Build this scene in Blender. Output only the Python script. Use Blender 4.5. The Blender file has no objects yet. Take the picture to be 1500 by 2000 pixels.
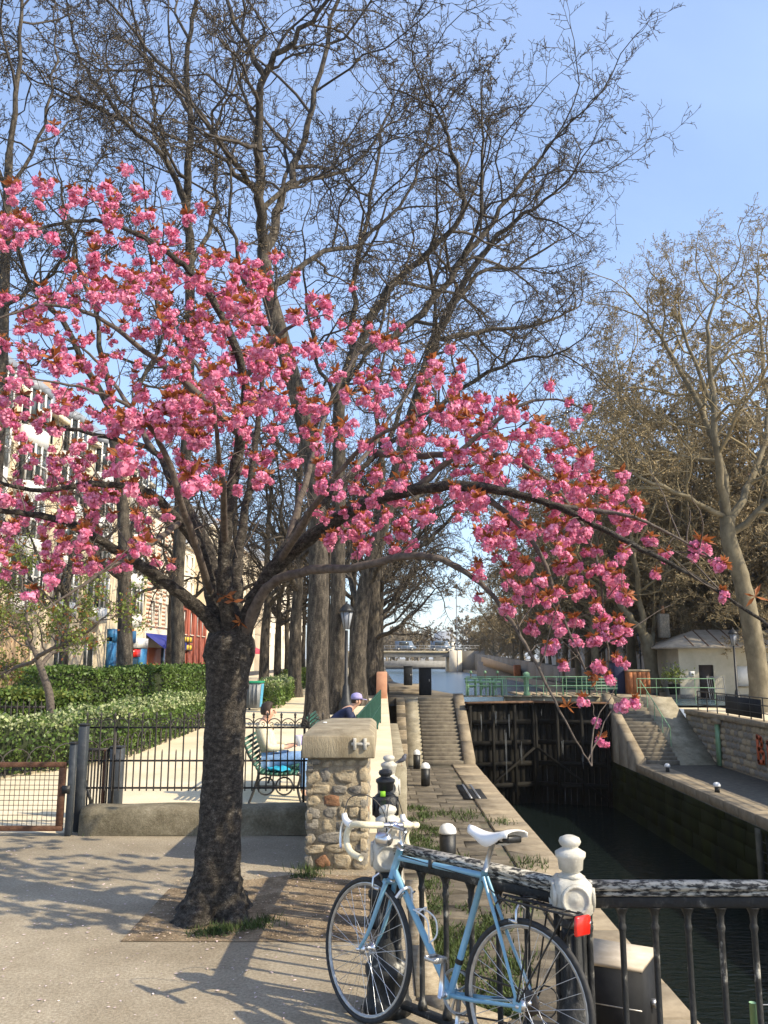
import bpy, math, random
import numpy as np
from mathutils import Vector, Matrix

R = math.radians
rnd = random.Random(7)
rng = np.random.default_rng(11)
scene = bpy.context.scene

# ------------------------------------------------------------------ camera
CAM_H, F = 1.79, 1620.0
PITCH = math.atan(286 / F)
cam_data = bpy.data.cameras.new('camera')
cam = bpy.data.objects.new('camera', cam_data)
scene.collection.objects.link(cam)
cam.location = (0, 0, CAM_H)
cam.rotation_euler = (R(90) + PITCH, 0, 0)
cam_data.sensor_fit = 'VERTICAL'
cam_data.sensor_height = 24.0
cam_data.lens = F / 2000 * 24.0
cam_data.clip_start = 0.05
cam_data.clip_end = 6000
scene.camera = cam
# ------------------------------------------------------------------ sky, sun, exposure
TO_SUN = Vector((1.17, -0.49, 1.0)).normalized()
SUN_EL = math.asin(TO_SUN.z)
SUN_AZ = math.atan2(TO_SUN.x, TO_SUN.y)
world = bpy.data.worlds.new('World')
scene.world = world
world.use_nodes = True
wn, wl = world.node_tree.nodes, world.node_tree.links
wn.clear()
sky = wn.new('ShaderNodeTexSky')
sky.sky_type = 'NISHITA'
sky.sun_disc = False
sky.sun_elevation = SUN_EL
sky.sun_rotation = SUN_AZ
sky.air_density = 1.0
sky.dust_density = 1.0
sky.ozone_density = 2.2
bg = wn.new('ShaderNodeBackground')
bg.inputs['Strength'].default_value = 0.15
wo = wn.new('ShaderNodeOutputWorld')
# thin streaks of cirrus over the clear sky
tc = wn.new('ShaderNodeTexCoord')
mp = wn.new('ShaderNodeMapping')
mp.inputs['Rotation'].default_value = (0.3, 0.5, 0.6)
mp.inputs['Scale'].default_value = (1.2, 5.0, 1.6)
cn = wn.new('ShaderNodeTexNoise')
cn.inputs['Scale'].default_value = 1.6
cn.inputs['Detail'].default_value = 5
cr = wn.new('ShaderNodeValToRGB')
cr.color_ramp.elements[0].position = 0.42
cr.color_ramp.elements[0].color = (.16, .16, .16, 1)
cr.color_ramp.elements[1].position = 0.85
cr.color_ramp.elements[1].color = (0.30, 0.30, 0.30, 1)
mx = wn.new('ShaderNodeMixRGB')
mx.inputs['Color2'].default_value = (4.3, 5.5, 8.4, 1)
wl.new(tc.outputs['Generated'], mp.inputs['Vector'])
wl.new(mp.outputs['Vector'], cn.inputs['Vector'])
wl.new(cn.outputs['Fac'], cr.inputs['Fac'])
wl.new(cr.outputs['Color'], mx.inputs['Fac'])
wl.new(sky.outputs['Color'], mx.inputs['Color1'])
wl.new(mx.outputs['Color'], bg.inputs['Color'])
wl.new(bg.outputs['Background'], wo.inputs['Surface'])
sun_data = bpy.data.lights.new('sun', 'SUN')
sun_data.energy = 4.1
sun_data.angle = R(0.53)
sun_data.color = (1.0, 0.88, 0.67)
sun = bpy.data.objects.new('sun', sun_data)
scene.collection.objects.link(sun)
sun.rotation_euler = TO_SUN.to_track_quat('Z', 'Y').to_euler()
sun.location = TO_SUN * 60
vs = scene.view_settings
vs.view_transform = 'Standard'
vs.look = 'None'
vs.exposure = 0.78
vs.gamma = 1.0
vs.use_curve_mapping = False
try:
    scene.cycles.max_bounces = 6
    scene.cycles.transparent_max_bounces = 8
    scene.cycles.use_adaptive_sampling = True
except Exception:
    pass

# ------------------------------------------------------------------ pixel helpers (1500x2000 photo)
_c, _s = math.cos(PITCH), math.sin(PITCH)
def ray(px, py):
    u, v = (px - 750) / F, (1000 - py) / F
    return Vector((u, _c - v * _s, _s + v * _c))
def P(px, py, Y):
    d = ray(px, py)
    return Vector((0, 0, CAM_H)) + d * (Y / d.y)
def G(px, py, z=0.0):
    d = ray(px, py)
    return Vector((0, 0, CAM_H)) + d * ((z - CAM_H) / d.z)
def X_at(px, Y, z=0.0):
    depth = Y * _c + (z - CAM_H) * _s
    return (px - 750) / F * depth

# ------------------------------------------------------------------ materials
MATS = {}
def mat(name, c1, c2=None, rough=0.8, scale=8.0, bump=0.0, bscale=None, stretch=(1, 1, 1), metal=0.0,
        island=0.0, trans=0.0, c3=None, lo=0.35, hi=0.65, spec=0.4, detail=6, coat=0.0):
    m = bpy.data.materials.new(name)
    m.use_nodes = True
    nt = m.node_tree
    N, L = nt.nodes, nt.links
    b = N['Principled BSDF']
    b.inputs['Roughness'].default_value = rough
    b.inputs['Metallic'].default_value = metal
    b.inputs['Specular IOR Level'].default_value = spec
    if coat:
        b.inputs['Coat Weight'].default_value = coat
        b.inputs['Coat Roughness'].default_value = 0.15
    c2 = c2 or c1
    t = N.new('ShaderNodeTexCoord')
    mpn = N.new('ShaderNodeMapping')
    mpn.inputs['Scale'].default_value = stretch
    L.new(t.outputs['Object'], mpn.inputs['Vector'])
    nz = N.new('ShaderNodeTexNoise')
    nz.inputs['Scale'].default_value = scale
    nz.inputs['Detail'].default_value = detail
    nz.inputs['Roughness'].default_value = 0.62
    L.new(mpn.outputs['Vector'], nz.inputs['Vector'])
    rp = N.new('ShaderNodeValToRGB')
    rp.color_ramp.elements[0].position = lo
    rp.color_ramp.elements[0].color = (*c1, 1)
    rp.color_ramp.elements[1].position = hi
    rp.color_ramp.elements[1].color = (*c2, 1)
    if c3:
        e = rp.color_ramp.elements.new(min(0.99, hi + 0.12))
        e.color = (*c3, 1)
    L.new(nz.outputs['Fac'], rp.inputs['Fac'])
    col = rp.outputs['Color']
    if island:
        g = N.new('ShaderNodeNewGeometry')
        mr = N.new('ShaderNodeMapRange')
        mr.inputs['To Min'].default_value = 1 - island
        mr.inputs['To Max'].default_value = 1 + island
        L.new(g.outputs['Random Per Island'], mr.inputs['Value'])
        hs = N.new('ShaderNodeHueSaturation')
        L.new(mr.outputs['Result'], hs.inputs['Value'])
        L.new(col, hs.inputs['Color'])
        col = hs.outputs['Color']
    L.new(col, b.inputs['Base Color'])
    if bump:
        n2 = N.new('ShaderNodeTexNoise')
        n2.inputs['Scale'].default_value = bscale or scale * 4
        n2.inputs['Detail'].default_value = 8
        n2.inputs['Roughness'].default_value = 0.7
        L.new(mpn.outputs['Vector'], n2.inputs['Vector'])
        bp = N.new('ShaderNodeBump')
        bp.inputs['Strength'].default_value = min(1.0, bump)
        bp.inputs['Distance'].default_value = 0.02 * max(1.0, bump)
        L.new(n2.outputs['Fac'], bp.inputs['Height'])
        L.new(bp.outputs['Normal'], b.inputs['Normal'])
    if trans:
        tr = N.new('ShaderNodeBsdfTranslucent')
        L.new(col, tr.inputs['Color'])
        ms = N.new('ShaderNodeMixShader')
        ms.inputs['Fac'].default_value = trans
        out = N['Material Output']
        L.new(b.outputs['BSDF'], ms.inputs[1])
        L.new(tr.outputs['BSDF'], ms.inputs[2])
        L.new(ms.outputs['Shader'], out.inputs['Surface'])
    MATS[name] = m
    return m

mat('pavement', (.33, .275, .19), (.435, .375, .275), .92, 1.3, .5, 140, c3=(.48, .425, .325), lo=.3, hi=.62, detail=12)
mat('sand', (.70, .585, .385), (.79, .68, .485), .95, .9, .25, 90, detail=10)
mat('soil', (.22, .16, .095), (.385, .295, .185), .97, 5, .9, 60, detail=12)
mat('chips', (.22, .15, .09), (.46, .36, .25), .95, 30, island=.5)
mat('petals_fallen', (.55, .38, .38), (.72, .62, .58), .9, 30, island=.3)
mat('cherry_bark', (.055, .046, .036), (.18, .157, .127), .92, 20, 2.0, 60, stretch=(1, 1, 1.8), c3=(.42, .385, .32), lo=.36, hi=.60, detail=10)
mat('cherry_twig', (.062, .048, .038), (.14, .112, .09), .8, 25, .5, 60)
mat('bark_dark', (.030, .025, .020), (.115, .096, .074), .95, 9, 1.6, 16, stretch=(1, 1, .3), c3=(.22, .19, .145), lo=.38, hi=.60)
mat('twig_dark', (.040, .033, .027), (.085, .070, .055), .9, 3)
mat('bud', (.26, .19, .10), (.38, .29, .16), .9, 3, island=.35)
mat('bark_plane', (.115, .095, .06), (.22, .185, .12), .92, 2.6, .9, 9, stretch=(1, 1, .6), c3=(.31, .27, .18))
mat('twig_plane', (.17, .135, .075), (.28, .225, .13), .9, 1.5)
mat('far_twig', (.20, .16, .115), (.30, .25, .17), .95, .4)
mat('young_leaf', (.10, .15, .025), (.22, .24, .05), .6, 20, island=.35, trans=.35)
mat('bronze_leaf', (.26, .075, .022), (.40, .15, .045), .55, 20, island=.4, trans=.35)
mat('petal', (.72, .165, .315), (.86, .40, .54), .6, 14, island=.26, trans=.32, spec=.2)
mat('hedge_leaf', (.05, .10, .018), (.13, .19, .04), .5, 5, island=.5, trans=.25)
mat('hedge_pale', (.22, .26, .09), (.42, .45, .24), .5, 9, island=.35, trans=.25)
mat('grass', (.035, .062, .013), (.085, .115, .03), .7, 6, island=.45, trans=.2)
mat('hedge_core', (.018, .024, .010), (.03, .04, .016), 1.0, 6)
mat('concrete', (.26, .23, .16), (.38, .34, .25), .9, 2.4, .5, 50, c3=(.43, .39, .30), stretch=(1, 1, .5))
mat('mossy_concrete', (.155, .135, .085), (.29, .255, .18), .95, 3.2, .6, 60)
mat('cap_stone', (.22, .18, .115), (.38, .325, .225), .9, 6, .6, 60, stretch=(1, 1, .25))
mat('mortar', (.24, .195, .13), (.36, .305, .215), .95, 12, .9, 60)
mat('stone_grey', (.16, .145, .12), (.32, .29, .24), .9, 14, .9, 55)
mat('stone_tan', (.30, .235, .15), (.50, .42, .29), .9, 16, .9, 55)
mat('stone_rust', (.19, .095, .05), (.34, .185, .10), .9, 18, .9, 60)
mat('quay_stone', (.10, .084, .062), (.20, .17, .125), .92, 1.6, .5, 26, c3=(.25, .215, .16), stretch=(1, 2.5, 1))
mat('quay_coping', (.19, .15, .10), (.33, .27, .185), .92, 1.8, .5, 26)
mat('quay_base', (.075, .07, .045), (.15, .13, .09), .95, 3, .5, 20)
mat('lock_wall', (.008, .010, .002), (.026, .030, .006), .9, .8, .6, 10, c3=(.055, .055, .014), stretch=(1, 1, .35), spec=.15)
mat('cobble', (.12, .11, .085), (.19, .175, .135), .9, 5, .8, 18)
mat('stair_stone', (.12, .10, .075), (.21, .18, .13), .92, 3, .5, 25)
mat('iron_black', (.012, .013, .014), (.028, .028, .028), .42, 12, .3, 60)
mat('iron_chipped', (.016, .017, .017), (.045, .043, .040), .5, 16, .5, 70, c3=(.46, .44, .38), lo=.52, hi=.60, stretch=(1, 1, .6))
mat('rail_worn', (.020, .020, .020), (.52, .49, .42), .6, 85, .7, 120, lo=.44, hi=.56, stretch=(.3, .3, 1.2), detail=12)
mat('white_paint', (.40, .38, .32), (.58, .55, .48), .5, 14, .35, 60)
mat('iron_rust', (.075, .032, .018), (.14, .07, .04), .85, 14, .6, 60)
mat('post_grey', (.035, .042, .05), (.065, .072, .08), .55, 8, .3, 40, c3=(.38, .38, .36), lo=.5, hi=.66)
mat('fence_iron', (.022, .021, .020), (.05, .042, .035), .6, 12)
mat('green_iron', (.012, .05, .035), (.02, .075, .05), .45, 10)
mat('bench_green', (.012, .06, .038), (.022, .10, .065), .42, 10)
mat('lock_green', (.16, .30, .16), (.24, .40, .24), .6, 4)
mat('lock_timber', (.0035, .003, .002), (.009, .0075, .0045), .8, 3, .5, 20, c3=(.024, .021, .011), spec=.25)  # dark timber, deepened further: the shade over the gate is put into its colour
mat('rust_plank', (.12, .06, .032), (.22, .13, .075), .9, 3, .5, 20)
mat('tan_plank', (.26, .20, .13), (.40, .32, .21), .9, 3, .4, 20)
mat('cabinet_black', (.010, .011, .013), (.018, .019, .021), .72, 6, spec=.25)
mat('cabinet_top', (.42, .35, .26), (.56, .48, .37), .85, 4)
mat('white', (.72, .71, .68), (.80, .79, .76), .5, 6)
mat('dome_white', (.66, .66, .64), (.78, .78, .76), .6, 10)
mat('bike_blue', (.155, .33, .44), (.185, .375, .49), .32, 7, spec=.5, coat=.5)
mat('bike_tape', (.60, .54, .38), (.70, .64, .47), .75, 60, .4, 200)
mat('chrome', (.62, .62, .63), (.74, .74, .75), .28, 8, metal=1.0)
mat('steel_dull', (.34, .33, .32), (.5, .49, .47), .42, 30, metal=.9)
mat('tyre', (.017, .017, .017), (.035, .034, .033), .7, 40)
mat('black_plastic', (.012, .012, .012), (.02, .02, .02), .4, 8)
mat('saddle_white', (.74, .72, .68), (.82, .80, .77), .42, 8)
mat('reflector_red', (.62, .016, .010), (.72, .03, .018), .22, 10, spec=.6)
mat('chain_brown', (.06, .05, .04), (.12, .10, .085), .6, 40, metal=.6)
mat('lime', (.25, .55, .03), (.3, .62, .05), .5, 8)
mat('facade_cream', (.64, .53, .37), (.72, .61, .44), .9, .8)
mat('facade_cream_pale', (.68, .60, .47), (.76, .68, .55), .9, .8)
mat('facade_brick', (.42, .20, .12), (.52, .28, .17), .9, 2)
mat('facade_red', (.30, .085, .055), (.37, .115, .075), .9, 1)
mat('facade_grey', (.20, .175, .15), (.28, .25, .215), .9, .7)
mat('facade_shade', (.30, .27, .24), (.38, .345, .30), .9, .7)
mat('window_glass', (.03, .04, .045), (.07, .085, .09), .12, .6, spec=.8)
mat('zinc', (.22, .235, .26), (.30, .315, .34), .5, 1.5)
mat('roof_zinc', (.34, .29, .225), (.46, .40, .32), .7, 2.0, c3=(.36, .22, .13))
mat('hut_wall', (.40, .37, .285), (.50, .465, .37), .9, 1.2)
mat('shop_blue', (.025, .15, .34), (.035, .19, .42), .5, 3)
mat('awning_navy', (.012, .02, .19), (.02, .03, .25), .7, 3)
mat('awning_red', (.34, .03, .05), (.42, .05, .07), .7, 3)
mat('sign_yellow', (.65, .40, .02), (.75, .48, .04), .5, 8)
mat('door_orange', (.50, .13, .05), (.58, .17, .07), .6, 4)
mat('door_dark', (.03, .022, .018), (.05, .035, .03), .6, 4)
mat('wood_tan', (.44, .30, .17), (.54, .39, .24), .8, 3, stretch=(4, 4, .6))
mat('bin_grey', (.17, .18, .185), (.22, .23, .235), .5, 6)
mat('bin_green', (.01, .20, .10), (.015, .26, .13), .5, 6)
mat('bin_blue', (.08, .32, .52), (.1, .38, .58), .5, 6)
mat('orange_box', (.30, .10, .035), (.38, .15, .06), .8, 4)
mat('asphalt', (.045, .045, .046), (.065, .064, .063), .9, 8)
mat('earth', (.16, .135, .09), (.22, .185, .125), .95, .5)
mat('bridge_concrete', (.22, .215, .20), (.32, .31, .285), .9, 1)
mat('skin', (.52, .29, .19), (.60, .35, .24), .55, 20)
mat('hair', (.022, .014, .009), (.045, .028, .018), .7, 60)
mat('sweater', (.56, .49, .33), (.64, .57, .41), .9, 30, .3, 150)
mat('jeans', (.12, .22, .40), (.22, .35, .55), .85, 18, .3, 200)
mat('jacket_navy', (.012, .016, .045), (.02, .026, .07), .8, 20)
mat('cap_violet', (.28, .24, .46), (.36, .32, .55), .8, 20)
mat('shoe', (.03, .03, .035), (.06, .06, .065), .7, 20)
mat('cloth_cyan', (.012, .24, .36), (.02, .31, .44), .7, 12)
mat('pigeon', (.07, .075, .10), (.12, .125, .16), .7, 12)
mat('graffiti', (.48, .085, .03), (.60, .14, .05), .7, 8)
mat('car_white', (.70, .70, .70), (.76, .76, .76), .3, 4, coat=.5)
mat('car_dark', (.03, .035, .045), (.05, .055, .065), .3, 4, coat=.5)
mat('car_blue', (.10, .15, .22), (.14, .19, .27), .3, 4, coat=.5)

def enrich(name, fine, amount, dark=(.55, .52, .48), big=None, bigamt=.25):
    # multiply fine speckle and broad worn patches into the base colour
    nt = MATS[name].node_tree; N, L = nt.nodes, nt.links
    b = N['Principled BSDF']; src = b.inputs['Base Color'].links[0].from_socket
    t = N.new('ShaderNodeTexCoord')
    for sc, am, lo, hi in ((fine, amount, .40, .62), (big, bigamt, .42, .60)):
        if not sc: continue
        nz = N.new('ShaderNodeTexNoise'); nz.inputs['Scale'].default_value = sc; nz.inputs['Detail'].default_value = 5; nz.inputs['Roughness'].default_value = .75
        L.new(t.outputs['Object'], nz.inputs['Vector'])
        rp = N.new('ShaderNodeValToRGB'); rp.color_ramp.elements[0].position = lo; rp.color_ramp.elements[1].position = hi
        rp.color_ramp.elements[0].color = (*dark, 1); rp.color_ramp.elements[1].color = (1.12, 1.12, 1.12, 1)
        L.new(nz.outputs['Fac'], rp.inputs['Fac'])
        mxn = N.new('ShaderNodeMixRGB'); mxn.blend_type = 'MULTIPLY'; mxn.inputs['Fac'].default_value = am
        L.new(src, mxn.inputs['Color1']); L.new(rp.outputs['Color'], mxn.inputs['Color2'])
        src = mxn.outputs['Color']
    L.new(src, b.inputs['Base Color'])
enrich('pavement', 55, .75, big=.55, bigamt=.45)
enrich('sand', 40, .35, big=.35, bigamt=.25)
enrich('soil', 90, .8, big=2.5, bigamt=.5)
enrich('cherry_bark', 130, .9, dark=(.3, .28, .26), big=34, bigamt=.75)
enrich('bark_dark', 30, .8, dark=(.35, .33, .3))
enrich('concrete', 30, .4, big=1.2, bigamt=.5)
enrich('quay_stone', 20, .4, big=.6, bigamt=.4)
enrich('mossy_concrete', 45, .6, big=2.0, bigamt=.6)

def water_mat(name, col, bscale, bstr, rough):
    m = mat(name, col, col, rough, 2, 0, spec=.5)
    nt = m.node_tree
    N, L = nt.nodes, nt.links
    b = N['Principled BSDF']
    b.inputs['IOR'].default_value = 1.33
    t = N.new('ShaderNodeTexCoord')
    mpn = N.new('ShaderNodeMapping')
    mpn.inputs['Scale'].default_value = (1.0, 2.4, 1)
    nz = N.new('ShaderNodeTexNoise')
    nz.inputs['Scale'].default_value = bscale
    nz.inputs['Detail'].default_value = 4
    bp = N.new('ShaderNodeBump')
    bp.inputs['Strength'].default_value = bstr
    bp.inputs['Distance'].default_value = .12
    L.new(t.outputs['Object'], mpn.inputs['Vector'])
    L.new(mpn.outputs['Vector'], nz.inputs['Vector'])
    L.new(nz.outputs['Fac'], bp.inputs['Height'])
    L.new(bp.outputs['Normal'], b.inputs['Normal'])
water_mat('water_lock', (.006, .010, .009), 2.2, .55, .04)
water_mat('water_basin', (.06, .10, .12), 2.6, 1.0, .22)

# ------------------------------------------------------------------ mesh builder
WL = {}     # world offset of things (Empties at their base)
def nrm(v):
    return v / (np.linalg.norm(v) + 1e-12)
class MB:
    def __init__(s):
        s.v, s.f, s.k, s.n = [], [], [], 0
    def add(s, verts, faces):
        verts = np.asarray(verts, float).reshape(-1, 3)
        for f in faces:
            s.f.append(np.asarray(f, np.int64) + s.n)
            s.k.append(np.array([len(f)]))
        s.v.append(verts); s.n += len(verts)
        return s
    def addq(s, verts, quads):
        verts = np.asarray(verts, float).reshape(-1, 3)
        q = np.asarray(quads, np.int64)
        s.f.append((q + s.n).ravel()); s.k.append(np.full(len(q), q.shape[1]))
        s.v.append(verts); s.n += len(verts)
        return s
    def box(s, lo, hi, bev=0.0):
        x0, y0, z0 = lo; x1, y1, z1 = hi
        if bev <= 0:
            v = [(x0, y0, z0), (x1, y0, z0), (x1, y1, z0), (x0, y1, z0), (x0, y0, z1), (x1, y0, z1), (x1, y1, z1), (x0, y1, z1)]
            return s.addq(v, [(0, 3, 2, 1), (4, 5, 6, 7), (0, 1, 5, 4), (1, 2, 6, 5), (2, 3, 7, 6), (3, 0, 4, 7)])
        b = bev
        rings = [(z0, b), (z0 + b, 0), (z1 - b, 0), (z1, b)]
        v, f = [], []
        for z, i in rings:
            e = b if i == 0 else b
            o = i
            v += [(x0 + e, y0 + o, z), (x1 - e, y0 + o, z), (x1 - o, y0 + e, z), (x1 - o, y1 - e, z),
                  (x1 - e, y1 - o, z), (x0 + e, y1 - o, z), (x0 + o, y1 - e, z), (x0 + o, y0 + e, z)]
        for r in range(3):
            for i in range(8):
                j = (i + 1) % 8
                f.append((r * 8 + i, r * 8 + j, r * 8 + 8 + j, r * 8 + 8 + i))
        f.append(tuple(range(7, -1, -1)))
        f.append(tuple(range(24, 32)))
        return s.add(v, f)
    def bar(s, a, b, w, h, up=(0, 0, 1)):
        a, b = np.array(a, float), np.array(b, float)
        d = nrm(b - a); u = np.cross(d, np.array(up, float))
        if np.linalg.norm(u) < 1e-4: u = np.cross(d, [1, 0, 0])
        u = nrm(u) * w / 2; v = nrm(np.cross(u, d)) * h / 2
        p = [a - u - v, a + u - v, a + u + v, a - u + v, b - u - v, b + u - v, b + u + v, b - u + v]
        return s.addq(p, [(0, 1, 2, 3), (7, 6, 5, 4), (0, 4, 5, 1), (1, 5, 6, 2), (2, 6, 7, 3), (3, 7, 4, 0)])
    def tube(s, pts, rad, n=6, cap=False, closed=False):
        p = np.asarray(pts, float); m = len(p)
        r = np.full(m, rad, float) if np.isscalar(rad) else np.asarray(rad, float)
        if closed:
            t = np.roll(p, -1, 0) - np.roll(p, 1, 0)
        else:
            t = np.gradient(p, axis=0)
        t /= (np.linalg.norm(t, axis=1, keepdims=True) + 1e-12)
        mt = np.abs(t).mean(0)
        ref = np.zeros(3); ref[int(np.argmin(mt))] = 1
        if closed:
            ref = nrm(np.cross(p[1] - p[0], p[m // 3] - p[0]))
        u = np.cross(t, ref); u /= (np.linalg.norm(u, axis=1, keepdims=True) + 1e-12)
        w = np.cross(t, u)
        a = np.linspace(0, 2 * np.pi, n, endpoint=False)
        ring = p[:, None] + r[:, None, None] * (np.cos(a)[None, :, None] * u[:, None] + np.sin(a)[None, :, None] * w[:, None])
        i = np.arange(m if closed else m - 1)[:, None]; j = np.arange(n)[None]
        i2 = (i + 1) % m
        q = np.stack([i * n + j, i * n + (j + 1) % n, i2 * n + (j + 1) % n, i2 * n + j], -1).reshape(-1, 4)
        base = s.n
        s.addq(ring.reshape(-1, 3), q)
        if cap:
            for e, o in ((0, -1), (m - 1, 1)):
                ids = base + e * n + np.arange(n)[::-o]
                s.f.append(ids); s.k.append(np.array([n]))
        return s
    def lathe(s, prof, n=16, c=(0, 0, 0), ax='z', sq=False):
        pr = np.asarray(prof, float)
        a = np.linspace(0, 2 * np.pi, n, endpoint=False) + (np.pi / n if sq else 0)
        v = np.stack([pr[:, :1] * np.cos(a), pr[:, :1] * np.sin(a), np.repeat(pr[:, 1:2], n, 1)], -1)
        if ax == 'y': v = v[..., [0, 2, 1]]
        if ax == 'x': v = v[..., [2, 0, 1]]
        m = len(pr)
        i = np.arange(m - 1)[:, None]; j = np.arange(n)[None]
        q = np.stack([i * n + j, i * n + (j + 1) % n, (i + 1) * n + (j + 1) % n, (i + 1) * n + j], -1).reshape(-1, 4)
        base = s.n
        s.addq(v.reshape(-1, 3) + np.array(c, float), q)
        for e, o in ((0, -1), (m - 1, 1)):
            if pr[e, 0] > 1e-4:
                s.f.append(base + e * n + np.arange(n)[::o]); s.k.append(np.array([n]))
        return s
    def sphere(s, c, r, n=12, m=8):
        r = np.array([r, r, r], float) if np.isscalar(r) else np.array(r, float)
        pr = [(math.sin(math.pi * i / m), -math.cos(math.pi * i / m)) for i in range(m + 1)]
        pr[0] = (1e-5, -1); pr[-1] = (1e-5, 1)
        b = MB().lathe(pr, n)
        return s.merge(b, lambda v: v * r + np.array(c, float))
    def merge(s, o, fn=None):
        if not o.v: return s
        v = np.concatenate(o.v)
        if fn is not None: v = fn(v)
        s.f += [x + s.n for x in o.f]; s.k += o.k
        s.v.append(v); s.n += len(v)
        return s
    def prism(s, poly, z0, z1):
        n = len(poly)
        v = [(x, y, z0) for x, y in poly] + [(x, y, z1) for x, y in poly]
        f = [tuple(range(n - 1, -1, -1)), tuple(range(n, 2 * n))] + [(i, (i + 1) % n, n + (i + 1) % n, n + i) for i in range(n)]
        return s.add(v, f)
    def mesh(s, name, material, smooth=False):
        me = bpy.data.meshes.new(name)
        if s.v:
            v = np.concatenate(s.v); f = np.concatenate(s.f); k = np.concatenate(s.k)
            me.vertices.add(len(v)); me.vertices.foreach_set('co', v.astype(np.float32).ravel())
            me.loops.add(len(f)); me.loops.foreach_set('vertex_index', f.astype(np.int32))
            me.polygons.add(len(k))
            st = np.concatenate([[0], np.cumsum(k)[:-1]]).astype(np.int32)
            me.polygons.foreach_set('loop_start', st)
            if smooth:
                me.polygons.foreach_set('use_smooth', np.ones(len(k), bool))
            me.update(calc_edges=True)
            me.validate()
        me.materials.append(MATS[material])
        return me
    def build(s, name, material, parent=None, smooth=False):
        return link(name, s.mesh(name, material, smooth), parent)
def link(name, data, parent=None, loc=None):
    o = bpy.data.objects.new(name, data)
    scene.collection.objects.link(o)
    off = Vector((0, 0, 0))
    if parent is not None:
        o.parent = parent
        off = WL.get(parent.name, Vector((0, 0, 0)))
    o.location = (Vector(loc) if loc is not None else Vector((0, 0, 0))) - off
    return o
def tag(o, label=None, cat=None, group=None, kind=None):
    if label: o['label'] = label
    if cat: o['category'] = cat
    if group: o['group'] = group
    if kind: o['kind'] = kind
    return o
def thing(name, label, cat, loc=(0, 0, 0), group=None, kind=None, local=False):
    o = bpy.data.objects.new(name, None)
    scene.collection.objects.link(o)
    o.empty_display_size = .2
    o.location = loc
    if not local:
        WL[o.name] = Vector(loc)
    return tag(o, label, cat, group, kind)
def copy_tree(o, parent=None):
    c = o.copy(); scene.collection.objects.link(c)
    if parent is not None: c.parent = parent
    for ch in list(o.children): copy_tree(ch, c)
    return c
def rot_z(v, a):
    c, s = math.cos(a), math.sin(a)
    return np.stack([v[:, 0] * c - v[:, 1] * s, v[:, 0] * s + v[:, 1] * c, v[:, 2]], 1)
def jit(v, a, r=rng):
    return v + r.uniform(-a, a, v.shape)
def leafquads(centers, size, r=rng, up=0.0, aspect=.6):
    c = np.asarray(centers, float); n = len(c)
    sz = size * r.uniform(.6, 1.25, n)
    d = r.normal(size=(n, 3)); d /= np.linalg.norm(d, axis=1, keepdims=True)
    d[:, 2] += up; d /= np.linalg.norm(d, axis=1, keepdims=True)
    e = np.cross(d, r.normal(size=(n, 3))); e /= np.linalg.norm(e, axis=1, keepdims=True)
    a = d * sz[:, None] * .5; b = e * sz[:, None] * .5 * aspect
    v = np.stack([c - a, c + b, c + a, c - b], 1)
    return v.reshape(-1, 3), np.arange(4 * n).reshape(-1, 4)
def smoothpath(pts, n=4):
    p = np.asarray(pts, float)
    if len(p) < 3: return p
    q = np.vstack([2 * p[0] - p[1], p, 2 * p[-1] - p[-2]])
    out = []
    for i in range(1, len(q) - 2):
        for t in np.linspace(0, 1, n, endpoint=False):
            a, b, c, d = q[i - 1], q[i], q[i + 1], q[i + 2]
            out.append(.5 * ((2 * b) + (c - a) * t + (2 * a - 5 * b + 4 * c - d) * t * t + (3 * b - a - 3 * c + d) * t ** 3))
    out.append(p[-1])
    return np.array(out)
def rock_mesh(name, material, w, h, d, r):
    n = r.choice([7, 8, 9])
    a = np.linspace(0, 2 * np.pi, n, endpoint=False) + r.uniform(0, .5)
    k = 1 / np.maximum(np.abs(np.cos(a)), np.abs(np.sin(a)))
    k = .35 + .65 * k
    o = np.stack([np.cos(a) * k * w / 2, np.sin(a) * k * h / 2], 1) * r.uniform(.88, 1.04, (n, 1))
    v, f = [], []
    for sc, y in ((1.0, d), (1.0, .25 * d), (.86, -.35 * d), (.5, -.75 * d)):
        for i in range(n):
            v.append((o[i, 0] * sc, y + r.uniform(-.14, .14) * d, o[i, 1] * sc))
    v.append((0, -.8 * d, 0))
    for q in range(3):
        for i in range(n):
            j = (i + 1) % n
            f.append((q * n + i, q * n + j, (q + 1) * n + j, (q + 1) * n + i))
    for i in range(n):
        f.append((3 * n + i, 3 * n + (i + 1) % n, 4 * n))
    return MB().add(v, f).mesh(name, material, True)
def rubble_mesh(name, material, w, h, d, r):
    # broken angular face: jittered outline, rough inner grid
    n = int(r.integers(6, 10))
    a = np.sort(np.linspace(0, 2 * np.pi, n, endpoint=False) + r.uniform(-.25, .25, n))
    k = 1 / np.maximum(np.abs(np.cos(a)), np.abs(np.sin(a)))
    o = np.stack([np.cos(a) * k * w / 2, np.sin(a) * k * h / 2], 1) * r.uniform(.84, 1.04, (n, 1))
    v, f = [], []
    for sc, y in ((1.0, d), (1.0, -.1 * d), (.9, -.45 * d), (.55, -.6 * d)):
        for i in range(n):
            v.append((o[i, 0] * sc * r.uniform(.94, 1.06), y + r.uniform(-.3, .3) * d * (sc < 1), o[i, 1] * sc * r.uniform(.94, 1.06)))
    v.append((0, -.6 * d + r.uniform(-.3, .3) * d, 0))
    for q in range(3):
        for i in range(n):
            j = (i + 1) % n
            f.append((q * n + i, q * n + j, (q + 1) * n + j, (q + 1) * n + i))
    for i in range(n):
        f.append((3 * n + i, 3 * n + (i + 1) % n, 4 * n))
    return MB().add(v, f).mesh(name, material, False)
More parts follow.
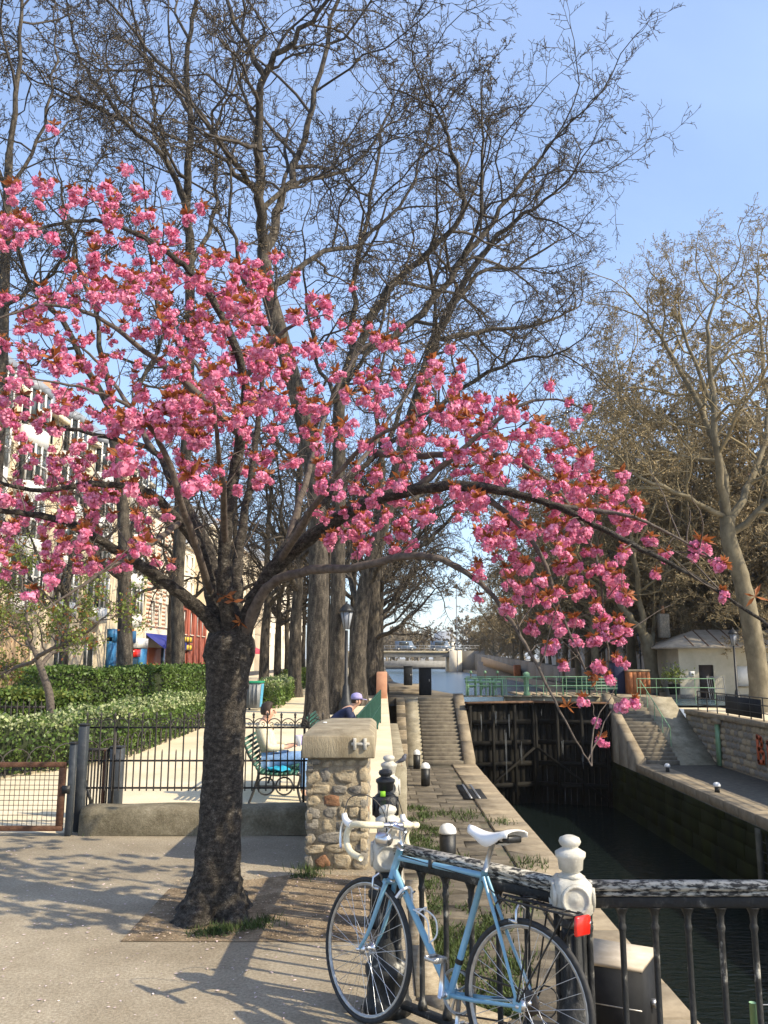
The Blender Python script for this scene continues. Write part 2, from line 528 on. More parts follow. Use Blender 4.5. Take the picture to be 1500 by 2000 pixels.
def rects_holes(mb, u0, u1, v0, v1, holes, place, depth):
    us = sorted({u0, u1, *[h[0] for h in holes], *[h[1] for h in holes]})
    vs_ = sorted({v0, v1, *[h[2] for h in holes], *[h[3] for h in holes]})
    for i in range(len(us) - 1):
        for j in range(len(vs_) - 1):
            a, b, c, d = us[i], us[i + 1], vs_[j], vs_[j + 1]
            m, q = (a + b) / 2, (c + d) / 2
            if any(h[0] < m < h[1] and h[2] < q < h[3] for h in holes): continue
            mb.add([place(a, c, 0), place(b, c, 0), place(b, d, 0), place(a, d, 0)], [(0, 1, 2, 3)])
    for a, b, c, d in holes:
        p = [place(x, y, z) for z in (0, depth) for x, y in ((a, c), (b, c), (b, d), (a, d))]
        mb.add(p, [(0, 1, 5, 4), (1, 2, 6, 5), (2, 3, 7, 6), (3, 0, 4, 7)])

# ================================================================== THE SETTING
ZQ, ZW, ZU, ZB, ZT = -3.21, -5.9, -.35, -.75, -.87
XL, XR = 4.4, 12.1                  # the two walls of the lock chamber
YS0, YS1 = 41.3, 47.2               # foot and head of the stairs beside the lock
A, B, D, E_ = (.02, 4.66), (.82, 3.86), (.01, 6.05), (.04, 7.0)
def sheet(name, poly, z, material, kind='structure'):
    m = MB().add([(x, y, z) for x, y in poly], [tuple(range(len(poly)))])
    return tag(m.build(name, material), kind=kind)
sheet('pavement', [(-30, -6), (12, -6), (12, 4.05), (.92, 4.05), (.17, 4.8), (.17, 9.1), (-30, 9.1)], 0, 'pavement')
sheet('garden_path', [(-14, 9.1), (.17, 9.1), (.17, 47.2), (-14, 47.2)], 0, 'sand')
sheet('garden_path', [(-14, 47.2), (.17, 47.2), (-.8, 205), (-14, 205)], 0, 'sand')
sheet('road', [(-21, 9.1), (-14, 9.1), (-14, 205), (-21, 205)], -.10, 'asphalt')
sheet('ground', [(-900, 9.1), (-21, 9.1), (-21, 205), (-900, 205)], -.08, 'earth')
sheet('ground', [(-900, 205), (900, 205), (900, 4500), (-900, 4500)], -.30, 'earth')
sheet('terrace', [(16, 4), (900, 4), (900, 205), (16, 205)], ZT, 'sand')
sheet('water', [(XL - .3, -6), (XR + .3, -6), (XR + .3, 47.5), (XL - .3, 47.5)], ZW, 'water_lock')
sheet('basin_water', [(-1, 46.6), (22, 46.6), (22, 205), (-1, 205)], ZB, 'water_basin')
# dirt square round the cherry tree, stopping at the kerb line of the paving
TREE = Vector((X_at(418, 6.25, .1), 6.25, 0))
f0, f1, f2 = G(235, 1840), G(330, 1737), G(640, 1838)
sheet('tree_pit', [(f0.x, f0.y), (-.02, f2.y - .02), (.12, 7.3), (-.7, 7.42), (f1.x + .55, 7.2), (f1.x, f1.y)], .004, 'soil')
# retaining wall that carries the pavement and the garden above the quay
rw = MB().prism([(-2, -6), (12, -6), (12, 4.04), (.91, 4.04), (.16, 4.79), (.16, 47.1), (-2, 47.1)], -6.9, -.006).build('retaining_wall', 'concrete')
tag(rw, 'concrete retaining wall dropping from the pavement edge to the lock quay', 'wall')
# coping stones along the pavement edge below the railing
def seg_stones(parent, p, q, n, w, z0, z1, material, name='coping_stone', inward=(0, 0)):
    p, q = np.array(p, float), np.array(q, float)
    d = (q - p) / n; u = nrm(d); nn = np.array([-u[1], u[0]])
    for i in range(n):
        a = p + d * i + u * .006; b = p + d * (i + 1) - u * .006
        dz = rnd.uniform(-.006, .006)
        poly = [tuple(a), tuple(b), tuple(b + nn * w), tuple(a + nn * w)]
        MB().prism(poly, z0, z1 + dz).build(name, material, parent)
seg_stones(rw, (.90, 4.06), (.165, 4.80), 2, -.16, -.25, .012, 'stone_tan')
seg_stones(rw, (.175, 4.84), (.175, 7.2), 3, -.14, -.25, .010, 'stone_tan')

# --- left quay with its paving and coping stones
q = MB()
q.box((.16, 3.2, -6.9), (XL, YS0, ZQ - .06))
quay = tag(q.build('quay', 'quay_base'), kind='structure')
slabs = []
for k in range(6):
    w, h = .985, .86
    m = MB().box((-w / 2, -h / 2, -.08), (w / 2, h / 2, 0), .012)
    m.v[0] = m.v[0] + rng.uniform(-.008, .008, m.v[0].shape)
    slabs.append(m.mesh('paving_stone', 'quay_stone'))
for r_ in range(36):
    y = 8.6 + r_ * .88 + .44
    if y > YS0 - .4: break
    off = (r_ % 2) * .45
    for c_ in range(4):
        x = .35 + off * .6 + c_ * 1.0
        if x > 3.0: continue
        o = link('paving_stone', slabs[rnd.randrange(6)], quay, (x + .1, y, ZQ - .02 + rnd.uniform(-.012, .008)))
        o.rotation_euler = (rnd.uniform(-.008, .008), rnd.uniform(-.008, .008), 0)
cop = []
for k in range(4):
    m = MB().box((-.58, -.64, -.35), (.56, .64, 0), .02)
    m.v[0] = m.v[0] + rng.uniform(-.008, .008, m.v[0].shape)
    cop.append(m.mesh('coping_stone', 'quay_coping'))
for r_ in range(27):
    y = 6.9 + r_ * 1.3
    if y > YS0 - .5: break
    link('coping_stone', cop[rnd.randrange(4)], quay, (XL - .55, y, ZQ + rnd.uniform(0, .012)))
# slot with two iron bars let into the quay
dr = thing('drain_slot', 'long dark slot with two pale iron bars let into the quay stones', 'drain', G(920, 1545, ZQ))
c0 = G(920, 1545, ZQ + .02)
MB().box((c0.x - .42, c0.y - 1.7, ZQ - .02), (c0.x + .42, c0.y + 1.7, ZQ + .012)).build('slot', 'cabinet_black', dr)
for dx in (-.16, .14):
    MB().box((c0.x + dx - .04, c0.y - 1.65, ZQ + .013), (c0.x + dx + .04, c0.y + 1.65, ZQ + .03)).build('bar', 'steel_dull', dr)
# concrete terrace block below the garden
tb = MB().box((.10, 25.0, -6.8), (.66, YS0 + .2, -1.32), .02).build('terrace_wall', 'concrete')
tag(tb, 'narrow concrete wall beside the quay with a pigeon on its top', 'wall')
# lock chamber walls
q = MB().box((XR, 3.2, -6.9), (16.0, YS0, ZQ - .05))
quay_r = tag(q.build('quay', 'cobble'), kind='structure')
for r_ in range(27):
    y = 6.9 + r_ * 1.3
    if y > YS0 - .5: break
    link('coping_stone', cop[rnd.randrange(4)], quay_r, (XR + .57, y, ZQ + rnd.uniform(0, .012)))
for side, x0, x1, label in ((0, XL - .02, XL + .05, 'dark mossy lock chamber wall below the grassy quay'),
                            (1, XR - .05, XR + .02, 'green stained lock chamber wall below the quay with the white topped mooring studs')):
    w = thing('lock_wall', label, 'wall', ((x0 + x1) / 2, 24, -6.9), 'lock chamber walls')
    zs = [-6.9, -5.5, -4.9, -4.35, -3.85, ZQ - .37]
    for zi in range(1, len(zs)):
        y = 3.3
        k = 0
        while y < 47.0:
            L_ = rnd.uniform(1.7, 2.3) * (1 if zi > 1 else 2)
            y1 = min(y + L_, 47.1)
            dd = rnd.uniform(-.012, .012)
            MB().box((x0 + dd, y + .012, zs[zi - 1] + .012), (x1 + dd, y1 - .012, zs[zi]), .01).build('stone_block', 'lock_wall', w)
            y = y1
    if side:
        for y in (26.8, 28.0):
            MB().box((x0 - .10, y - .12, -6.8), (x0 - .015, y + .12, ZQ - .38)).build('timber_fender', 'quay_base', w)
        for s_ in (-.17, .17):
            MB().tube([(x0 - .13, 27.4 + s_, -6.8), (x0 - .13, 27.4 + s_, ZQ - .4)], .025, 6).build('ladder_rail', 'iron_black', w)
        for k in range(9):
            MB().tube([(x0 - .13, 27.23, -6.3 + k * .3), (x0 - .13, 27.57, -6.3 + k * .3)], .015, 6).build('rung', 'iron_black', w)

# --- stairs, ramps and parapets at the head of the lock, both sides
NST = 18
def stair(x0, x1, label):
    s = thing('stone_stair', label, 'stairs', ((x0 + x1) / 2, YS0, ZQ), 'stairs beside the lock gate')
    rise, run = (ZU - ZQ) / NST, (YS1 - YS0) / NST
    for k in range(NST):
        e = rnd.uniform(-.004, .004)
        y, z = YS0 + k * run, ZQ + (k + 1) * rise
        MB().box((x0 + e, y + rnd.uniform(-.012, .012), z - .24), (x1 + e, y + run + .12, z + rnd.uniform(-.01, .004)), .012).build('step', 'stair_stone', s)
    return s
def wedge(x0, x1, lift, ya=YS0, yb=YS1, zb=-6.9):
    za, zc = ZQ + lift, ZU + lift
    prof = [(ya, zb), (yb + .3, zb), (yb + .3, zc), (yb, zc), (ya, za)]
    v = [(x0, y, z) for y, z in prof] + [(x1, y, z) for y, z in prof]
    n = 5
    return MB().add(v, [tuple(range(n)), tuple(range(2 * n - 1, n - 1, -1))] + [(i, n + i, n + (i + 1) % n, (i + 1) % n) for i in range(n)])
XS = (1.92, 3.82)
stair(*XS, 'long weathered stone stair climbing beside the black cabinets')
stair(12.62, 14.2, 'grey stone stair climbing towards the hut')
base_l = wedge(XS[0] - .02, XS[1] + .02, -.25).build('stair_base', 'quay_base'); tag(base_l, kind='structure')
base_r = wedge(12.60, 14.22, -.25).build('stair_base', 'quay_base'); tag(base_r, kind='structure')
pl = thing('stair_parapet', 'sloping stone parapet between the long stair and the lock gate', 'parapet', (4.1, YS0, ZQ), 'stair parapets')
pr_ = thing('stair_parapet', 'sloping stone parapet between the lock and the stair to the hut', 'parapet', (12.36, YS0, ZQ), 'stair parapets')
for par_, x0, x1 in ((pl, XS[1] + .025, XL - .005), (pr_, XR + .005, 12.595)):
    for k in range(4):
        ya, yb = YS0 + (YS1 - YS0) * k / 4, YS0 + (YS1 - YS0) * (k + 1) / 4
        za, zb_ = ZQ + (ZU - ZQ) * k / 4 + .22, ZQ + (ZU - ZQ) * (k + 1) / 4 + .22
        prof = [(ya + .01, -6.9), (yb - .01, -6.9), (yb - .01, zb_), (ya + .01, za)]
        v = [(x0, y, z) for y, z in prof] + [(x1, y, z) for y, z in prof]
        MB().add(v, [(0, 1, 2, 3), (7, 6, 5, 4), (0, 4, 5, 1), (1, 5, 6, 2), (2, 6, 7, 3), (3, 7, 4, 0)]).build('parapet_stone', 'quay_coping', par_)
ra = wedge(1.14, XS[0] - .025, .02).build('concrete_ramp', 'concrete')
tag(ra, 'pale concrete ramp strip along the left of the long stair', 'ramp')
rb = wedge(14.225, 15.99, .02).build('concrete_ramp', 'concrete')
tag(rb, 'bare concrete slope between the stair to the hut and the graffiti wall', 'ramp')
em = thing('stone_embankment', 'stepped embankment of long stone courses beside the concrete ramp', 'embankment', (.9, YS0, ZQ))
NE = 14
for k in range(NE):
    y = YS0 - .8 + (YS1 - YS0 + .8) * k / NE; z = ZQ + .35 + (ZU - ZQ - .35) * (k + 1) / NE
    MB().box((.665, y, z - .6), (1.135 + rnd.uniform(-.003, .003), y + .75, z), .02).build('stone_course', 'quay_coping' if k % 3 else 'quay_stone', em)
# upper landings on both sides of the gate and the basin walls
lp = [(-.9, YS1 + .3), (XL, YS1 + .3), (XL, 51), (2.9, 61), (.9, 78), (.3, 163), (.3, 205), (-.9, 205)]
tag(MB().prism(lp, -6.9, ZU).build('landing', 'quay_stone'), kind='structure')
tag(MB().prism([(XR, YS1 + .3), (15.99, YS1 + .3), (17.5, 120), (17.5, 205), (15.2, 205), (15.2, 90), (XR, 60)], -6.9, ZU - .02).build('landing', 'quay_coping'), kind='structure')
for (x0, x1, y0, y1, z1, lab) in ((.3, 2.6, 51.5, 60.0, .05, 'low stepped stone plinth behind the black cabinets'), ):
    t = thing('stone_plinth', lab, 'plinth', ((x0 + x1) / 2, y0, ZU))
    for k in range(3):
        MB().box((x0, y0 + k * .9, ZU), (x1 - .005 * k, y1 - .01 * k, ZU + .13 * (k + 1)), .02).build('step', 'tan_plank' if k == 1 else 'quay_coping', t)
# --- retaining wall with graffiti on the far side, stones one by one
gw = thing('rubble_wall', 'rubble stone retaining wall with orange graffiti', 'wall', (16, 36, ZQ))
MB().box((16.0, 8, -6.9), (16.4, 45.2, ZT - .2)).build('wall_core', 'mortar', gw)
rs = [rock_mesh('stone', ('stone_grey', 'stone_tan', 'stone_grey')[k % 3], 1, 1, 1, rng) for k in range(9)]
y = 33.0
for row in range(7):
    z = ZQ + .15 + row * .30
    y = 30.0 + rnd.uniform(0, .3)
    while y < 44.8:
        w = rnd.uniform(.34, .62)
        o = link('stone', rs[rnd.randrange(9)], gw, (15.99, y + w / 2, z))
        o.rotation_euler = (0, 0, R(-90)); o.scale = (w * .97, .055, .28)
        y += w
for k in range(20):
    y0 = 24 + k * 1.05
    MB().box((15.85, y0 + .008, ZT - .2), (16.5, y0 + 1.042, ZT + .02 + rnd.uniform(0, .01)), .02).build('coping_stone', 'quay_coping', gw)
# the painted letters
def stroke(mb, pts, w):
    pts = [np.array(p, float) for p in pts]
    for a, b in zip(pts[:-1], pts[1:]):
        d = nrm(b - a); n_ = np.array([-d[1], d[0]]) * w / 2
        e = d * w * .3
        q_ = [a - e - n_, b + e - n_, b + e + n_, a - e + n_]
        mb.add([(15.915, -p[0], p[1]) for p in q_] + [(15.935, -p[0], p[1]) for p in q_], [(0, 1, 2, 3), (7, 6, 5, 4), (0, 4, 5, 1), (1, 5, 6, 2), (2, 6, 7, 3), (3, 7, 4, 0)])
gm = MB()
yb_ = -36.55
stroke(gm, [(yb_, -2.55), (yb_, -1.5)], .22)
stroke(gm, [(yb_, -1.5), (yb_ + .35, -1.55), (yb_ + .42, -1.8), (yb_ + .1, -2.0)], .2)
stroke(gm, [(yb_ + .1, -2.0), (yb_ + .5, -2.15), (yb_ + .48, -2.5), (yb_, -2.55)], .2)
stroke(gm, [(yb_ + .95, -2.6), (yb_ + .95, -1.65)], .2)
stroke(gm, [(yb_ + .95, -1.65), (yb_ + 1.4, -1.9), (yb_ + 1.0, -2.15), (yb_ + 1.5, -2.6)], .2)
gm.build('graffiti', 'graffiti', gw)
dt = MB().box((15.86, 40.6, ZQ), (15.95, 41.0, -1.3)).build('service_door', 'lock_green', gw)
MB().box((15.8, 40.3, -1.28), (15.96, 41.25, -1.05)).build('lintel', 'quay_coping', gw)

# --- lock gate: two leaves with timbers, green machinery and handrails on the footbridge
def gate_leaf(x0, y0, x1, y1, label):
    g = thing('lock_gate', label, 'lock gate', (x0, y0, -6.8), 'leaves of the upper lock gate')
    a, b = np.array([x0, y0]), np.array([x1, y1]); L_ = np.linalg.norm(b - a); d = (b - a) / L_
    n_ = np.array([d[1], -d[0]]);  n_ = n_ if n_[1] < 0 else -n_
    def pt(t, off, z): 
        p = a + d * t + n_ * off
        return (p[0], p[1], z)
    NPL = 13
    for k in range(NPL):
        t0, t1 = L_ * k / NPL + .008, L_ * (k + 1) / NPL - .008
        o_ = rnd.uniform(0, .02)
        v = [pt(t0, o_, -6.8), pt(t1, o_, -6.8), pt(t1, -.1, -6.8), pt(t0, -.1, -6.8)]
        v += [(p[0], p[1], -.62) for p in v]
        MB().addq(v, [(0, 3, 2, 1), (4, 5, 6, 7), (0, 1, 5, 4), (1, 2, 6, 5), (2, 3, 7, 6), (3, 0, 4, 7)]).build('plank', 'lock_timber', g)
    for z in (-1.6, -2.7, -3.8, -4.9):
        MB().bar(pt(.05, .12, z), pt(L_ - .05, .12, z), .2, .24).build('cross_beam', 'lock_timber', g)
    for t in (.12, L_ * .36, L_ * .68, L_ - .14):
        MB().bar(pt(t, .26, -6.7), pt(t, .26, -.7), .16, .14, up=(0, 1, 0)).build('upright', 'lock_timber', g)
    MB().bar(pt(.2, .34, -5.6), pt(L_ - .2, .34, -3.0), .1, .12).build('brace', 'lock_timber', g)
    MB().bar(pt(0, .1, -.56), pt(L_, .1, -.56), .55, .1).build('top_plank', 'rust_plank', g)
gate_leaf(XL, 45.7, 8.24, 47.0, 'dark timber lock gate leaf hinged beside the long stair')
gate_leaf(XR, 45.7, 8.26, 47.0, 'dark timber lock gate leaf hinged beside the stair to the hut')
mat('leak_water', (.16, .17, .17), (.28, .29, .29), .2, 30, trans=.3)
for lx, z0, z1 in ((5.2, -1.0, -2.2), (6.0, -.9, -1.9), (6.55, -1.9, -4.6), (6.75, -1.0, -2.6), (7.4, -2.6, -3.9), (8.6, -.9, -1.3), (9.6, -2.4, -3.3), (10.6, -3.2, -4.0)):
    gy = 45.7 + (1 - abs(lx - 8.25) / 3.85) * 1.3 - .42
    lk = MB()
    for q_ in range(4):
        dx = rnd.uniform(-.06, .06)
        lk.tube([(lx + dx, gy, z0 - rnd.uniform(0, .3)), (lx + dx * .6, gy - .03, (z0 + z1) / 2), (lx + dx * .3, gy - .04, z1 + rnd.uniform(0, .4))], [.010, .014, .006], 4)
    tag(lk.build('water_leak', 'leak_water'), 'thin white trickle of water leaking down the dark lock gate', 'water leak', 'leaks in the lock gate')
fb = thing('footbridge', 'narrow footbridge with concrete and planks across the lock gate', 'footbridge', (8.2, 47.9, -.6))
MB().box((6.8, 47.45, -.66), (XR - .02, 48.2, -.33)).build('concrete_beam', 'concrete', fb)
for k in range(14):
    MB().box((XL + .03 + k * .55, 47.3, -.32), (XL + .55 + k * .55, 48.4, -.27 + rnd.uniform(0, .008))).build('plank', 'tan_plank' if k % 4 else 'concrete', fb)
for k, (px, w_) in enumerate(((985, .5), (1035, .3), (1062, .3), (1110, .5))):
    MB().box((X_at(px, 47.4, -.5) - .05, 47.38, -.95), (X_at(px, 47.4, -.5) + .05, 47.44, -.40)).build('bracket', 'concrete', fb)
hr = thing('handrail', 'pale green handrail along the footbridge over the lock gate', 'railing', (8.2, 47.35, -.3))
for k in range(15):
    x = 4.6 + k * .56
    MB().tube([(x, 47.36, -.3), (x, 47.36, .78)], .022, 6).build('post', 'lock_green', hr)
for z in (.28, .78):
    MB().tube([(4.6, 47.36, z), (4.6 + 14 * .56, 47.36, z)], .024, 6).build('rail', 'lock_green', hr)
hr2 = thing('handrail', 'pale green handrail on the basin side of the footbridge', 'railing', (8.2, 48.35, -.3))
for k in range(8):
    x = 4.7 + k * 1.1
    MB().tube([(x, 48.36, -.3), (x, 48.36, .74)], .022, 6).build('post', 'lock_green', hr2)
MB().tube([(4.7, 48.36, .74), (12.4, 48.36, .74)], .024, 6).build('rail', 'lock_green', hr2)
def winch(px, label, wide):
    x = X_at(px, 47.8, .2)
    w = thing('gate_winch', label, 'winch', (x, 47.8, -.3), 'green gate winches')
    MB().box((x - .26 * wide, 47.6, -.27), (x - .18 * wide, 48.0, .62), .01).build('frame', 'lock_green', w)
    MB().box((x + .18 * wide, 47.6, -.27), (x + .26 * wide, 48.0, .62), .01).build('frame', 'lock_green', w)
    MB().lathe([(.02, -.17 * wide), (.19, -.16 * wide), (.19, -.12 * wide), (.08, -.1 * wide), (.08, .12 * wide), (.02, .17 * wide)], 14, (x, 47.8, .25), 'x').build('gear', 'lock_green', w)
    MB().box((x - .34 * wide, 47.66, .62), (x + .34 * wide, 47.94, .70), .01).build('cover', 'lock_green', w)
    MB().tube([(x, 47.8, .7), (x, 47.8, 1.0), (x + .12, 47.8, 1.06)], .03, 6).build('crank', 'rust_plank', w)
    MB().lathe([(.06, 0), (.09, .06), (.05, .14), (.01, .17)], 10, (x, 47.8, .95)).build('knob', 'lock_green', w)
winch(920, 'green gate winch near the parapet of the long stair', 1.1)
winch(948, 'green gate winch in the middle of the footbridge half by the long stair', 1.2)
winch(972, 'green gate winch with a broad cover near the middle of the footbridge', 1.1)
beam = thing('balance_beam', 'long green balance beam resting along the footbridge railing', 'beam', (X_at(945, 47.6), 47.55, .3))
MB().box((X_at(908, 47.6), 47.44, .42), (X_at(978, 47.6), 47.56, .56), .02).build('beam_body', 'lock_green', beam)
MB().box((X_at(908, 47.6) + .1, 47.44, -.27), (X_at(908, 47.6) + .22, 47.55, .42)).build('support', 'lock_green', beam)
cap_ = thing('winch_pedestal', 'stout pale green cast pedestal on the footbridge', 'pedestal', (X_at(1028, 48), 47.85, -.27))
MB().lathe([(.2, -.27), (.2, -.15), (.13, -.05), (.13, .65), (.2, .72), (.2, .95), (.1, 1.03), (.01, 1.05)], 14, (X_at(1028, 48), 47.85, 0)).build('column', 'lock_green', cap_, True)
MB().box((X_at(1028, 48) - .32, 47.75, .66), (X_at(1028, 48) + .32, 47.95, .72)).build('arm', 'lock_green', cap_)
jt = thing('timber_jetty', 'weathered timber jetty beyond the footbridge with dark side boards', 'jetty', (10.5, 54, -.6))
for k in range(12):
    MB().box((8.1 + k * .5, 52.0 - k * .12, -.42), (8.57 + k * .5, 55.4 - k * .12, -.34 + rnd.uniform(0, .01))).build('plank', 'tan_plank', jt)
MB().add([(8.1, 51.9, -.75), (14.1, 50.45, -.75), (14.1, 50.45, -.43), (8.1, 51.9, -.43), (8.1, 52.0, -.75), (14.1, 50.6, -.75), (14.1, 50.6, -.43), (8.1, 52.0, -.43)],
         [(0, 1, 2, 3), (4, 7, 6, 5), (3, 2, 6, 7), (0, 4, 5, 1)]).build('side_board', 'rust_plank', jt)
for x in (9.0, 11.0, 13.0):
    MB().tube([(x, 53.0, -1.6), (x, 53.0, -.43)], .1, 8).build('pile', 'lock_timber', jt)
gb = thing('service_bench', 'long dark green slatted panel along the footbridge near the hut side', 'panel', (11.0, 48.6, -.3))
for k in range(4):
    MB().box((10.2, 48.62, .02 + k * .17), (13.4, 48.68, .14 + k * .17)).build('slat', 'green_iron', gb)
for x in (10.3, 11.8, 13.3):
    MB().box((x - .05, 48.69, -.34), (x + .05, 48.76, .72)).build('post', 'green_iron', gb)

# --- cabinets, bollards, mooring studs, control box on the quay
def cabinet(px, pybase, z, w, d_, h, label, Y=None):
    b = G(px, pybase, z) if Y is None else Vector((X_at(px, Y, z), Y, z))
    c = thing('black_cabinet', label, 'cabinet', (b.x, b.y + d_ / 2, z), 'black cabinets on the upper landing')
    MB().box((b.x - w / 2, b.y, z), (b.x + w / 2, b.y + d_, z + h), .02).build('body', 'cabinet_black', c)
    MB().box((b.x - w / 2 - .03, b.y - .03, z + h + .002), (b.x + w / 2 + .03, b.y + d_ + .03, z + h + .05), .01).build('lid', 'cabinet_black', c)
    MB().box((b.x + w / 2 + .003, b.y + .08, z + .1), (b.x + w / 2 + .02, b.y + d_ - .06, z + h - .1)).build('side_panel', 'zinc', c)
    MB().box((b.x + w * .3, b.y - .02, z + h * .5), (b.x + w * .36, b.y - .003, z + h * .6)).build('handle', 'steel_dull', c)
cabinet(831, 1358, ZU, .70, .8, 1.55, 'tall black metal cabinet at the head of the long stair')
cabinet(797, 1336, ZU + .39, .55, .7, 1.2, 'smaller black metal cabinet on the stepped plinth', Y=56)
cb = thing('control_box', 'black metal box with a beige stone top on the quay below the railing', 'box', G(1205, 1940, ZQ))
bzt = -2.06
bc = [G(px, py, bzt) for px, py in ((1146, 1876), (1254, 1892), (1283, 1852), (1160, 1832))]
bc = [(p.x, p.y) for p in bc]
bcx, bcy = sum(p[0] for p in bc) / 4, sum(p[1] for p in bc) / 4
ins = [(bcx + (x - bcx) * .975, bcy + (y - bcy) * .975) for x, y in bc]
MB().prism(ins, ZQ + .01, bzt - .05).build('body', 'cabinet_black', cb)
MB().prism(bc, bzt - .048, bzt).build('stone_top', 'cabinet_top', cb)
MB().bar((ins[0][0] + .02, ins[0][1] - .004, bzt - .5), (ins[1][0] - .02, ins[1][1] - .004, bzt - .5), .008, .014).build('door_seam', 'steel_dull', cb)
lx, ly = (ins[1][0] + ins[2][0]) / 2 + .05, (ins[1][1] + ins[2][1]) / 2
MB().sphere((lx + .03, ly, bzt - .55), .06).build('lamp', 'white', cb, True)
MB().box((lx - .06, ly - .04, bzt - .58), (lx + .01, ly + .04, bzt - .5)).build('lamp_bracket', 'steel_dull', cb)
def bollard(px, py, h, r, label):
    b = G(px, py, ZQ)
    o = thing('bollard', label, 'bollard', (b.x, b.y, ZQ), 'black bollards with white domes')
    MB().lathe([(r, 0), (r, h)], 16, (b.x, b.y, ZQ)).build('post', 'iron_black', o, True)
    MB().lathe([(r * 1.08, h), (r * 1.08, h + .04), (r * .98, h + .12), (r * .6, h + .2), (.01, h + .23)], 16, (b.x, b.y, ZQ)).build('dome', 'dome_white', o, True)
bollard(814, 1501, .62, .16, 'black bollard with white dome nearest the foot of the long stair')
bollard(831, 1534, .66, .18, 'black bollard with white dome beside the one at the stair foot')
bollard(875, 1700, .85, .20, 'black bollard with white dome standing in the grass behind the bicycle')
for px, py, r_, lab in ((1304, 1508, .13, 'small white topped mooring stud near the foot of the stair to the hut'),
                        (1401, 1548, .14, 'small white topped mooring stud by the ladder of the lock wall')):
    b = G(px, py, ZQ)
    o = thing('mooring_stud', lab, 'mooring stud', (b.x, b.y, ZQ), 'mooring studs on the far quay')
    MB().lathe([(r_ * .7, 0), (r_ * .6, .22)], 12, (b.x, b.y, ZQ)).build('stem', 'iron_black', o, True)
    MB().lathe([(r_, .22), (r_ * 1.05, .28), (r_ * .7, .36), (.01, .38)], 12, (b.x, b.y, ZQ)).build('head', 'dome_white', o, True)
b = P(787, 1497, 25.3)
pg = thing('pigeon', 'grey pigeon standing on the narrow concrete wall', 'pigeon', (b.x - .14, 25.25, -1.32))
cx, cy, cz = .50, 25.25, -1.32
bm_ = MB()
bm_.tube(smoothpath([(cx - .20, cy, cz + .08), (cx - .12, cy, cz + .11), (cx - .02, cy, cz + .15), (cx + .07, cy, cz + .20), (cx + .10, cy, cz + .27), (cx + .12, cy, cz + .31), (cx + .145, cy, cz + .315), (cx + .165, cy, cz + .305)], 3),
         np.interp(np.linspace(0, 1, 22), [0, .15, .35, .55, .7, .8, .9, 1], [.012, .035, .068, .066, .04, .032, .03, .006]), 10)
bm_.build('body', 'pigeon', pg, True)
MB().add([(cx - .28, cy - .03, cz + .055), (cx - .28, cy + .03, cz + .055), (cx - .1, cy + .04, cz + .12), (cx - .1, cy - .04, cz + .12), (cx - .28, cy - .03, cz + .045), (cx - .28, cy + .03, cz + .045), (cx - .1, cy + .04, cz + .09), (cx - .1, cy - .04, cz + .09)],
         [(0, 1, 2, 3), (7, 6, 5, 4), (0, 4, 5, 1), (1, 5, 6, 2), (2, 6, 7, 3), (3, 7, 4, 0)]).build('tail', 'pigeon', pg)
for s_ in (-.025, .025):
    MB().tube([(cx, cy + s_, cz + .1), (cx + .01, cy + s_, cz + .01), (cx + .05, cy + s_, cz + .004)], .006, 5).build('leg', 'stone_rust', pg)
# grass tufts growing in the quay joints
gp = []
gr_ = np.random.default_rng(5)
spots = []
for _ in range(560):
    px = gr_.uniform(797, 1010); py = gr_.uniform(1575, 1990)
    if px > 812 + (py - 1560) * .75 or (py > 1700 and gr_.uniform() < .72): continue
    spots.append((px, py, gr_.uniform(.5, 1)))
for px, py in ((905, 1600), (915, 1592), (978, 1606), (1030, 1690), (1042, 1686), (1000, 1770), (990, 1880), (870, 1590)):
    spots.append((px, py, 1.3))
for px, py, sc in spots:
    b = G(px, py, ZQ)
    if b.x < .25 or b.x > 4.2: continue
    n_ = int(gr_.integers(40, 95))
    a = gr_.normal(size=(n_, 2)) * (.17 * sc, .26 * sc)
    for k in range(n_):
        h = gr_.uniform(.04, .15) * sc
        d = gr_.normal(size=2) * .06
        x, y = b.x + a[k, 0], b.y + a[k, 1]
        w = .018
        t = gr_.uniform(0, 6.28)
        gp.append([(x - w * math.cos(t), y - w * math.sin(t), ZQ - .01), (x + w * math.cos(t), y + w * math.sin(t), ZQ - .01), (x + d[0], y + d[1], ZQ + h)])
gv = np.array(gp).reshape(-1, 3)
tag(MB().addq(gv, np.arange(len(gv)).reshape(-1, 3)).build('quay_grass', 'grass'), 'green grass and weeds growing between the quay stones', 'grass', kind='stuff')
# green post at the water near the quay corner
gpst = thing('green_post', 'light green post with a thin wire standing in the lock water', 'post', (P(1470, 1960, 11).x, 11, ZW - .9))
tp = P(1470, 1958, 11)
MB().tube([(tp.x, 11, ZW - .8), (tp.x, 11, tp.z)], .045, 8, True).build('shaft', 'lock_green', gpst, True)
MB().tube([(tp.x, 11, tp.z - .03), (tp.x + 2.2, 11, tp.z + .02)], .008, 5).build('wire', 'steel_dull', gpst)

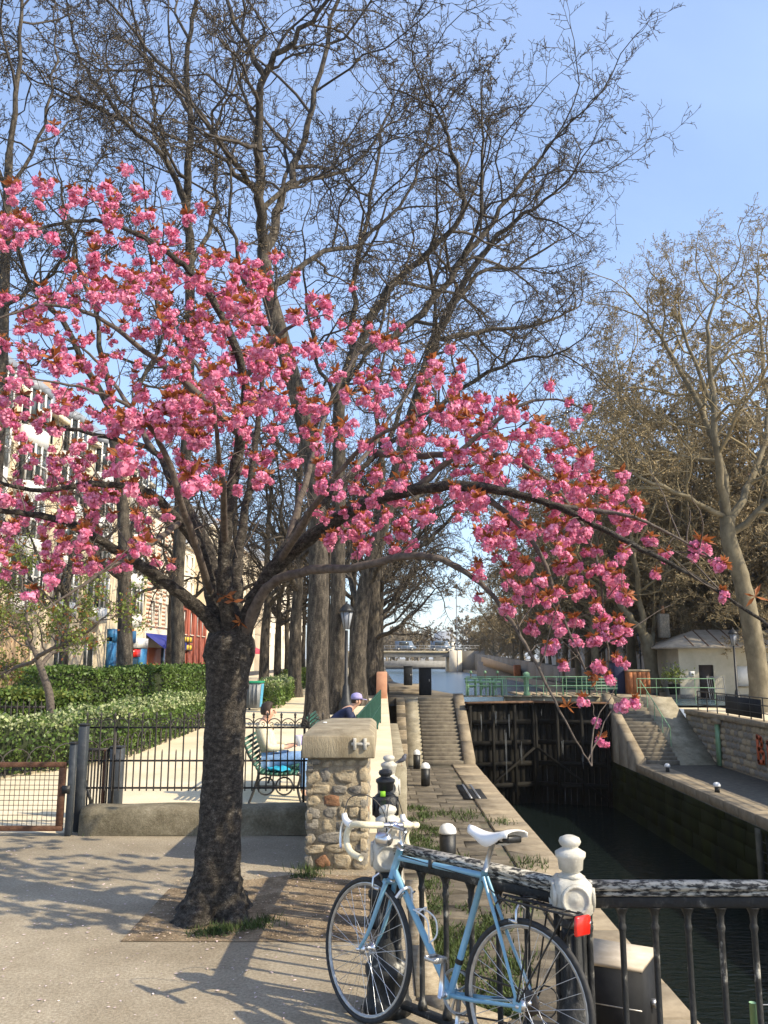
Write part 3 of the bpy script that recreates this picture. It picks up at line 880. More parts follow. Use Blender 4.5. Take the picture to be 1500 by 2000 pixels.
# --- hut with hipped zinc roof on the far terrace
HY, HX0, HX1 = 54.0, X_at(1327, 54, 1), 28.0
hz = ZT
ht = thing('lock_hut', 'low grey rendered lock keepers hut with hipped metal roof', 'hut', ((HX0 + HX1) / 2, HY + 2, hz))
hb = 3.4
w = MB()
dx0, dx1 = X_at(1367, HY, 0), X_at(1396, HY, 0)
wx0, wx1 = X_at(1441, HY, 0), X_at(1475, HY, 0)
holes = [(dx0, dx1, hz, hz + 2.25), (wx0, wx1, hz + .95, hz + 2.2)]
rects_holes(w, HX0, HX1, hz, hz + hb, holes, lambda u, v, d: (u, HY + d, v), .18)
rects_holes(w, HY, HY + 4.2, hz, hz + hb, [(HY + .9, HY + 1.7, hz + 1.0, hz + 2.35)], lambda u, v, d: (HX0 + d, u, v), .15)
w.add([(HX0, HY + 4.2, hz), (HX1, HY + 4.2, hz), (HX1, HY + 4.2, hz + hb), (HX0, HY + 4.2, hz + hb)], [(0, 1, 2, 3)])
w.build('wall', 'hut_wall', ht)
MB().box((HX0 - .04, HY - .05, hz), (dx0 - .02, HY - .004, hz + .4)).build('plinth', 'stone_grey', ht)
MB().box((dx1 + .02, HY - .05, hz), (HX1, HY - .004, hz + .4)).build('plinth', 'stone_grey', ht)
MB().box((dx0, HY + .12, hz), (dx1, HY + .17, hz + 2.25)).build('door', 'door_dark', ht)
ws = MB().box((wx0, HY + .1, hz + .95), (wx1, HY + .16, hz + 2.2)).build('window', 'white', ht)
MB().box((wx0 - .1, HY - .12, hz + .85), (wx1 + .1, HY - .003, hz + .93)).build('sill', 'concrete', ws)
MB().box((HX0 + .08, HY + .9, hz + 1.0), (HX0 + .13, HY + 1.7, hz + 2.35)).build('window', 'white', ht)
MB().box((X_at(1347, HY, 1) - .02, HY - .03, hz + 1.55), (X_at(1347, HY, 1) + .3, HY - .004, hz + 1.85)).build('notice', 'white', ht)
E0 = (HX0 - .9, HY - .7, hz + hb); E1 = (HX1 + .9, HY + 4.9, hz + hb)
rz = hz + hb + 1.15
rA, rB = (HX0 + 1.9, HY + 2.1, rz), (HX1 - 2, HY + 2.1, rz)
c4 = [(E0[0], E0[1], E0[2]), (E1[0], E0[1], E0[2]), (E1[0], E1[1], E0[2]), (E0[0], E1[1], E0[2])]
rf = MB().add(c4 + [(p[0], p[1], p[2] - .12) for p in c4] + [rA, rB],
              [(0, 1, 9, 8), (1, 2, 9), (2, 3, 8, 9), (3, 0, 8), (0, 4, 5, 1), (1, 5, 6, 2), (2, 6, 7, 3), (3, 7, 4, 0), (7, 6, 5, 4)]).build('roof', 'roof_zinc', ht)
for k in range(9):
    t = (k + .5) / 9
    x = E0[0] + 1.2 + t * (E1[0] - E0[0] - 2.4)
    lo = np.array([x, E0[1] + .05, E0[2] + .03]); hi_x = min(max(x, rA[0]), rB[0])
    run = (x - E0[0]) / (rA[0] - E0[0]) if x < rA[0] else 1
    hi = np.array([x, E0[1] + (rA[1] - E0[1]) * min(1, run), E0[2] + (rz - E0[2]) * min(1, run) + .03])
    MB().bar(lo, hi, .05, .06).build('seam', 'rust_plank', rf)
MB().box((HX0 - .2, HY + 2.6, rz - .5), (HX0 + .45, HY + 3.2, rz + 1.1), .02).build('chimney', 'stone_grey', rf)
MB().lathe([(.14, 0), (.11, .55)], 10, (HX0 + .12, HY + 2.9, rz + 1.1)).build('chimney_pot', 'stone_rust', rf)
# things in front of the hut
def pole_lamp(px, Y, zg, h, label, s=1.0):
    x = X_at(px, Y, 1)
    l = thing('street_lamp', label, 'street lamp', (x, Y, zg), 'black street lamps with lanterns')
    MB().lathe([(.24 * s, 0), (.22 * s, .35), (.14 * s, .5), (.10 * s, .9), (.055 * s, 1.0), (.05 * s, h - .75)], 12, (x, Y, zg)).build('post', 'iron_black', l, True)
    ln = MB().lathe([(.09 * s, 0), (.20 * s, .45 * s + .1)], 6, (x, Y, zg + h - .72)).build('lantern', 'zinc', l)
    MB().lathe([(.26 * s, 0), (.22 * s, .08), (.12 * s, .22), (.03 * s, .27), (.03 * s, .33), (.01, .35)], 6, (x, Y, zg + h - .72 + .45 * s + .1)).build('hood', 'iron_black', ln)
    for k in range(6):
        a = k * math.pi / 3
        MB().tube([(x + .09 * s * math.cos(a), Y + .09 * s * math.sin(a), zg + h - .72), (x + .2 * s * math.cos(a), Y + .2 * s * math.sin(a), zg + h - .62 + .45 * s)], .012, 4).build('glazing_bar', 'iron_black', ln)
pole_lamp(1437, 46.5, ZT, 4.1, 'black street lamp with lantern standing in front of the hut door', 1.15)
pole_lamp(1252, 60.0, ZU, 3.9, 'black street lamp with lantern beside the forked pale tree trunk', 1.0)
pole_lamp(676, 27.5, 0, 3.45, 'black street lamp with lantern between the big garden trunks', 1.05)
bf = thing('iron_railing', 'black iron railing on the coping above the graffiti wall', 'railing', (16.1, 38, ZT))
for k in range(14):
    y = 27.5 + k * 1.25
    MB().tube([(16.15, y, ZT + .01), (16.15, y, ZT + 1.0)], .03, 6).build('post', 'iron_black', bf)
for z in (.35, .68, 1.0):
    MB().tube([(16.15, 27.5, ZT + z), (16.15, 27.5 + 13 * 1.25, ZT + z)], .025, 6).build('rail', 'iron_black', bf)
MB().box((16.13, 36.4, ZT + .12), (16.16, 40.2, ZT + .92)).build('dark_panel', 'cabinet_black', bf)
ob = thing('tool_box', 'rust brown wooden shed box behind the stair to the hut', 'shed', (X_at(1255, 52), 53, ZU))
ox0, ox1 = X_at(1227, 52, 0), X_at(1270, 52, 0)
MB().box((ox0, 52, ZU - .02), (ox1, 53.4, ZU + 1.35), .02).build('body', 'orange_box', ob)
MB().box((ox0 - .05, 51.95, ZU + 1.352), (ox1 + .05, 53.45, ZU + 1.45), .01).build('lid', 'tan_plank', ob)
for k in range(5):
    MB().box((ox0 + .05 + k * (ox1 - ox0) / 5, 51.975, ZU), (ox0 + .02 + (k + 1) * (ox1 - ox0) / 5, 51.997, ZU + 1.3)).build('plank', 'orange_box', ob)
dk = thing('blue_container', 'dark navy container beside the rust brown shed box', 'container', (X_at(1215, 53), 53, ZU))
MB().box((X_at(1202, 52.5), 52.6, ZU - .02), (X_at(1226, 52.5), 54, ZU + 1.9), .03).build('body', 'jacket_navy', dk)
MB().box((X_at(1200, 52.5), 52.55, ZU + 1.902), (X_at(1226.5, 52.5), 54.05, ZU + 1.98), .01).build('lid', 'jacket_navy', dk)
bar_ = thing('wire_barrier', 'pale wire barrier leaning beside the hut door', 'barrier', (X_at(1403, 53), 53.2, ZT))
xa, xb_ = X_at(1386, 53.2, 0), X_at(1418, 53.2, 0)
for x in np.linspace(xa, xb_, 9):
    MB().tube([(x, 53.2, ZT), (x - .1, 53.3, ZT + 1.55)], .012 if 0 < x - xa < xb_ - xa - .01 else .03, 5).build('wire', 'steel_dull', bar_)
for z in (.1, .8, 1.5):
    MB().tube([(xa - z * .06, 53.2 + z * .06, ZT + z), (xb_ - z * .06, 53.2 + z * .06, ZT + z)], .025, 5).build('rail', 'steel_dull', bar_)
hp = thing('potted_plant', 'leafy light green shrub in a dark pot by the hut corner', 'plant', (X_at(1317, 51), 51, ZU))
xx = X_at(1317, 51, 0)
MB().lathe([(.28, 0), (.36, .6), (.38, .62)], 12, (xx, 51, ZU)).build('pot', 'cabinet_black', hp, True)
lv, lq = leafquads(np.array([xx, 51, ZU + 1.15]) + rng.normal(size=(420, 3)) * (.33, .33, .26), .16)
MB().addq(lv, lq).build('foliage', 'young_leaf', hp)
gr2 = thing('handrail', 'pale grey handrail descending the concrete slope by the stair to the hut', 'railing', (14.4, 44, ZQ))
for k in range(5):
    t = k / 4
    y, z = YS1 + .1 - t * 4.6, ZU - t * 4.6 * (ZU - ZQ) / (YS1 - YS0)
    MB().tube([(14.3, y, z), (14.3, y, z + .95)], .022, 5).build('post', 'lock_green', gr2)
MB().tube([(14.3, YS1 + .1, ZU + .95), (14.3, YS1 - 4.5, ZU - 4.6 * (ZU - ZQ) / (YS1 - YS0) + .95)], .024, 5).build('rail', 'lock_green', gr2)
gr3 = thing('handrail', 'thin pale handrail along the edge in front of the hut', 'railing', (16, 48.5, ZU))
for k in range(5):
    MB().tube([(14.4 + k * 1.1, 48.2, ZT if k > 1 else ZU - .01), (14.4 + k * 1.1, 48.2, ZU + 1.0)], .02, 5).build('post', 'lock_green', gr3)
for z in (.5, 1.0):
    MB().tube([(14.4, 48.2, ZU + z), (18.8, 48.2, ZU + z)], .022, 5).build('rail', 'lock_green', gr3)

# ================================================================== BRIDGE, FAR BANK, BUILDINGS
BY = 163.0
br = thing('road_bridge', 'flat concrete road bridge crossing the basin in the distance', 'bridge', (6, BY, ZB))
MB().box((-14, BY, 2.05), (12.6, BY + 9, 3.25), .05).build('deck', 'bridge_concrete', br)
MB().box((-14, BY - .25, 2.85), (12.6, BY - .02, 3.2)).build('fascia', 'concrete', br)
MB().box((12.62, BY - 1, ZB - 1), (15.0, BY + 10, 3.3)).build('pier', 'facade_cream_pale', br)
MB().box((15.02, BY - .5, ZB - 1), (19.5, BY + 10, 3.25)).build('abutment', 'stone_grey', br)
MB().box((-14, BY + 1, ZB - 1), (-1.2, BY + 9, 2.04)).build('abutment', 'stone_grey', br)
for k in range(28):
    MB().box((-12 + k * 1.1, BY + .1, 3.25), (-11.93 + k * 1.1, BY + .17, 4.25)).build('parapet_post', 'zinc', br)
for z in (3.7, 4.22):
    MB().box((-12, BY + .1, z), (18.5, BY + .18, z + .07)).build('parapet_rail', 'zinc', br)
MB().box((-1, BY + 45, ZB - .2), (20, BY + 46, 1.2)).build('far_quay', 'bridge_concrete', br)
bw = thing('quay_wall', 'long dark stone quay wall along the far side of the basin', 'wall', (17.5, 110, ZB))
for k in range(20):
    y0 = 62 + k * 5.05
    MB().box((17.5, y0 + .02, ZB - 1), (18.1, y0 + 5.03, .55 + k * .115), .02).build('wall_section', 'stone_grey', bw)
rp_ = thing('ramp_wall', 'tan sunlit ramp parapet sloping down towards the basin by the bridge', 'wall', (13.5, 112, ZB))
v = [(13.4, 116, 2.0), (16.2, 104, .7), (16.2, 104, -.2), (13.4, 116, .9)]
v2 = [(x + .35, y + .5, z) for x, y, z in v]
MB().add(v + v2, [(0, 1, 2, 3), (7, 6, 5, 4), (0, 4, 5, 1), (1, 5, 6, 2), (2, 6, 7, 3), (3, 7, 4, 0)]).build('parapet', 'wood_tan', rp_)
MB().box((16.0, 103.6, ZB - .6), (16.8, 104.4, 1.0), .05).build('end_post', 'orange_box', rp_)
MB().add([(13.2, 116.6, ZB - .6), (16.6, 104.5, ZB - .6), (16.6, 104.5, .6), (13.2, 116.6, 1.4), (13.2, 120, ZB - .6), (18, 110, ZB - .6), (18, 110, .6), (13.2, 120, 1.4)],
         [(0, 1, 2, 3), (3, 2, 6, 7), (0, 3, 7, 4), (1, 5, 6, 2)]).build('ramp_body', 'stone_grey', rp_)
def car(x, y, z, ang, material, label, van=False):
    c = thing('parked_car', label, 'car', (0, 0, 0), 'cars near the bridge', local=True)
    hh = 1.9 if van else 1.42
    prof = [(-2.1, .35), (2.1, .35), (2.15, .75), (1.25 if not van else 1.7, .95), (.65 if not van else 1.3, hh), (-1.3 if not van else -2.0, hh), (-2.0, .95)]
    v = [(px, -.82, pz) for px, pz in prof] + [(px, .82, pz) for px, pz in prof]
    n = len(prof)
    MB().add(v, [tuple(range(n - 1, -1, -1)), tuple(range(n, 2 * n))] + [(i, (i + 1) % n, n + (i + 1) % n, n + i) for i in range(n)]).build('body', material, c)
    for s_ in (-1, 1):
        MB().box((-1.2, s_ * .835 - .006, .98), (.7, s_ * .835 + .006, hh - .14)).build('side_window', 'window_glass', c)
        for wx in (-1.35, 1.3):
            w_ = MB().lathe([(.02, -.1), (.32, -.1), (.33, 0), (.32, .1), (.02, .1)], 12, (wx, s_ * .76, .33), 'y').build('wheel', 'tyre', c)
            MB().lathe([(.02, -.108), (.17, -.108), (.17, .108), (.02, .108)], 10, (wx, s_ * .76, .33), 'y').build('rim', 'steel_dull', w_)
    for s_ in (-1, 1):
        MB().box((2.12, s_ * .6 - .15, .6), (2.17, s_ * .6 + .15, .74)).build('headlight', 'white', c)
    c.location = (x, y, z); c.rotation_euler = (0, 0, ang)
car(11.2, BY + 3, 3.26, 0, 'car_blue', 'blue grey van crossing the far bridge', True)
car(4.2, BY + 3.2, 3.26, 0, 'car_blue', 'dark blue van crossing the far bridge nearer the garden trees', True)
car(25.5, 145, ZT + .01, R(80), 'car_white', 'white car parked under the far bank trees by the bridge')
car(29, 118, ZT + .01, R(90), 'car_dark', 'dark car parked under the far bank trees')
sheet('road', [(19, 62), (30, 62), (30, 205), (19, 205)], ZT + .006, 'asphalt')

def facade(label, X, y0, y1, h, wins, wall, face=1, roof='zinc', name='apartment_building', frame='white', depth=10, group=None, z0=-.1, bars=True, trim=None, roofh=2.2):
    b = thing(name, label, 'building', (X - face * depth / 2, (y0 + y1) / 2, z0), group)
    m = MB()
    rects_holes(m, y0, y1, z0, h, [w[:4] for w in wins], lambda u, v, d: (X - face * d, u, v), .28)
    xb = X - face * depth
    m.add([(X, y0, z0), (xb, y0, z0), (xb, y0, h), (X, y0, h)], [(0, 1, 2, 3)])
    m.add([(X, y1, z0), (xb, y1, z0), (xb, y1, h), (X, y1, h)], [(0, 1, 2, 3)])
    m.add([(xb, y0, z0), (xb, y1, z0), (xb, y1, h), (xb, y0, h)], [(0, 1, 2, 3)])
    m.build('wall', wall, b)
    rv = [(X + face * .25, y0, h), (X + face * .25, y1, h), (xb, y1, h), (xb, y0, h)]
    ru = [(X - face * 1.3, y0 + .3, h + roofh), (X - face * 1.3, y1 - .3, h + roofh), (xb + face * 1.0, y1 - .3, h + roofh), (xb + face * 1.0, y0 + .3, h + roofh)]
    r_ = MB().add(rv + ru, [(0, 1, 2, 3), (4, 5, 6, 7), (0, 1, 5, 4), (1, 2, 6, 5), (2, 3, 7, 6), (3, 0, 4, 7)]).build('roof', roof, b)
    MB().box((X - face * 3 - .6, (y0 + y1) / 2 - .9, h + roofh), (X - face * 3 + .6, (y0 + y1) / 2 + .9, h + roofh + 1.3)).build('chimney', 'facade_brick', r_)
    MB().box((min(X + face * .004, X + face * .34), y0, h - .35), (max(X + face * .004, X + face * .34), y1, h - .02)).build('cornice', trim or wall, b)
    for w in wins:
        a, c, d, e = w[:4]
        wn_ = MB()
        xf = X - face * .2
        t = .07
        for (p, q_, r2, s2) in ((a, a + t, d, e), (c - t, c, d, e), (a + t, c - t, d, d + t), (a + t, c - t, e - t, e)):
            wn_.box((xf - .03, p, r2), (xf + .03, q_, s2))
        if bars:
            wn_.box((xf - .028, (a + c) / 2 - .035, d + t), (xf + .028, (a + c) / 2 + .035, e - t))
        wo_ = wn_.build('window', frame, b)
        MB().box((xf - .045, a + .01, d + .01), (xf - .032, c - .01, e - .01)).build('pane', 'window_glass', wo_) if face < 0 else \
            MB().box((xf - .05, a + .01, d + .01), (xf - .035, c - .01, e - .01)).build('pane', 'window_glass', wo_)
        MB().box((min(X + face * .003, X + face * .14), a - .08, d - .1), (max(X + face * .003, X + face * .14), c + .08, d - .01)).build('sill', trim or wall, wo_)
    return b
FX = -20.0
# cream block with glazed bow windows
bays = [40.6, 45.4, 51.4, 57.2, 65.6]
wins = []
for fl in range(4):
    z = 5.2 + fl * 3.1
    for y in (43.0, 48.6, 54.4, 60.2, 62.6, 69.2):
        wins.append((y - .5, y + .5, z - .1, z + 1.9))
for y in (41, 46, 52, 57):
    wins.append((y - 1.0, y + 1.4, .9, 3.2))
b1 = facade('cream apartment block with stacked white glazed bow windows', FX, 38, 70, 16.5, wins, 'facade_cream')
for y in bays:
    bb = MB()
    for fl in range(4):
        z = 5.2 + fl * 3.1
        base = [(FX + .002, y - 1.5), (FX + .75, y - .85), (FX + .75, y + .85), (FX + .002, y + 1.5)]
        sp = MB().prism(base, z - 1.0, z).build('bay_spandrel', 'white', b1)
        inn = [(FX + .003, y - 1.42), (FX + .68, y - .8), (FX + .68, y + .8), (FX + .003, y + 1.42)]
        MB().prism(inn, z + .003, z + 2.097).build('bay_glazing', 'window_glass', sp)
        fr = MB()
        for (x, yy) in ((FX + .74, y - .84), (FX + .74, y), (FX + .74, y + .84), (FX + .06, y - 1.45), (FX + .06, y + 1.45), (FX + .4, y - 1.15), (FX + .4, y + 1.15)):
            fr.box((x - .05, yy - .05, z + .001), (x + .05, yy + .05, z + 2.1))
        fr.box((FX + .69, y - .82, z + .95), (FX + .75, y + .82, z + 1.05))
        fr.build('bay_frame', 'white', sp)
    MB().prism([(FX + .002, y - 1.52), (FX + .78, y - .87), (FX + .78, y + .87), (FX + .002, y + 1.52)], 5.2 + 3 * 3.1 + 2.1, 5.2 + 3 * 3.1 + 2.6).build('bay_roof', 'zinc', b1)
# street front shops
sh = thing('shop_front', 'bright blue shop front with a red panel at the foot of the cream block', 'shop', (FX + .3, 65, -.1))
MB().box((FX + .004, 60.5, -.1), (FX + .4, 61.6, 3.3)).build('pilaster', 'shop_blue', sh)
MB().box((FX + .004, 68.0, -.1), (FX + .4, 69.6, 3.0)).build('pilaster', 'shop_blue', sh)
MB().box((FX + .004, 60.5, 3.0), (FX + .5, 66, 3.9)).build('fascia', 'shop_blue', sh)
MB().box((FX + .004, 66.01, 2.6), (FX + .45, 69.6, 3.4)).build('fascia', 'white', sh)
MB().box((FX + .004, 66.2, 1.9), (FX + .35, 67.9, 2.5)).build('poster', 'reflector_red', sh)
MB().box((FX + .004, 61.62, -.1), (FX + .2, 67.9, 1.88)).build('shop_window', 'window_glass', sh)
gd = thing('garage_front', 'timber panelled gate at the foot of the cream block near the young shrub tree', 'gate', (FX + .3, 45, -.1))
for k in range(9):
    MB().box((FX + .004, 42.8 + k * .5, -.1), (FX + .12, 43.27 + k * .5, 3.6)).build('board', 'wood_tan', gd)
# brick striped house
wins = []
for fl in range(3):
    for y in (72.2, 74.5, 76.8):
        wins.append((y - .5, y + .5, 4.6 + fl * 3.0, 6.7 + fl * 3.0))
b2 = facade('narrow house with cream and brick striped front', FX, 70.02, 79, 14.5, wins, 'facade_cream_pale', trim='facade_cream_pale')
for k in range(26):
    z = 4.4 + k * .36
    for (ya, yb2) in ((70.1, 71.55), (72.85, 73.85), (75.15, 76.15), (77.45, 78.9)):
        MB().box((FX + .003, ya, z), (FX + .03, yb2, z + .18)).build('brick_band', 'facade_brick', b2)
aw = thing('awning', 'navy blue shop awning with small white lettering', 'awning', (FX, 74, 2.5))
v = [(FX + .01, 70.4, 3.9), (FX + .01, 78.4, 3.9), (FX + 1.6, 78.4, 3.2), (FX + 1.6, 70.4, 3.2), (FX + 1.6, 78.4, 2.6), (FX + 1.6, 70.4, 2.6), (FX + .01, 70.4, 3.75), (FX + .01, 78.4, 3.75)]
MB().add(v, [(0, 1, 2, 3), (3, 2, 4, 5), (0, 3, 5, 6), (1, 7, 4, 2)]).build('canvas', 'awning_navy', aw)
for k in range(9):
    MB().box((FX + 1.605, 72 + k * .42, 2.75), (FX + 1.612, 72 + k * .42 + .3, 2.95 + (k % 3) * .04)).build('lettering', 'white', aw)
so = thing('shop_front', 'orange red shop door under the navy awning', 'shop', (FX, 73, -.1))
MB().box((FX + .004, 71, -.1), (FX + .12, 75, 2.7)).build('door', 'door_orange', so)
MB().box((FX + .004, 75.05, -.1), (FX + .1, 77.4, 2.7)).build('shop_window', 'window_glass', so)
# red house
wins = [(y - .6, y + .6, z, z + 2.4) for y in (81, 84, 87, 90, 92.6) for z in (4.2,)] + [(y - .45, y + .45, z, z + 1.7) for y in (81, 84, 87, 90, 92.6) for z in (8.4, 11.2)]
b3 = facade('red painted house with pale cornice', FX, 79.02, 94, 7.4, wins[:5], 'facade_red', trim='facade_cream_pale', roof='facade_cream_pale', roofh=.5)
b3b = facade('pale upper storeys set back behind the red house', FX - 1.5, 79.04, 93.98, 14.0, [w for w in wins[5:]], 'facade_cream_pale', z0=7.8)
for k in range(6):
    MB().box((FX + .003, 79.6 + k * 2.75, -.1), (FX + .16, 79.95 + k * 2.75, 7.0)).build('pilaster', 'facade_red', b3)
ys = thing('hanging_sign', 'yellow two row signboard on the red house', 'sign', (FX + .6, 83, 3))
for k, z in enumerate((2.55, 3.35)):
    MB().box((FX + .17, 81.2, z), (FX + .3, 86.4, z + .62)).build('panel', 'door_dark', ys)
    for j in range(4):
        MB().box((FX + .302, 81.4 + j * 1.25, z + .08), (FX + .32, 82.3 + j * 1.25, z + .54)).build('lettering', 'sign_yellow', ys)
wins = [(y - .5, y + .5, 4 + f * 3, 6 + f * 3) for y in range(97, 129, 4) for f in range(4)]
facade('cream stone block beyond the red house', FX, 94.02, 130, 17, wins, 'facade_cream', trim='facade_cream_pale', bars=False)
wins = [(y - .6, y + .6, 4 + f * 3.1, 6 + f * 3.1) for y in range(134, 200, 6) for f in range(4)]
facade('pale long block at the end of the garden street', FX + 1, 130.5, 203, 17, wins, 'facade_cream_pale', bars=False)
ar = thing('awning', 'dark red cafe awning beyond the red house', 'awning', (FX, 110, 2.6))
v = [(FX + .01, 100, 4.0), (FX + .01, 122, 4.0), (FX + 2.2, 122, 3.0), (FX + 2.2, 100, 3.0), (FX + 2.2, 122, 2.4), (FX + 2.2, 100, 2.4)]
MB().add(v, [(0, 1, 2, 3), (3, 2, 4, 5)]).build('canvas', 'awning_red', ar)
for y in (100.2, 121.8):
    MB().tube([(FX + .02, y, 2.6), (FX + 2.15, y, 3.0)], .04, 5).build('arm', 'steel_dull', ar)
# shaded blocks of the opposite bank
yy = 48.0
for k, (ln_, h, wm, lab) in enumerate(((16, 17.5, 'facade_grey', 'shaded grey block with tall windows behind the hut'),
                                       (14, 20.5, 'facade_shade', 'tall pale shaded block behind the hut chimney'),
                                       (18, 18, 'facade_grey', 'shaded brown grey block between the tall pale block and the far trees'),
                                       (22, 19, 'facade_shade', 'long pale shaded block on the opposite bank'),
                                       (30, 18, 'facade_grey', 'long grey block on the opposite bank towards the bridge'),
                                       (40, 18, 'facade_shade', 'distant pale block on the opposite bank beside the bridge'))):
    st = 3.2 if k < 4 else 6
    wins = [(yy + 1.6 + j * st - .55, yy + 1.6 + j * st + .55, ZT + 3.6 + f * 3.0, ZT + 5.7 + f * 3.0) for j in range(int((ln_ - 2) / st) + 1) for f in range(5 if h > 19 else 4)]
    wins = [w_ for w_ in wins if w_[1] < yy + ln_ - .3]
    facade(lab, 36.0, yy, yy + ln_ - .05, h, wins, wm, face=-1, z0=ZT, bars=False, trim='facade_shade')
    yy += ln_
# white house with slate roof far beyond the bridge
fx, fy = X_at(868, 330, 5), 330
wh = thing('distant_house', 'small white house with dark slate roof far beyond the bridge', 'building', (fx, fy, -.3))
MB().box((fx - 4, fy, -.3), (fx + 4, fy + 8, 8.6)).build('wall', 'facade_cream_pale', wh)
MB().add([(fx - 4.3, fy - .3, 8.6), (fx + 4.3, fy - .3, 8.6), (fx + 4.3, fy + 8.3, 8.6), (fx - 4.3, fy + 8.3, 8.6), (fx - 3, fy + 1.5, 12.4), (fx + 3, fy + 1.5, 12.4), (fx + 3, fy + 6, 12.4), (fx - 3, fy + 6, 12.4)],
         [(0, 1, 5, 4), (1, 2, 6, 5), (2, 3, 7, 6), (3, 0, 4, 7), (4, 5, 6, 7)]).build('roof', 'zinc', wh)
for k in range(4):
    for f in range(2):
        MB().box((fx - 3.2 + k * 1.8, fy - .06, 3.2 + f * 2.8), (fx - 2.4 + k * 1.8, fy - .004, 5.2 + f * 2.8)).build('window', 'window_glass', wh)
for k, px in enumerate((893, 1090)):
    Y = (150, 75)[k]
    x = X_at(px, Y, 3)
    z0 = (3.2, ZB - .3)[k]
    m = thing('mast', ('slim grey lamp mast standing by the far bridge', 'tall thin grey mast rising from the basin beyond the footbridge')[k], 'mast', (x, Y, z0))
    MB().tube([(x, Y, z0 if k else ZB - .5), (x, Y, (14.5, 9.0)[k])], (.09, .06)[k], 6).build('pole', 'zinc', m)
    MB().box((x - .5, Y - .1, (14.4, 8.9)[k]), (x + .5, Y + .1, (14.6, 9.0)[k])).build('lamp_head', 'zinc', m)

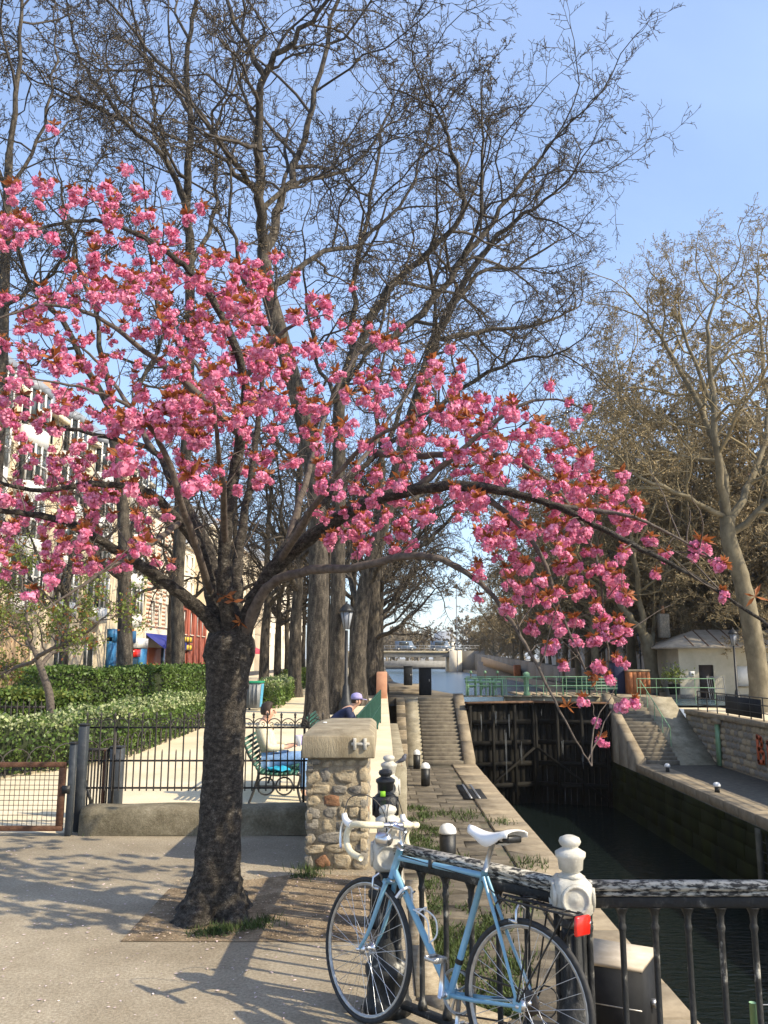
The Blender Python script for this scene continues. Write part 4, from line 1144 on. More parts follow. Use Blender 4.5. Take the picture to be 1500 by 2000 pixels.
# ================================================================== TREES
def perp(d, r):
    v = np.cross(d, r.normal(size=3))
    return nrm(v)
class Grower:
    SIDES = (8, 5, 3, 3, 3)
    def __init__(s, seed, wob=.27, trop=.015, ang=(32, 72), ratio=(.34, .56), nch=(6, 4, 3), segs=(8, 6, 5, 3, 2), minr=.0125, maxl=4, droop=0.0, tips=True):
        s.r = np.random.default_rng(seed)
        s.wood, s.twig, s.bud = MB(), MB(), []
        s.wob, s.trop, s.ang, s.ratio, s.nch, s.segs, s.minr, s.maxl, s.droop = wob, trop, ang, ratio, nch, segs, minr, maxl, droop
        s.queue = {}
    def limb(s, pts, r0, r1, level=1, n=8, t0=.18):
        p = smoothpath(pts, 4)
        seg = np.linalg.norm(np.diff(p, axis=0), axis=1).mean()
        p[1:-1] += s.r.normal(size=p[1:-1].shape) * seg * .09
        rad = np.linspace(r0, r1, len(p))
        s.wood.tube(p, rad, 8 if r0 > .08 else 6)
        L = np.linalg.norm(p[-1] - p[0])
        s.children(p[None], rad[None], level, np.array([L]), t0, n)
        return p
    def children(s, P_, Rd, level, L, t0=.25, n=None):
        if level > s.maxl: return
        B_, m = Rd.shape; r = s.r
        n = n or s.nch[min(level - 2, len(s.nch) - 1)]
        t = t0 + (1 - t0) * (np.arange(n)[None] + r.uniform(.1, .9, (B_, n))) / n
        i = np.minimum((t * (m - 1)).astype(int), m - 2); f = (t * (m - 1) - i)[..., None]
        b = np.arange(B_)[:, None]
        pos = P_[b, i] * (1 - f) + P_[b, i + 1] * f
        d = P_[b, i + 1] - P_[b, i]
        ln = L[:, None] * r.uniform(*s.ratio, (B_, n)) * (1.08 - .5 * t)
        rr = np.maximum(s.minr, Rd[b, i] * r.uniform(.45, .68, (B_, n)))
        a = np.radians(r.uniform(*s.ang, (B_, n)))
        nt_ = 1 if level >= 4 else 2
        tipd = np.repeat((P_[:, -1] - P_[:, -2])[:, None], nt_, 1)
        pos = np.concatenate([pos, np.repeat(P_[:, -1:], nt_, 1)], 1).reshape(-1, 3)
        d = np.concatenate([d, tipd], 1).reshape(-1, 3)
        ln = np.concatenate([ln, L[:, None] * r.uniform(.26, .42, (B_, nt_))], 1).ravel()
        rr = np.concatenate([rr, np.maximum(s.minr, np.repeat(Rd[:, -1:], nt_, 1) * .9)], 1).ravel()
        a = np.concatenate([a, np.radians(r.uniform(14, 32, (B_, nt_)))], 1).ravel()
        d /= np.linalg.norm(d, axis=1, keepdims=True) + 1e-9
        q = np.cross(d, r.normal(size=d.shape)); q /= np.linalg.norm(q, axis=1, keepdims=True) + 1e-9
        dd = d * np.cos(a)[:, None] + q * np.sin(a)[:, None]
        s.queue.setdefault(level, []).append((pos, dd, ln, rr))
    def run(s):
        for level in range(1, s.maxl + 1):
            if level not in s.queue: continue
            pos, d, L, r0 = (np.concatenate([x[k] for x in s.queue[level]]) for k in range(4))
            n = s.segs[level]; st = (L / n)[:, None]
            pts = [pos]
            for i in range(n):
                d = d + s.r.normal(size=d.shape) * s.wob; d[:, 2] += s.trop - s.droop * i / n
                d /= np.linalg.norm(d, axis=1, keepdims=True)
                pts.append(pts[-1] + d * st)
            pts = np.stack(pts, 1)
            rad = r0[:, None] * np.linspace(1, .42, n + 1)[None]; rad = np.maximum(rad, s.minr * .72)
            s.tubes(pts, rad, s.SIDES[level])
            if level < s.maxl: s.children(pts, rad, level + 1, L)
            else: s.bud = pts[:, -1]
    def tubes(s, p, rad, n):
        t = np.gradient(p, axis=1); t /= np.linalg.norm(t, axis=2, keepdims=True) + 1e-9
        ref = np.eye(3)[np.argmin(np.abs(t).mean(1), axis=1)][:, None]
        u = np.cross(t, ref); u /= np.linalg.norm(u, axis=2, keepdims=True) + 1e-9
        w = np.cross(t, u); B_, m = rad.shape
        a = np.linspace(0, 2 * np.pi, n, endpoint=False)
        ring = p[:, :, None] + rad[:, :, None, None] * (np.cos(a)[:, None] * u[:, :, None] + np.sin(a)[:, None] * w[:, :, None])
        i = np.arange(m - 1)[:, None]; j = np.arange(n)[None]
        q = np.stack([i * n + j, i * n + (j + 1) % n, (i + 1) * n + (j + 1) % n, (i + 1) * n + j], -1).reshape(-1, 4)
        q = (np.arange(B_)[:, None, None] * (m * n) + q[None]).reshape(-1, 4)
        s.twig.addq(ring.reshape(-1, 3), q)
def finish_tree(g, name, label, base, group, bark, twig, budmat='bud', budsize=.045, local=False):
    g.run()
    t = thing(name, label, 'tree', base, group, local=local)
    g.wood.build('trunk', bark, t, True)
    cr_ = g.twig.build('crown', twig, t)
    if len(g.bud):
        v, q_ = leafquads(np.array(g.bud), budsize, g.r)
        MB().addq(v, q_).build('buds', budmat, cr_)
    return t
def px_limb(lst, Y):
    return [tuple(P(x, y, Y + (dy[0] if dy else 0))) for x, y, *dy in lst]
def trunk_path(g, lst, Y, r0, r1, zg=0.0, flare=1.5):
    pts = px_limb(lst, Y)
    pts[0] = (pts[0][0], pts[0][1], zg - .1)
    p = smoothpath(pts, 6)
    rad = np.linspace(r0, r1, len(p)); rad[0] *= flare; rad[1] *= 1 + (flare - 1) * .45; rad[2] *= 1 + (flare - 1) * .12
    g.wood.tube(p, rad * (1 + g.r.normal(size=len(p)) * .025), 14)
    return p
GT = 'bare trees along the garden path'
# tree 1: the thick pale-patched trunk just behind the pillar
g = Grower(101)
Y = 23.0
trunk_path(g, [(618, 1418), (620, 1250), (622, 1080), (606, 880), (555, 680), (522, 560), (515, 485)], Y, .31, .20)
for l, r0, r1 in (([(515, 490), (508, 390, -1), (505, 250, -1.5), (515, 145, -2), (575, 80, -2.5), (640, 0, -3)], .17, .05),
                  ([(515, 145, -2), (480, 80, -2), (440, 0, -1.5), (420, -80, -1)], .09, .035),
                  ([(520, 485), (548, 400, .8), (582, 300, 1.4), (620, 180, 2), (655, 0, 2.5), (665, -100, 3)], .15, .05),
                  ([(508, 385, -1), (460, 320, -2), (390, 220, -2.5), (310, 120, -2.5), (210, 0, -3)], .10, .035),
                  ([(512, 420), (570, 360, 1), (680, 330, 2), (750, 250, 2.5)], .09, .03),
                  ([(530, 560), (620, 500, 1), (700, 470, 2), (800, 380, 2), (840, 250, 2)], .10, .03),
                  ([(560, 690), (500, 600, -1.5), (455, 470, -2), (450, 330, -2.5)], .09, .03),
                  ([(600, 860), (660, 760, -1.2), (720, 690, -1.8), (760, 560, -2)], .09, .03)):
    g.limb(px_limb(l, Y), r0, r1, 1, n=9)
finish_tree(g, 'bare_tree', 'tall bare tree with the thickest trunk just behind the stone pillar', (P(618, 1418, Y).x, Y, 0), GT, 'bark_dark', 'twig_dark')
# tree 2
g = Grower(102)
Y = 28.0
trunk_path(g, [(659, 1390), (660, 1200), (662, 900), (664, 780), (690, 690)], Y, .27, .19)
for l, r0, r1 in (([(690, 690), (760, 560, -.6), (835, 490, -1), (900, 420, -1.5), (885, 290, -2), (850, 210, -2)], .16, .045),
                  ([(690, 690), (790, 640, .5), (900, 520, 1), (965, 430, 1.5), (1030, 340, 2), (1085, 270, 2)], .16, .045),
                  ([(690, 690), (690, 560, 1), (720, 420, 1.5), (740, 280, 2), (770, 190, 2)], .12, .035),
                  ([(664, 800), (620, 700, 1.5), (600, 600, 2), (590, 450, 3)], .09, .03),
                  ([(900, 520, 1), (940, 420, 0), (945, 300, -.5), (940, 190, -1)], .09, .03)):
    g.limb(px_limb(l, Y), r0, r1, 1, n=9)
finish_tree(g, 'bare_tree', 'tall bare tree whose trunk stands right beside the garden street lamp', (P(659, 1390, Y).x, Y, 0), GT, 'bark_dark', 'twig_dark')
# tree 3: leans out over the lock
g = Grower(103)
Y = 33.0
trunk_path(g, [(697, 1380), (700, 1250), (715, 1140), (760, 980), (800, 830), (850, 660)], Y, .37, .22)
for l, r0, r1 in (([(850, 660), (900, 560, -.5), (970, 460, -1), (1040, 410, -1.5), (1090, 370, -2)], .17, .045),
                  ([(850, 660), (930, 650, 1), (1060, 630, 1.5), (1120, 605, 2)], .13, .04),
                  ([(790, 870), (900, 760, -.5), (1000, 710, -1.5), (1090, 690, -2)], .12, .04),
                  ([(800, 820), (840, 700, 1.5), (850, 560, 2), (880, 420, 2.5)], .12, .04),
                  ([(850, 660), (930, 540, 1.5), (1010, 520, 2), (1090, 470, 2)], .12, .04),
                  ([(715, 1145), (760, 1085, -1), (830, 1060, -1.5), (890, 1000, -2)], .15, .05),
                  ([(750, 1010), (830, 960, 1), (940, 900, 2), (1020, 830, 2)], .12, .04),
                  ([(700, 1180), (680, 1120, 1), (690, 1050, 2), (740, 1000, 2)], .12, .05)):
    g.limb(px_limb(l, Y), r0, r1, 1, n=9)
finish_tree(g, 'bare_tree', 'bare tree with a forked trunk leaning out over the lock stairs', (P(697, 1380, Y).x, Y, 0), GT, 'bark_dark', 'twig_dark')
# tree 4 low spreading limbs over the far landing
g = Grower(104, nch=(6, 5, 3), minr=.014)
Y = 42.0
trunk_path(g, [(726, 1352), (727, 1260), (730, 1180), (735, 1080), (745, 900)], Y, .36, .22)
for l, r0, r1 in (([(730, 1250), (770, 1230, -1), (815, 1190, -1.5), (850, 1150, -2)], .13, .03),
                  ([(730, 1220), (765, 1180, 1), (800, 1120, 1), (870, 1090, 1)], .13, .03),
                  ([(732, 1140), (780, 1060, 1), (850, 1000, 1), (930, 960, 1)], .14, .04),
                  ([(745, 900), (800, 760, 0), (870, 680, 0), (960, 640, 0)], .14, .04),
                  ([(745, 900), (735, 760, 1), (760, 600, 1)], .14, .04)):
    g.limb(px_limb(l, Y), r0, r1, 1, n=7)
finish_tree(g, 'bare_tree', 'bare tree with low spreading limbs at the end of the garden wall', (P(726, 1352, Y).x, Y, 0), GT, 'bark_dark', 'twig_dark')
# trees 5 and 6: behind the hedge, in front of the cream block
for k, (px, Y, lst, limbs, lab) in enumerate((
    (347, 29.0, [(349, 1370), (348, 1250), (347, 1130), (362, 900), (370, 700), (371, 460)],
     (([(371, 460), (366, 350, -.5), (372, 250, -1), (365, 120, -1), (385, 0, -1.5), (390, -120, -2)], .17, .05),
      ([(371, 440), (335, 330, -1), (245, 240, -2), (180, 205, -2.5), (90, 165, -3)], .12, .04),
      ([(245, 240, -2), (190, 170, -2), (150, 100, -2), (130, 0, -2.5)], .08, .03),
      ([(371, 520), (420, 400, 1), (430, 250, 1.5), (480, 120, 2)], .10, .035),
      ([(368, 720), (310, 600, 1), (290, 480, 1.5), (280, 350, 2)], .10, .035),
      ([(372, 420), (310, 280, 2), (290, 140, 2.5), (250, 10, 3)], .10, .035),
      ([(347, 1140), (310, 1145, -1), (270, 1100, -1.5), (255, 1040, -2)], .12, .05)),
     'bare tree standing in the clipped hedge nearer the red house'),
    (243, 26.0, [(245, 1350), (244, 1250), (243, 1135), (240, 1000), (215, 800)],
     (([(243, 1135), (205, 1105, -.5), (175, 1060, -1), (165, 980, -1)], .12, .05),
      ([(215, 800), (120, 620, -1), (60, 560, -1.5), (20, 430, -2)], .11, .04),
      ([(215, 800), (190, 640, 1), (150, 500, 1), (120, 380, 1)], .11, .04),
      ([(225, 850), (290, 720, 1), (330, 620, 1)], .10, .04)),
     'bare pollarded tree standing in the clipped hedge in front of the blue shop'))):
    g = Grower(110 + k)
    trunk_path(g, lst, Y, .25, .17)
    for l, r0, r1 in limbs:
        g.limb(px_limb(l, Y), r0, r1, 1, n=8)
    finish_tree(g, 'bare_tree', lab, (P(px, 1360, Y).x, Y, 0), GT, 'bark_dark', 'twig_dark')
g = Grower(120)
Y = 24.0
trunk_path(g, [(-30, 1390), (-20, 1100), (0, 800), (10, 500), (18, 300)], Y, .24, .12)
for l, r0, r1 in (([(18, 300), (35, 150), (45, 0), (60, -100)], .10, .03), ([(10, 420), (60, 300, 1), (100, 180, 1), (110, 60, 1)], .07, .03),
                  ([(5, 600), (70, 560, -1), (130, 500, -1.5), (170, 400, -2)], .07, .025), ([(14, 380), (-40, 200, 0), (-30, 40, 0)], .07, .03)):
    g.limb(px_limb(l, Y), r0, r1, 1, n=8)
finish_tree(g, 'bare_tree', 'slim bare tree rising at the gate end of the hedge', (P(-30, 1390, Y).x, Y, 0), GT, 'bark_dark', 'twig_dark')
# generic trees for the rest of the rows
def generic(seed, h, spread, bark, twig, levels=3, minr=.012, clear=.3, lean=0.0, nl=8, budmat='bud', budsize=.1, droop=0.0, r0=None, nch=(6, 5, 4)):
    g = Grower(seed, nch=nch, minr=minr, maxl=levels, droop=droop)
    r0 = r0 or h * .018
    zc = h * clear
    tp_ = smoothpath([(0, 0, -.2), (lean * .3, 0, zc * .6), (lean * .6, .1, zc), (lean, 0, zc + h * .2), (lean * 1.2, .2, h * .72)], 4)
    rad = np.linspace(r0, r0 * .3, len(tp_)); rad[0] *= 1.4
    g.wood.tube(tp_, rad, 10)
    for k in range(nl):
        a = 6.283 * k / nl + g.r.uniform(-.35, .35)
        t = .42 + .5 * (k + g.r.uniform(0, 1)) / nl
        i = int(t * (len(tp_) - 1)); b = tp_[i]
        L = spread * g.r.uniform(.7, 1.1) * (1.15 - .4 * t)
        up = h * g.r.uniform(.2, .42)
        e = b + np.array([math.cos(a) * L, math.sin(a) * L, up])
        m = b + np.array([math.cos(a) * L * .55, math.sin(a) * L * .55, up * .35])
        g.limb([b, m, e], rad[i] * .65, rad[i] * .16, 1, n=6)
    return g
def plant(proto, x, y, z, rz, sc, label):
    o = proto if not proto.get('_used') else copy_tree(proto)
    proto['_used'] = 1
    o.location = (x, y, z); o.rotation_euler = (0, 0, rz); o.scale = (sc, sc, sc)
    o['label'] = label
    return o
g = generic(201, 15, 4.6, 'bark_dark', 'twig_dark', minr=.011)
pA = finish_tree(g, 'bare_tree', 'x', (0, 0, 0), GT, 'bark_dark', 'twig_dark', local=True)
g = generic(202, 14, 4.2, 'bark_dark', 'twig_dark', minr=.011)
pB = finish_tree(g, 'bare_tree', 'x', (0, 0, 0), GT, 'bark_dark', 'twig_dark', local=True)
for k, (px, Y, sc, lab) in enumerate(((541, 52, .95, 'bare garden tree in the second row just beyond the wheeled bin'),
                                      (560, 58, .9, 'bare garden tree with the dark trunk in the second row beyond the bin'),
                                      (577, 66, 1.0, 'bare garden tree in the second row in front of the pale long block'),
                                      (591, 76, 1.0, 'bare garden tree at the far end of the second row'),
                                      (733, 56, 1.1, 'bare tree on the bank just past the low spreading one'),
                                      (742, 72, 1.1, 'bare tree on the bank halfway to the bridge'),
                                      (745, 95, 1.1, 'bare tree on the bank close to the bridge'),
                                      (120, 40, .95, 'bare street tree before the bow windows of the cream block'),
                                      (575, 40, 1.25, 'bare garden tree in the second row level with the low spreading one'),
                                      (515, 46, 1.2, 'bare garden tree beside the hedge beyond the wheeled bin'),
                                      (450, 56, 1.3, 'bare street tree in front of the cream stone block'),
                                      (640, 50, 1.3, 'bare garden tree in the middle of the sandy path beyond the thick trunks'),
                                      (690, 62, 1.35, 'bare garden tree near the basin edge beyond the thick trunks'),
                                      (738, 48, 1.3, 'bare tree rising right behind the squat brick block'),
                                      (743, 84, 1.4, 'bare tree on the bank between the halfway tree and the bridge'),
                                      (330, 50, 1.25, 'bare street tree in front of the striped house'))):
    plant((pA, pB)[k % 2], X_at(px, Y, 0), Y, 0, k * 1.3, sc, lab)
# plane trees of the far bank
GP = 'plane trees on the hut side of the lock'
g = Grower(301, nch=(6, 5, 3), minr=.0125)
Y = 43.0
trunk_path(g, [(1488, 1392), (1475, 1270), (1450, 1140), (1425, 1060), (1420, 1010)], Y, .52, .36, zg=ZT)
for l, r0, r1 in (([(1420, 1010), (1405, 900, .5), (1350, 760, 1), (1290, 660, 1.5), (1250, 600, 2)], .24, .05),
                  ([(1420, 1010), (1400, 880, -1), (1390, 740, -1), (1385, 640, -1), (1400, 560, -1)], .24, .05),
                  ([(1425, 1030), (1470, 930, 1), (1500, 820, 1.5), (1485, 660, 2), (1480, 540, 2)], .22, .05),
                  ([(1420, 1010), (1340, 970, -1), (1250, 930, -2), (1160, 900, -2.5)], .16, .04),
                  ([(1405, 900, .5), (1300, 880, 1), (1220, 780, 1), (1150, 720, 1)], .13, .035),
                  ([(1430, 1040), (1520, 960, -1), (1600, 860, -1)], .2, .05),
                  ([(1395, 800, -1), (1330, 640, -1.5), (1325, 580, -2)], .12, .04)):
    g.limb(px_limb(l, Y), r0, r1, 1, n=9)
finish_tree(g, 'plane_tree', 'large pale barked plane tree leaning in front of the hut', (P(1488, 1392, Y).x, Y, ZT), GP, 'bark_plane', 'twig_plane', budsize=.10)
g = Grower(302, nch=(6, 5, 3), minr=.015)
Y = 57.0
trunk_path(g, [(1278, 1345), (1265, 1260), (1256, 1238)], Y, .45, .38, zg=ZU)
for l, r0, r1 in (([(1256, 1238), (1215, 1190), (1180, 1130, 1), (1160, 1000, 1), (1130, 860, 1)], .28, .06),
                  ([(1256, 1238), (1248, 1170), (1235, 1060, -1), (1220, 900, -1), (1210, 720, -1)], .26, .06),
                  ([(1270, 1265), (1280, 1220, 1), (1300, 1150, 1), (1330, 1000, 1), (1340, 850, 1)], .16, .05)):
    g.limb(px_limb(l, Y), r0, r1, 1, n=9)
finish_tree(g, 'plane_tree', 'forked pale plane tree beside the rust brown shed box', (P(1278, 1345, Y).x, Y, ZU), GP, 'bark_plane', 'twig_plane', budsize=.11)
g = generic(303, 17, 5.5, 'bark_plane', 'twig_plane', minr=.018, clear=.26, nl=10, droop=.1, levels=4, nch=(5, 4, 3))
pC = finish_tree(g, 'plane_tree', 'x', (0, 0, 0), GP, 'bark_plane', 'twig_plane', budsize=.13, local=True)
g = generic(304, 16, 5.2, 'bark_plane', 'twig_plane', minr=.018, clear=.22, nl=10, droop=.1, levels=4, nch=(5, 4, 3))
pD = finish_tree(g, 'plane_tree', 'x', (0, 0, 0), GP, 'bark_plane', 'twig_plane', budsize=.13, local=True)
for k, (px, Y, sc, lab) in enumerate(((1385, 66, 1.05, 'plane tree with stout pale trunk directly behind the hut roof'),
                                      (1480, 60, .95, 'plane tree behind the hut on the side of its white window'),
                                      (1200, 74, 1.1, 'plane tree behind the navy container'),
                                      (1170, 88, 1.05, 'plane tree in the quay row, second beyond the navy container'),
                                      (1120, 100, 1.05, 'plane tree in the quay row beyond the thin grey mast'),
                                      (1075, 116, 1.0, 'plane tree in the quay row near the dark parked car'),
                                      (1040, 132, 1.0, 'plane tree in the quay row near the white parked car'),
                                      (1003, 150, 1.0, 'plane tree in the quay row at the bridge head'),
                                      (1310, 84, 1.15, 'plane tree in the back row between the hut and the shaded blocks'),
                                      (1560, 52, .95, 'plane tree standing past the blind end of the hut'),
                                      (1440, 78, 1.15, 'plane tree in the back row behind the hut chimney'),
                                      (1240, 100, 1.2, 'plane tree in the back row behind the forked plane tree'),
                                      (1130, 70, .95, 'plane tree rising behind the timber jetty'),
                                      (1180, 116, 1.2, 'plane tree in the back row before the long pale shaded block'),
                                      (1090, 142, 1.15, 'plane tree in the back row before the long grey block'),
                                      (965, 175, 1.0, 'plane tree on the far bank just past the bridge'),
                                      (1345, 61, 1.45, 'tall plane tree behind the hut with its crown above the roof ridge'),
                                      (1460, 64, 1.5, 'tall plane tree behind the hut roof next to the chimney'),
                                      (1235, 66, 1.3, 'plane tree directly behind the forked plane tree'),
                                      (1165, 60, 1.15, 'plane tree on the landing behind the service panel'),
                                      (1290, 76, 1.5, 'tall plane tree before the tall pale shaded block'),
                                      (1105, 82, 1.25, 'plane tree in the quay row behind the timber jetty end'),
                                      (1060, 98, 1.25, 'plane tree in the quay row beside the ramp parapet'),
                                      (1020, 114, 1.25, 'plane tree in the quay row above the ramp wall'),
                                      (1150, 92, 1.4, 'tall plane tree in the back row behind the service panel'),
                                      (1405, 61.5, 1.75, 'tallest plane tree behind the hut, crown reaching well above the others'),
                                      (1530, 60.5, 1.8, 'tall broad plane tree behind the blind end of the hut'),
                                      (1310, 92, 1.9, 'tall plane tree far behind the hut beside the shaded brown grey block'))):
    x = X_at(px, Y, 0)
    plant((pC, pD)[k % 2], x, Y, ZT if x > 16 else ZU, k * 1.7, sc, lab)
# far trees beyond the bridge: a soft tan mass
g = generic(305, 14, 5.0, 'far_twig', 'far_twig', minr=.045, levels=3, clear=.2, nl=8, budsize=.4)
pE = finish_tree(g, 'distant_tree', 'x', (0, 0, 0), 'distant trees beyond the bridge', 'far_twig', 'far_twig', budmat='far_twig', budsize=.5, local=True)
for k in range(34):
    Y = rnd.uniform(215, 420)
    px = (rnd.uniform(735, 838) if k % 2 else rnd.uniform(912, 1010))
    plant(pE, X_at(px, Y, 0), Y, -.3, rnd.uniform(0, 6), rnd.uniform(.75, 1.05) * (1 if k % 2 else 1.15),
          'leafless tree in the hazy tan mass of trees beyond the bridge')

# ================================================================== GARDEN: hedges, fences, wall, pillar
def hedge(name, label, path, w, h, n, leaf, material, pale=None, group=None, z0=0.0, h1=None):
    pth = np.array(path, float)
    t = thing(name, label, 'hedge', (pth[0][0], pth[0][1], z0), group)
    m = MB(); seg = np.diff(pth, axis=0); L = np.linalg.norm(seg, axis=1); cum = np.concatenate([[0], np.cumsum(L)])
    for i in range(len(seg)):
        d = seg[i] / L[i]; nn = np.array([-d[1], d[0]]) * (w / 2 - .09)
        a, b = pth[i], pth[i + 1]
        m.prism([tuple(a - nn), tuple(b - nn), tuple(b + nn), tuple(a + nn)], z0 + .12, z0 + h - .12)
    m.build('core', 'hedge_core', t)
    r = np.random.default_rng(abs(hash(label)) % 1000 if False else len(label) * 7)
    s = r.uniform(0, cum[-1], n); i = np.clip(np.searchsorted(cum, s) - 1, 0, len(seg) - 1)
    f = (s - cum[i]) / L[i]
    e_ = r.uniform(size=n) < .10
    lo_end = r.uniform(size=n) < .5
    f = np.where(e_, np.where(lo_end, -.02, 1.02), f); i = np.where(e_, np.where(lo_end, 0, len(seg) - 1), i)
    c = pth[i] + seg[i] * f[:, None]
    dd = seg[i] / L[i][:, None]; nn = np.stack([-dd[:, 1], dd[:, 0]], 1)
    side = np.where(e_, 5, r.integers(0, 4, n))
    off = np.where(side == 0, -w / 2, np.where(side == 1, w / 2, r.uniform(-w / 2, w / 2, n))) + r.normal(size=n) * .045
    zz = np.where((side >= 2) & (side < 5), h, r.uniform(.02, h, n)) + r.normal(size=n) * .05 + .06 * np.sin(s * 2.1)
    pts = np.stack([c[:, 0] + nn[:, 0] * off, c[:, 1] + nn[:, 1] * off, z0 + np.maximum(.02, zz)], 1)
    if pale:
        top = (zz > h - .12) & (r.uniform(size=n) < .55)
        v, q_ = leafquads(pts[top], leaf, r, .2); MB().addq(v, q_).build('pale_shoots', pale, t)
        pts = pts[~top]
    v, q_ = leafquads(pts, leaf, r, .2)
    MB().addq(v, q_).build('foliage', material, t)
    return t
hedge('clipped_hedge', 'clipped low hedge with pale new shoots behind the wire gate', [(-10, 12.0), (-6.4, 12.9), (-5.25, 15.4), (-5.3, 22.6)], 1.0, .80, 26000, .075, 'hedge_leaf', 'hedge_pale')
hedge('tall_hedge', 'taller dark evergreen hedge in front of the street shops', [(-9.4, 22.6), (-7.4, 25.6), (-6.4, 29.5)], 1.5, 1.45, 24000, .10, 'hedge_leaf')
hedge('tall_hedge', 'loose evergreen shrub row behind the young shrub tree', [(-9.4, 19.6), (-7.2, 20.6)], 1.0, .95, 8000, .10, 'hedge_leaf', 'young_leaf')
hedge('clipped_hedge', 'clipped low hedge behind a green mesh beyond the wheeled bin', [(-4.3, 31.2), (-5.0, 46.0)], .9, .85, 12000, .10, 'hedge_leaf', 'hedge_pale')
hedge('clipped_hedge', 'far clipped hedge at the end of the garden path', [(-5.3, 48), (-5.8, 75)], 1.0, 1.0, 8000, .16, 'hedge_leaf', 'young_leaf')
# hooped wire edging along the near hedge
he = thing('hoop_edging', 'row of low dark iron hoops along the hedge by the sandy path', 'edging', (-4.0, 14.0, 0))
pth = [(-6.0, 12.5), (-4.68, 15.0), (-4.72, 22.6)]
for (x0, y0), (x1, y1) in zip(pth[:-1], pth[1:]):
    n = int(math.hypot(x1 - x0, y1 - y0) / .42)
    for k in range(n):
        a, b = k / n, (k + 1.25) / n
        pa, pb = np.array([x0 + (x1 - x0) * a, y0 + (y1 - y0) * a]), np.array([x0 + (x1 - x0) * b, y0 + (y1 - y0) * b])
        arc = [(*(pa + (pb - pa) * (.5 - .5 * math.cos(u))), .42 * math.sin(u) ** .6) for u in np.linspace(0.001, math.pi - .001, 9)]
        MB().tube(arc, .012, 4).build('hoop', 'fence_iron', he)
# young shrub tree with sparse new leaves
g = Grower(401, nch=(6, 5), minr=.005, maxl=3, trop=.02, ang=(35, 70), segs=(8, 6, 5, 4))
Y = 16.5
trunk_path(g, [(103, 1425), (98, 1370), (85, 1320), (72, 1285)], Y, .085, .06)
for l in ([(72, 1285), (95, 1270, -.5), (130, 1255, -.8), (180, 1225, -1), (215, 1195, -1)], [(72, 1285), (55, 1240), (50, 1180), (40, 1120)],
          [(72, 1285), (20, 1310, .5), (-30, 1335, .5)], [(75, 1290), (40, 1230, 1), (-10, 1215, 1)], [(80, 1300), (120, 1240, .8), (150, 1180, 1)]):
    g.limb(px_limb(l, Y), .045, .014, 1, n=7)
g.run()
lp_ = np.array(g.bud)
st_ = thing('shrub_tree', 'small spreading tree with sparse red green new leaves behind the wire gate', 'tree', (P(103, 1425, Y).x, Y, 0))
g.wood.build('trunk', 'cherry_twig', st_, True)
cr_ = g.twig.build('crown', 'cherry_twig', st_)
v, q_ = leafquads(np.repeat(lp_, 2, 0) + g.r.normal(size=(len(lp_) * 2, 3)) * .05, .075, g.r)
MB().addq(v, q_).build('leaves', 'young_leaf', cr_)
sel = lp_[g.r.uniform(size=len(lp_)) < .4]
v, q_ = leafquads(sel + g.r.normal(size=sel.shape) * .05, .06, g.r)
MB().addq(v, q_).build('red_leaves', 'bronze_leaf', cr_)
# low concrete wall with the iron fence on it
wl0, wl1 = G(142, 1633), G(600, 1633)
WY = wl0.y
lw = MB()
prof = [(0, 0), (0, .20), (.04, .255), (.09, .275), (.30, .275), (.36, .24), (.38, 0)]
x0, x1 = wl0.x + .02, -.60
n = len(prof)
xs = np.linspace(x0, x1, 16)
v = [(x + (0.03 if i == 0 else 0), WY + p[0] + .012 * math.sin(x * 3.3), p[1] * (1 if i else .97) + .008 * math.sin(x * 5)) for i, x in enumerate(xs) for p in prof]
f = [(i * n + j, (i + 1) * n + j, (i + 1) * n + j + 1, i * n + j + 1) for i in range(15) for j in range(n - 1)] + [tuple(range(n)), tuple(range(16 * n - 1, 15 * n - 1, -1))]
low = lw.add(v, f).build('low_wall', 'mossy_concrete')
tag(low, 'low rounded concrete wall between the gate post and the stone pillar', 'wall')
FY = WY + .30
fe = thing('iron_fence', 'dark iron garden fence with scrolled arches between the gate post and the pillar', 'fence', (-1.6, FY, .26))
fx0, fx1 = X_at(168, FY, .8), -.66
zb_, zm_, zt_ = .42, .70, 1.045
for z, hgt in ((zb_, .018), (zm_, .018), (zt_, .02)):
    MB().box((fx0, FY - .008, z), (fx1, FY + .008, z + hgt)).build('rail', 'fence_iron', fe)
NP = int(round((fx1 - fx0) / .148))
sp_ = (fx1 - fx0) / NP
for k in range(NP + 1):
    x = fx0 + k * sp_
    mb = MB().tube([(x, FY - .017, zb_ - .02), (x, FY - .017, zt_ + .1)], .0085, 6)
    mb.merge(MB().lathe([(.001, 0), (.013, .012), (.009, .03), (.016, .045), (.001, .075)], 6, (x, FY - .017, zt_ + .1)))
    mb.build('picket', 'fence_iron', fe)
    if k < NP:
        MB().tube([(x + sp_ / 2, FY - .017, zb_ - .02), (x + sp_ / 2, FY - .017, zm_ + .1), (x + sp_ / 2, FY - .017, zm_ + .13)], [.0075, .0075, .002], 6).build('short_picket', 'fence_iron', fe)
        arc = [(x + sp_ * (.5 - .5 * math.cos(u)), FY - .017, zt_ + .03 + .075 * math.sin(u)) for u in np.linspace(0, math.pi, 9)]
        a_ = MB().tube(arc, .006, 5).build('arch', 'fence_iron', fe)
        for s_ in (-1, 1):
            c_ = x + sp_ / 2 + s_ * .028
            sc = [(c_ + s_ * .02 * (1 - u * .1) * math.cos(u * 1.0), FY - .017, zt_ + .048 + .02 * (1 - u * .1) * math.sin(u)) for u in np.linspace(-1.5, 5.5, 12)]
            MB().tube(sc, .004, 4).build('scroll', 'fence_iron', a_)
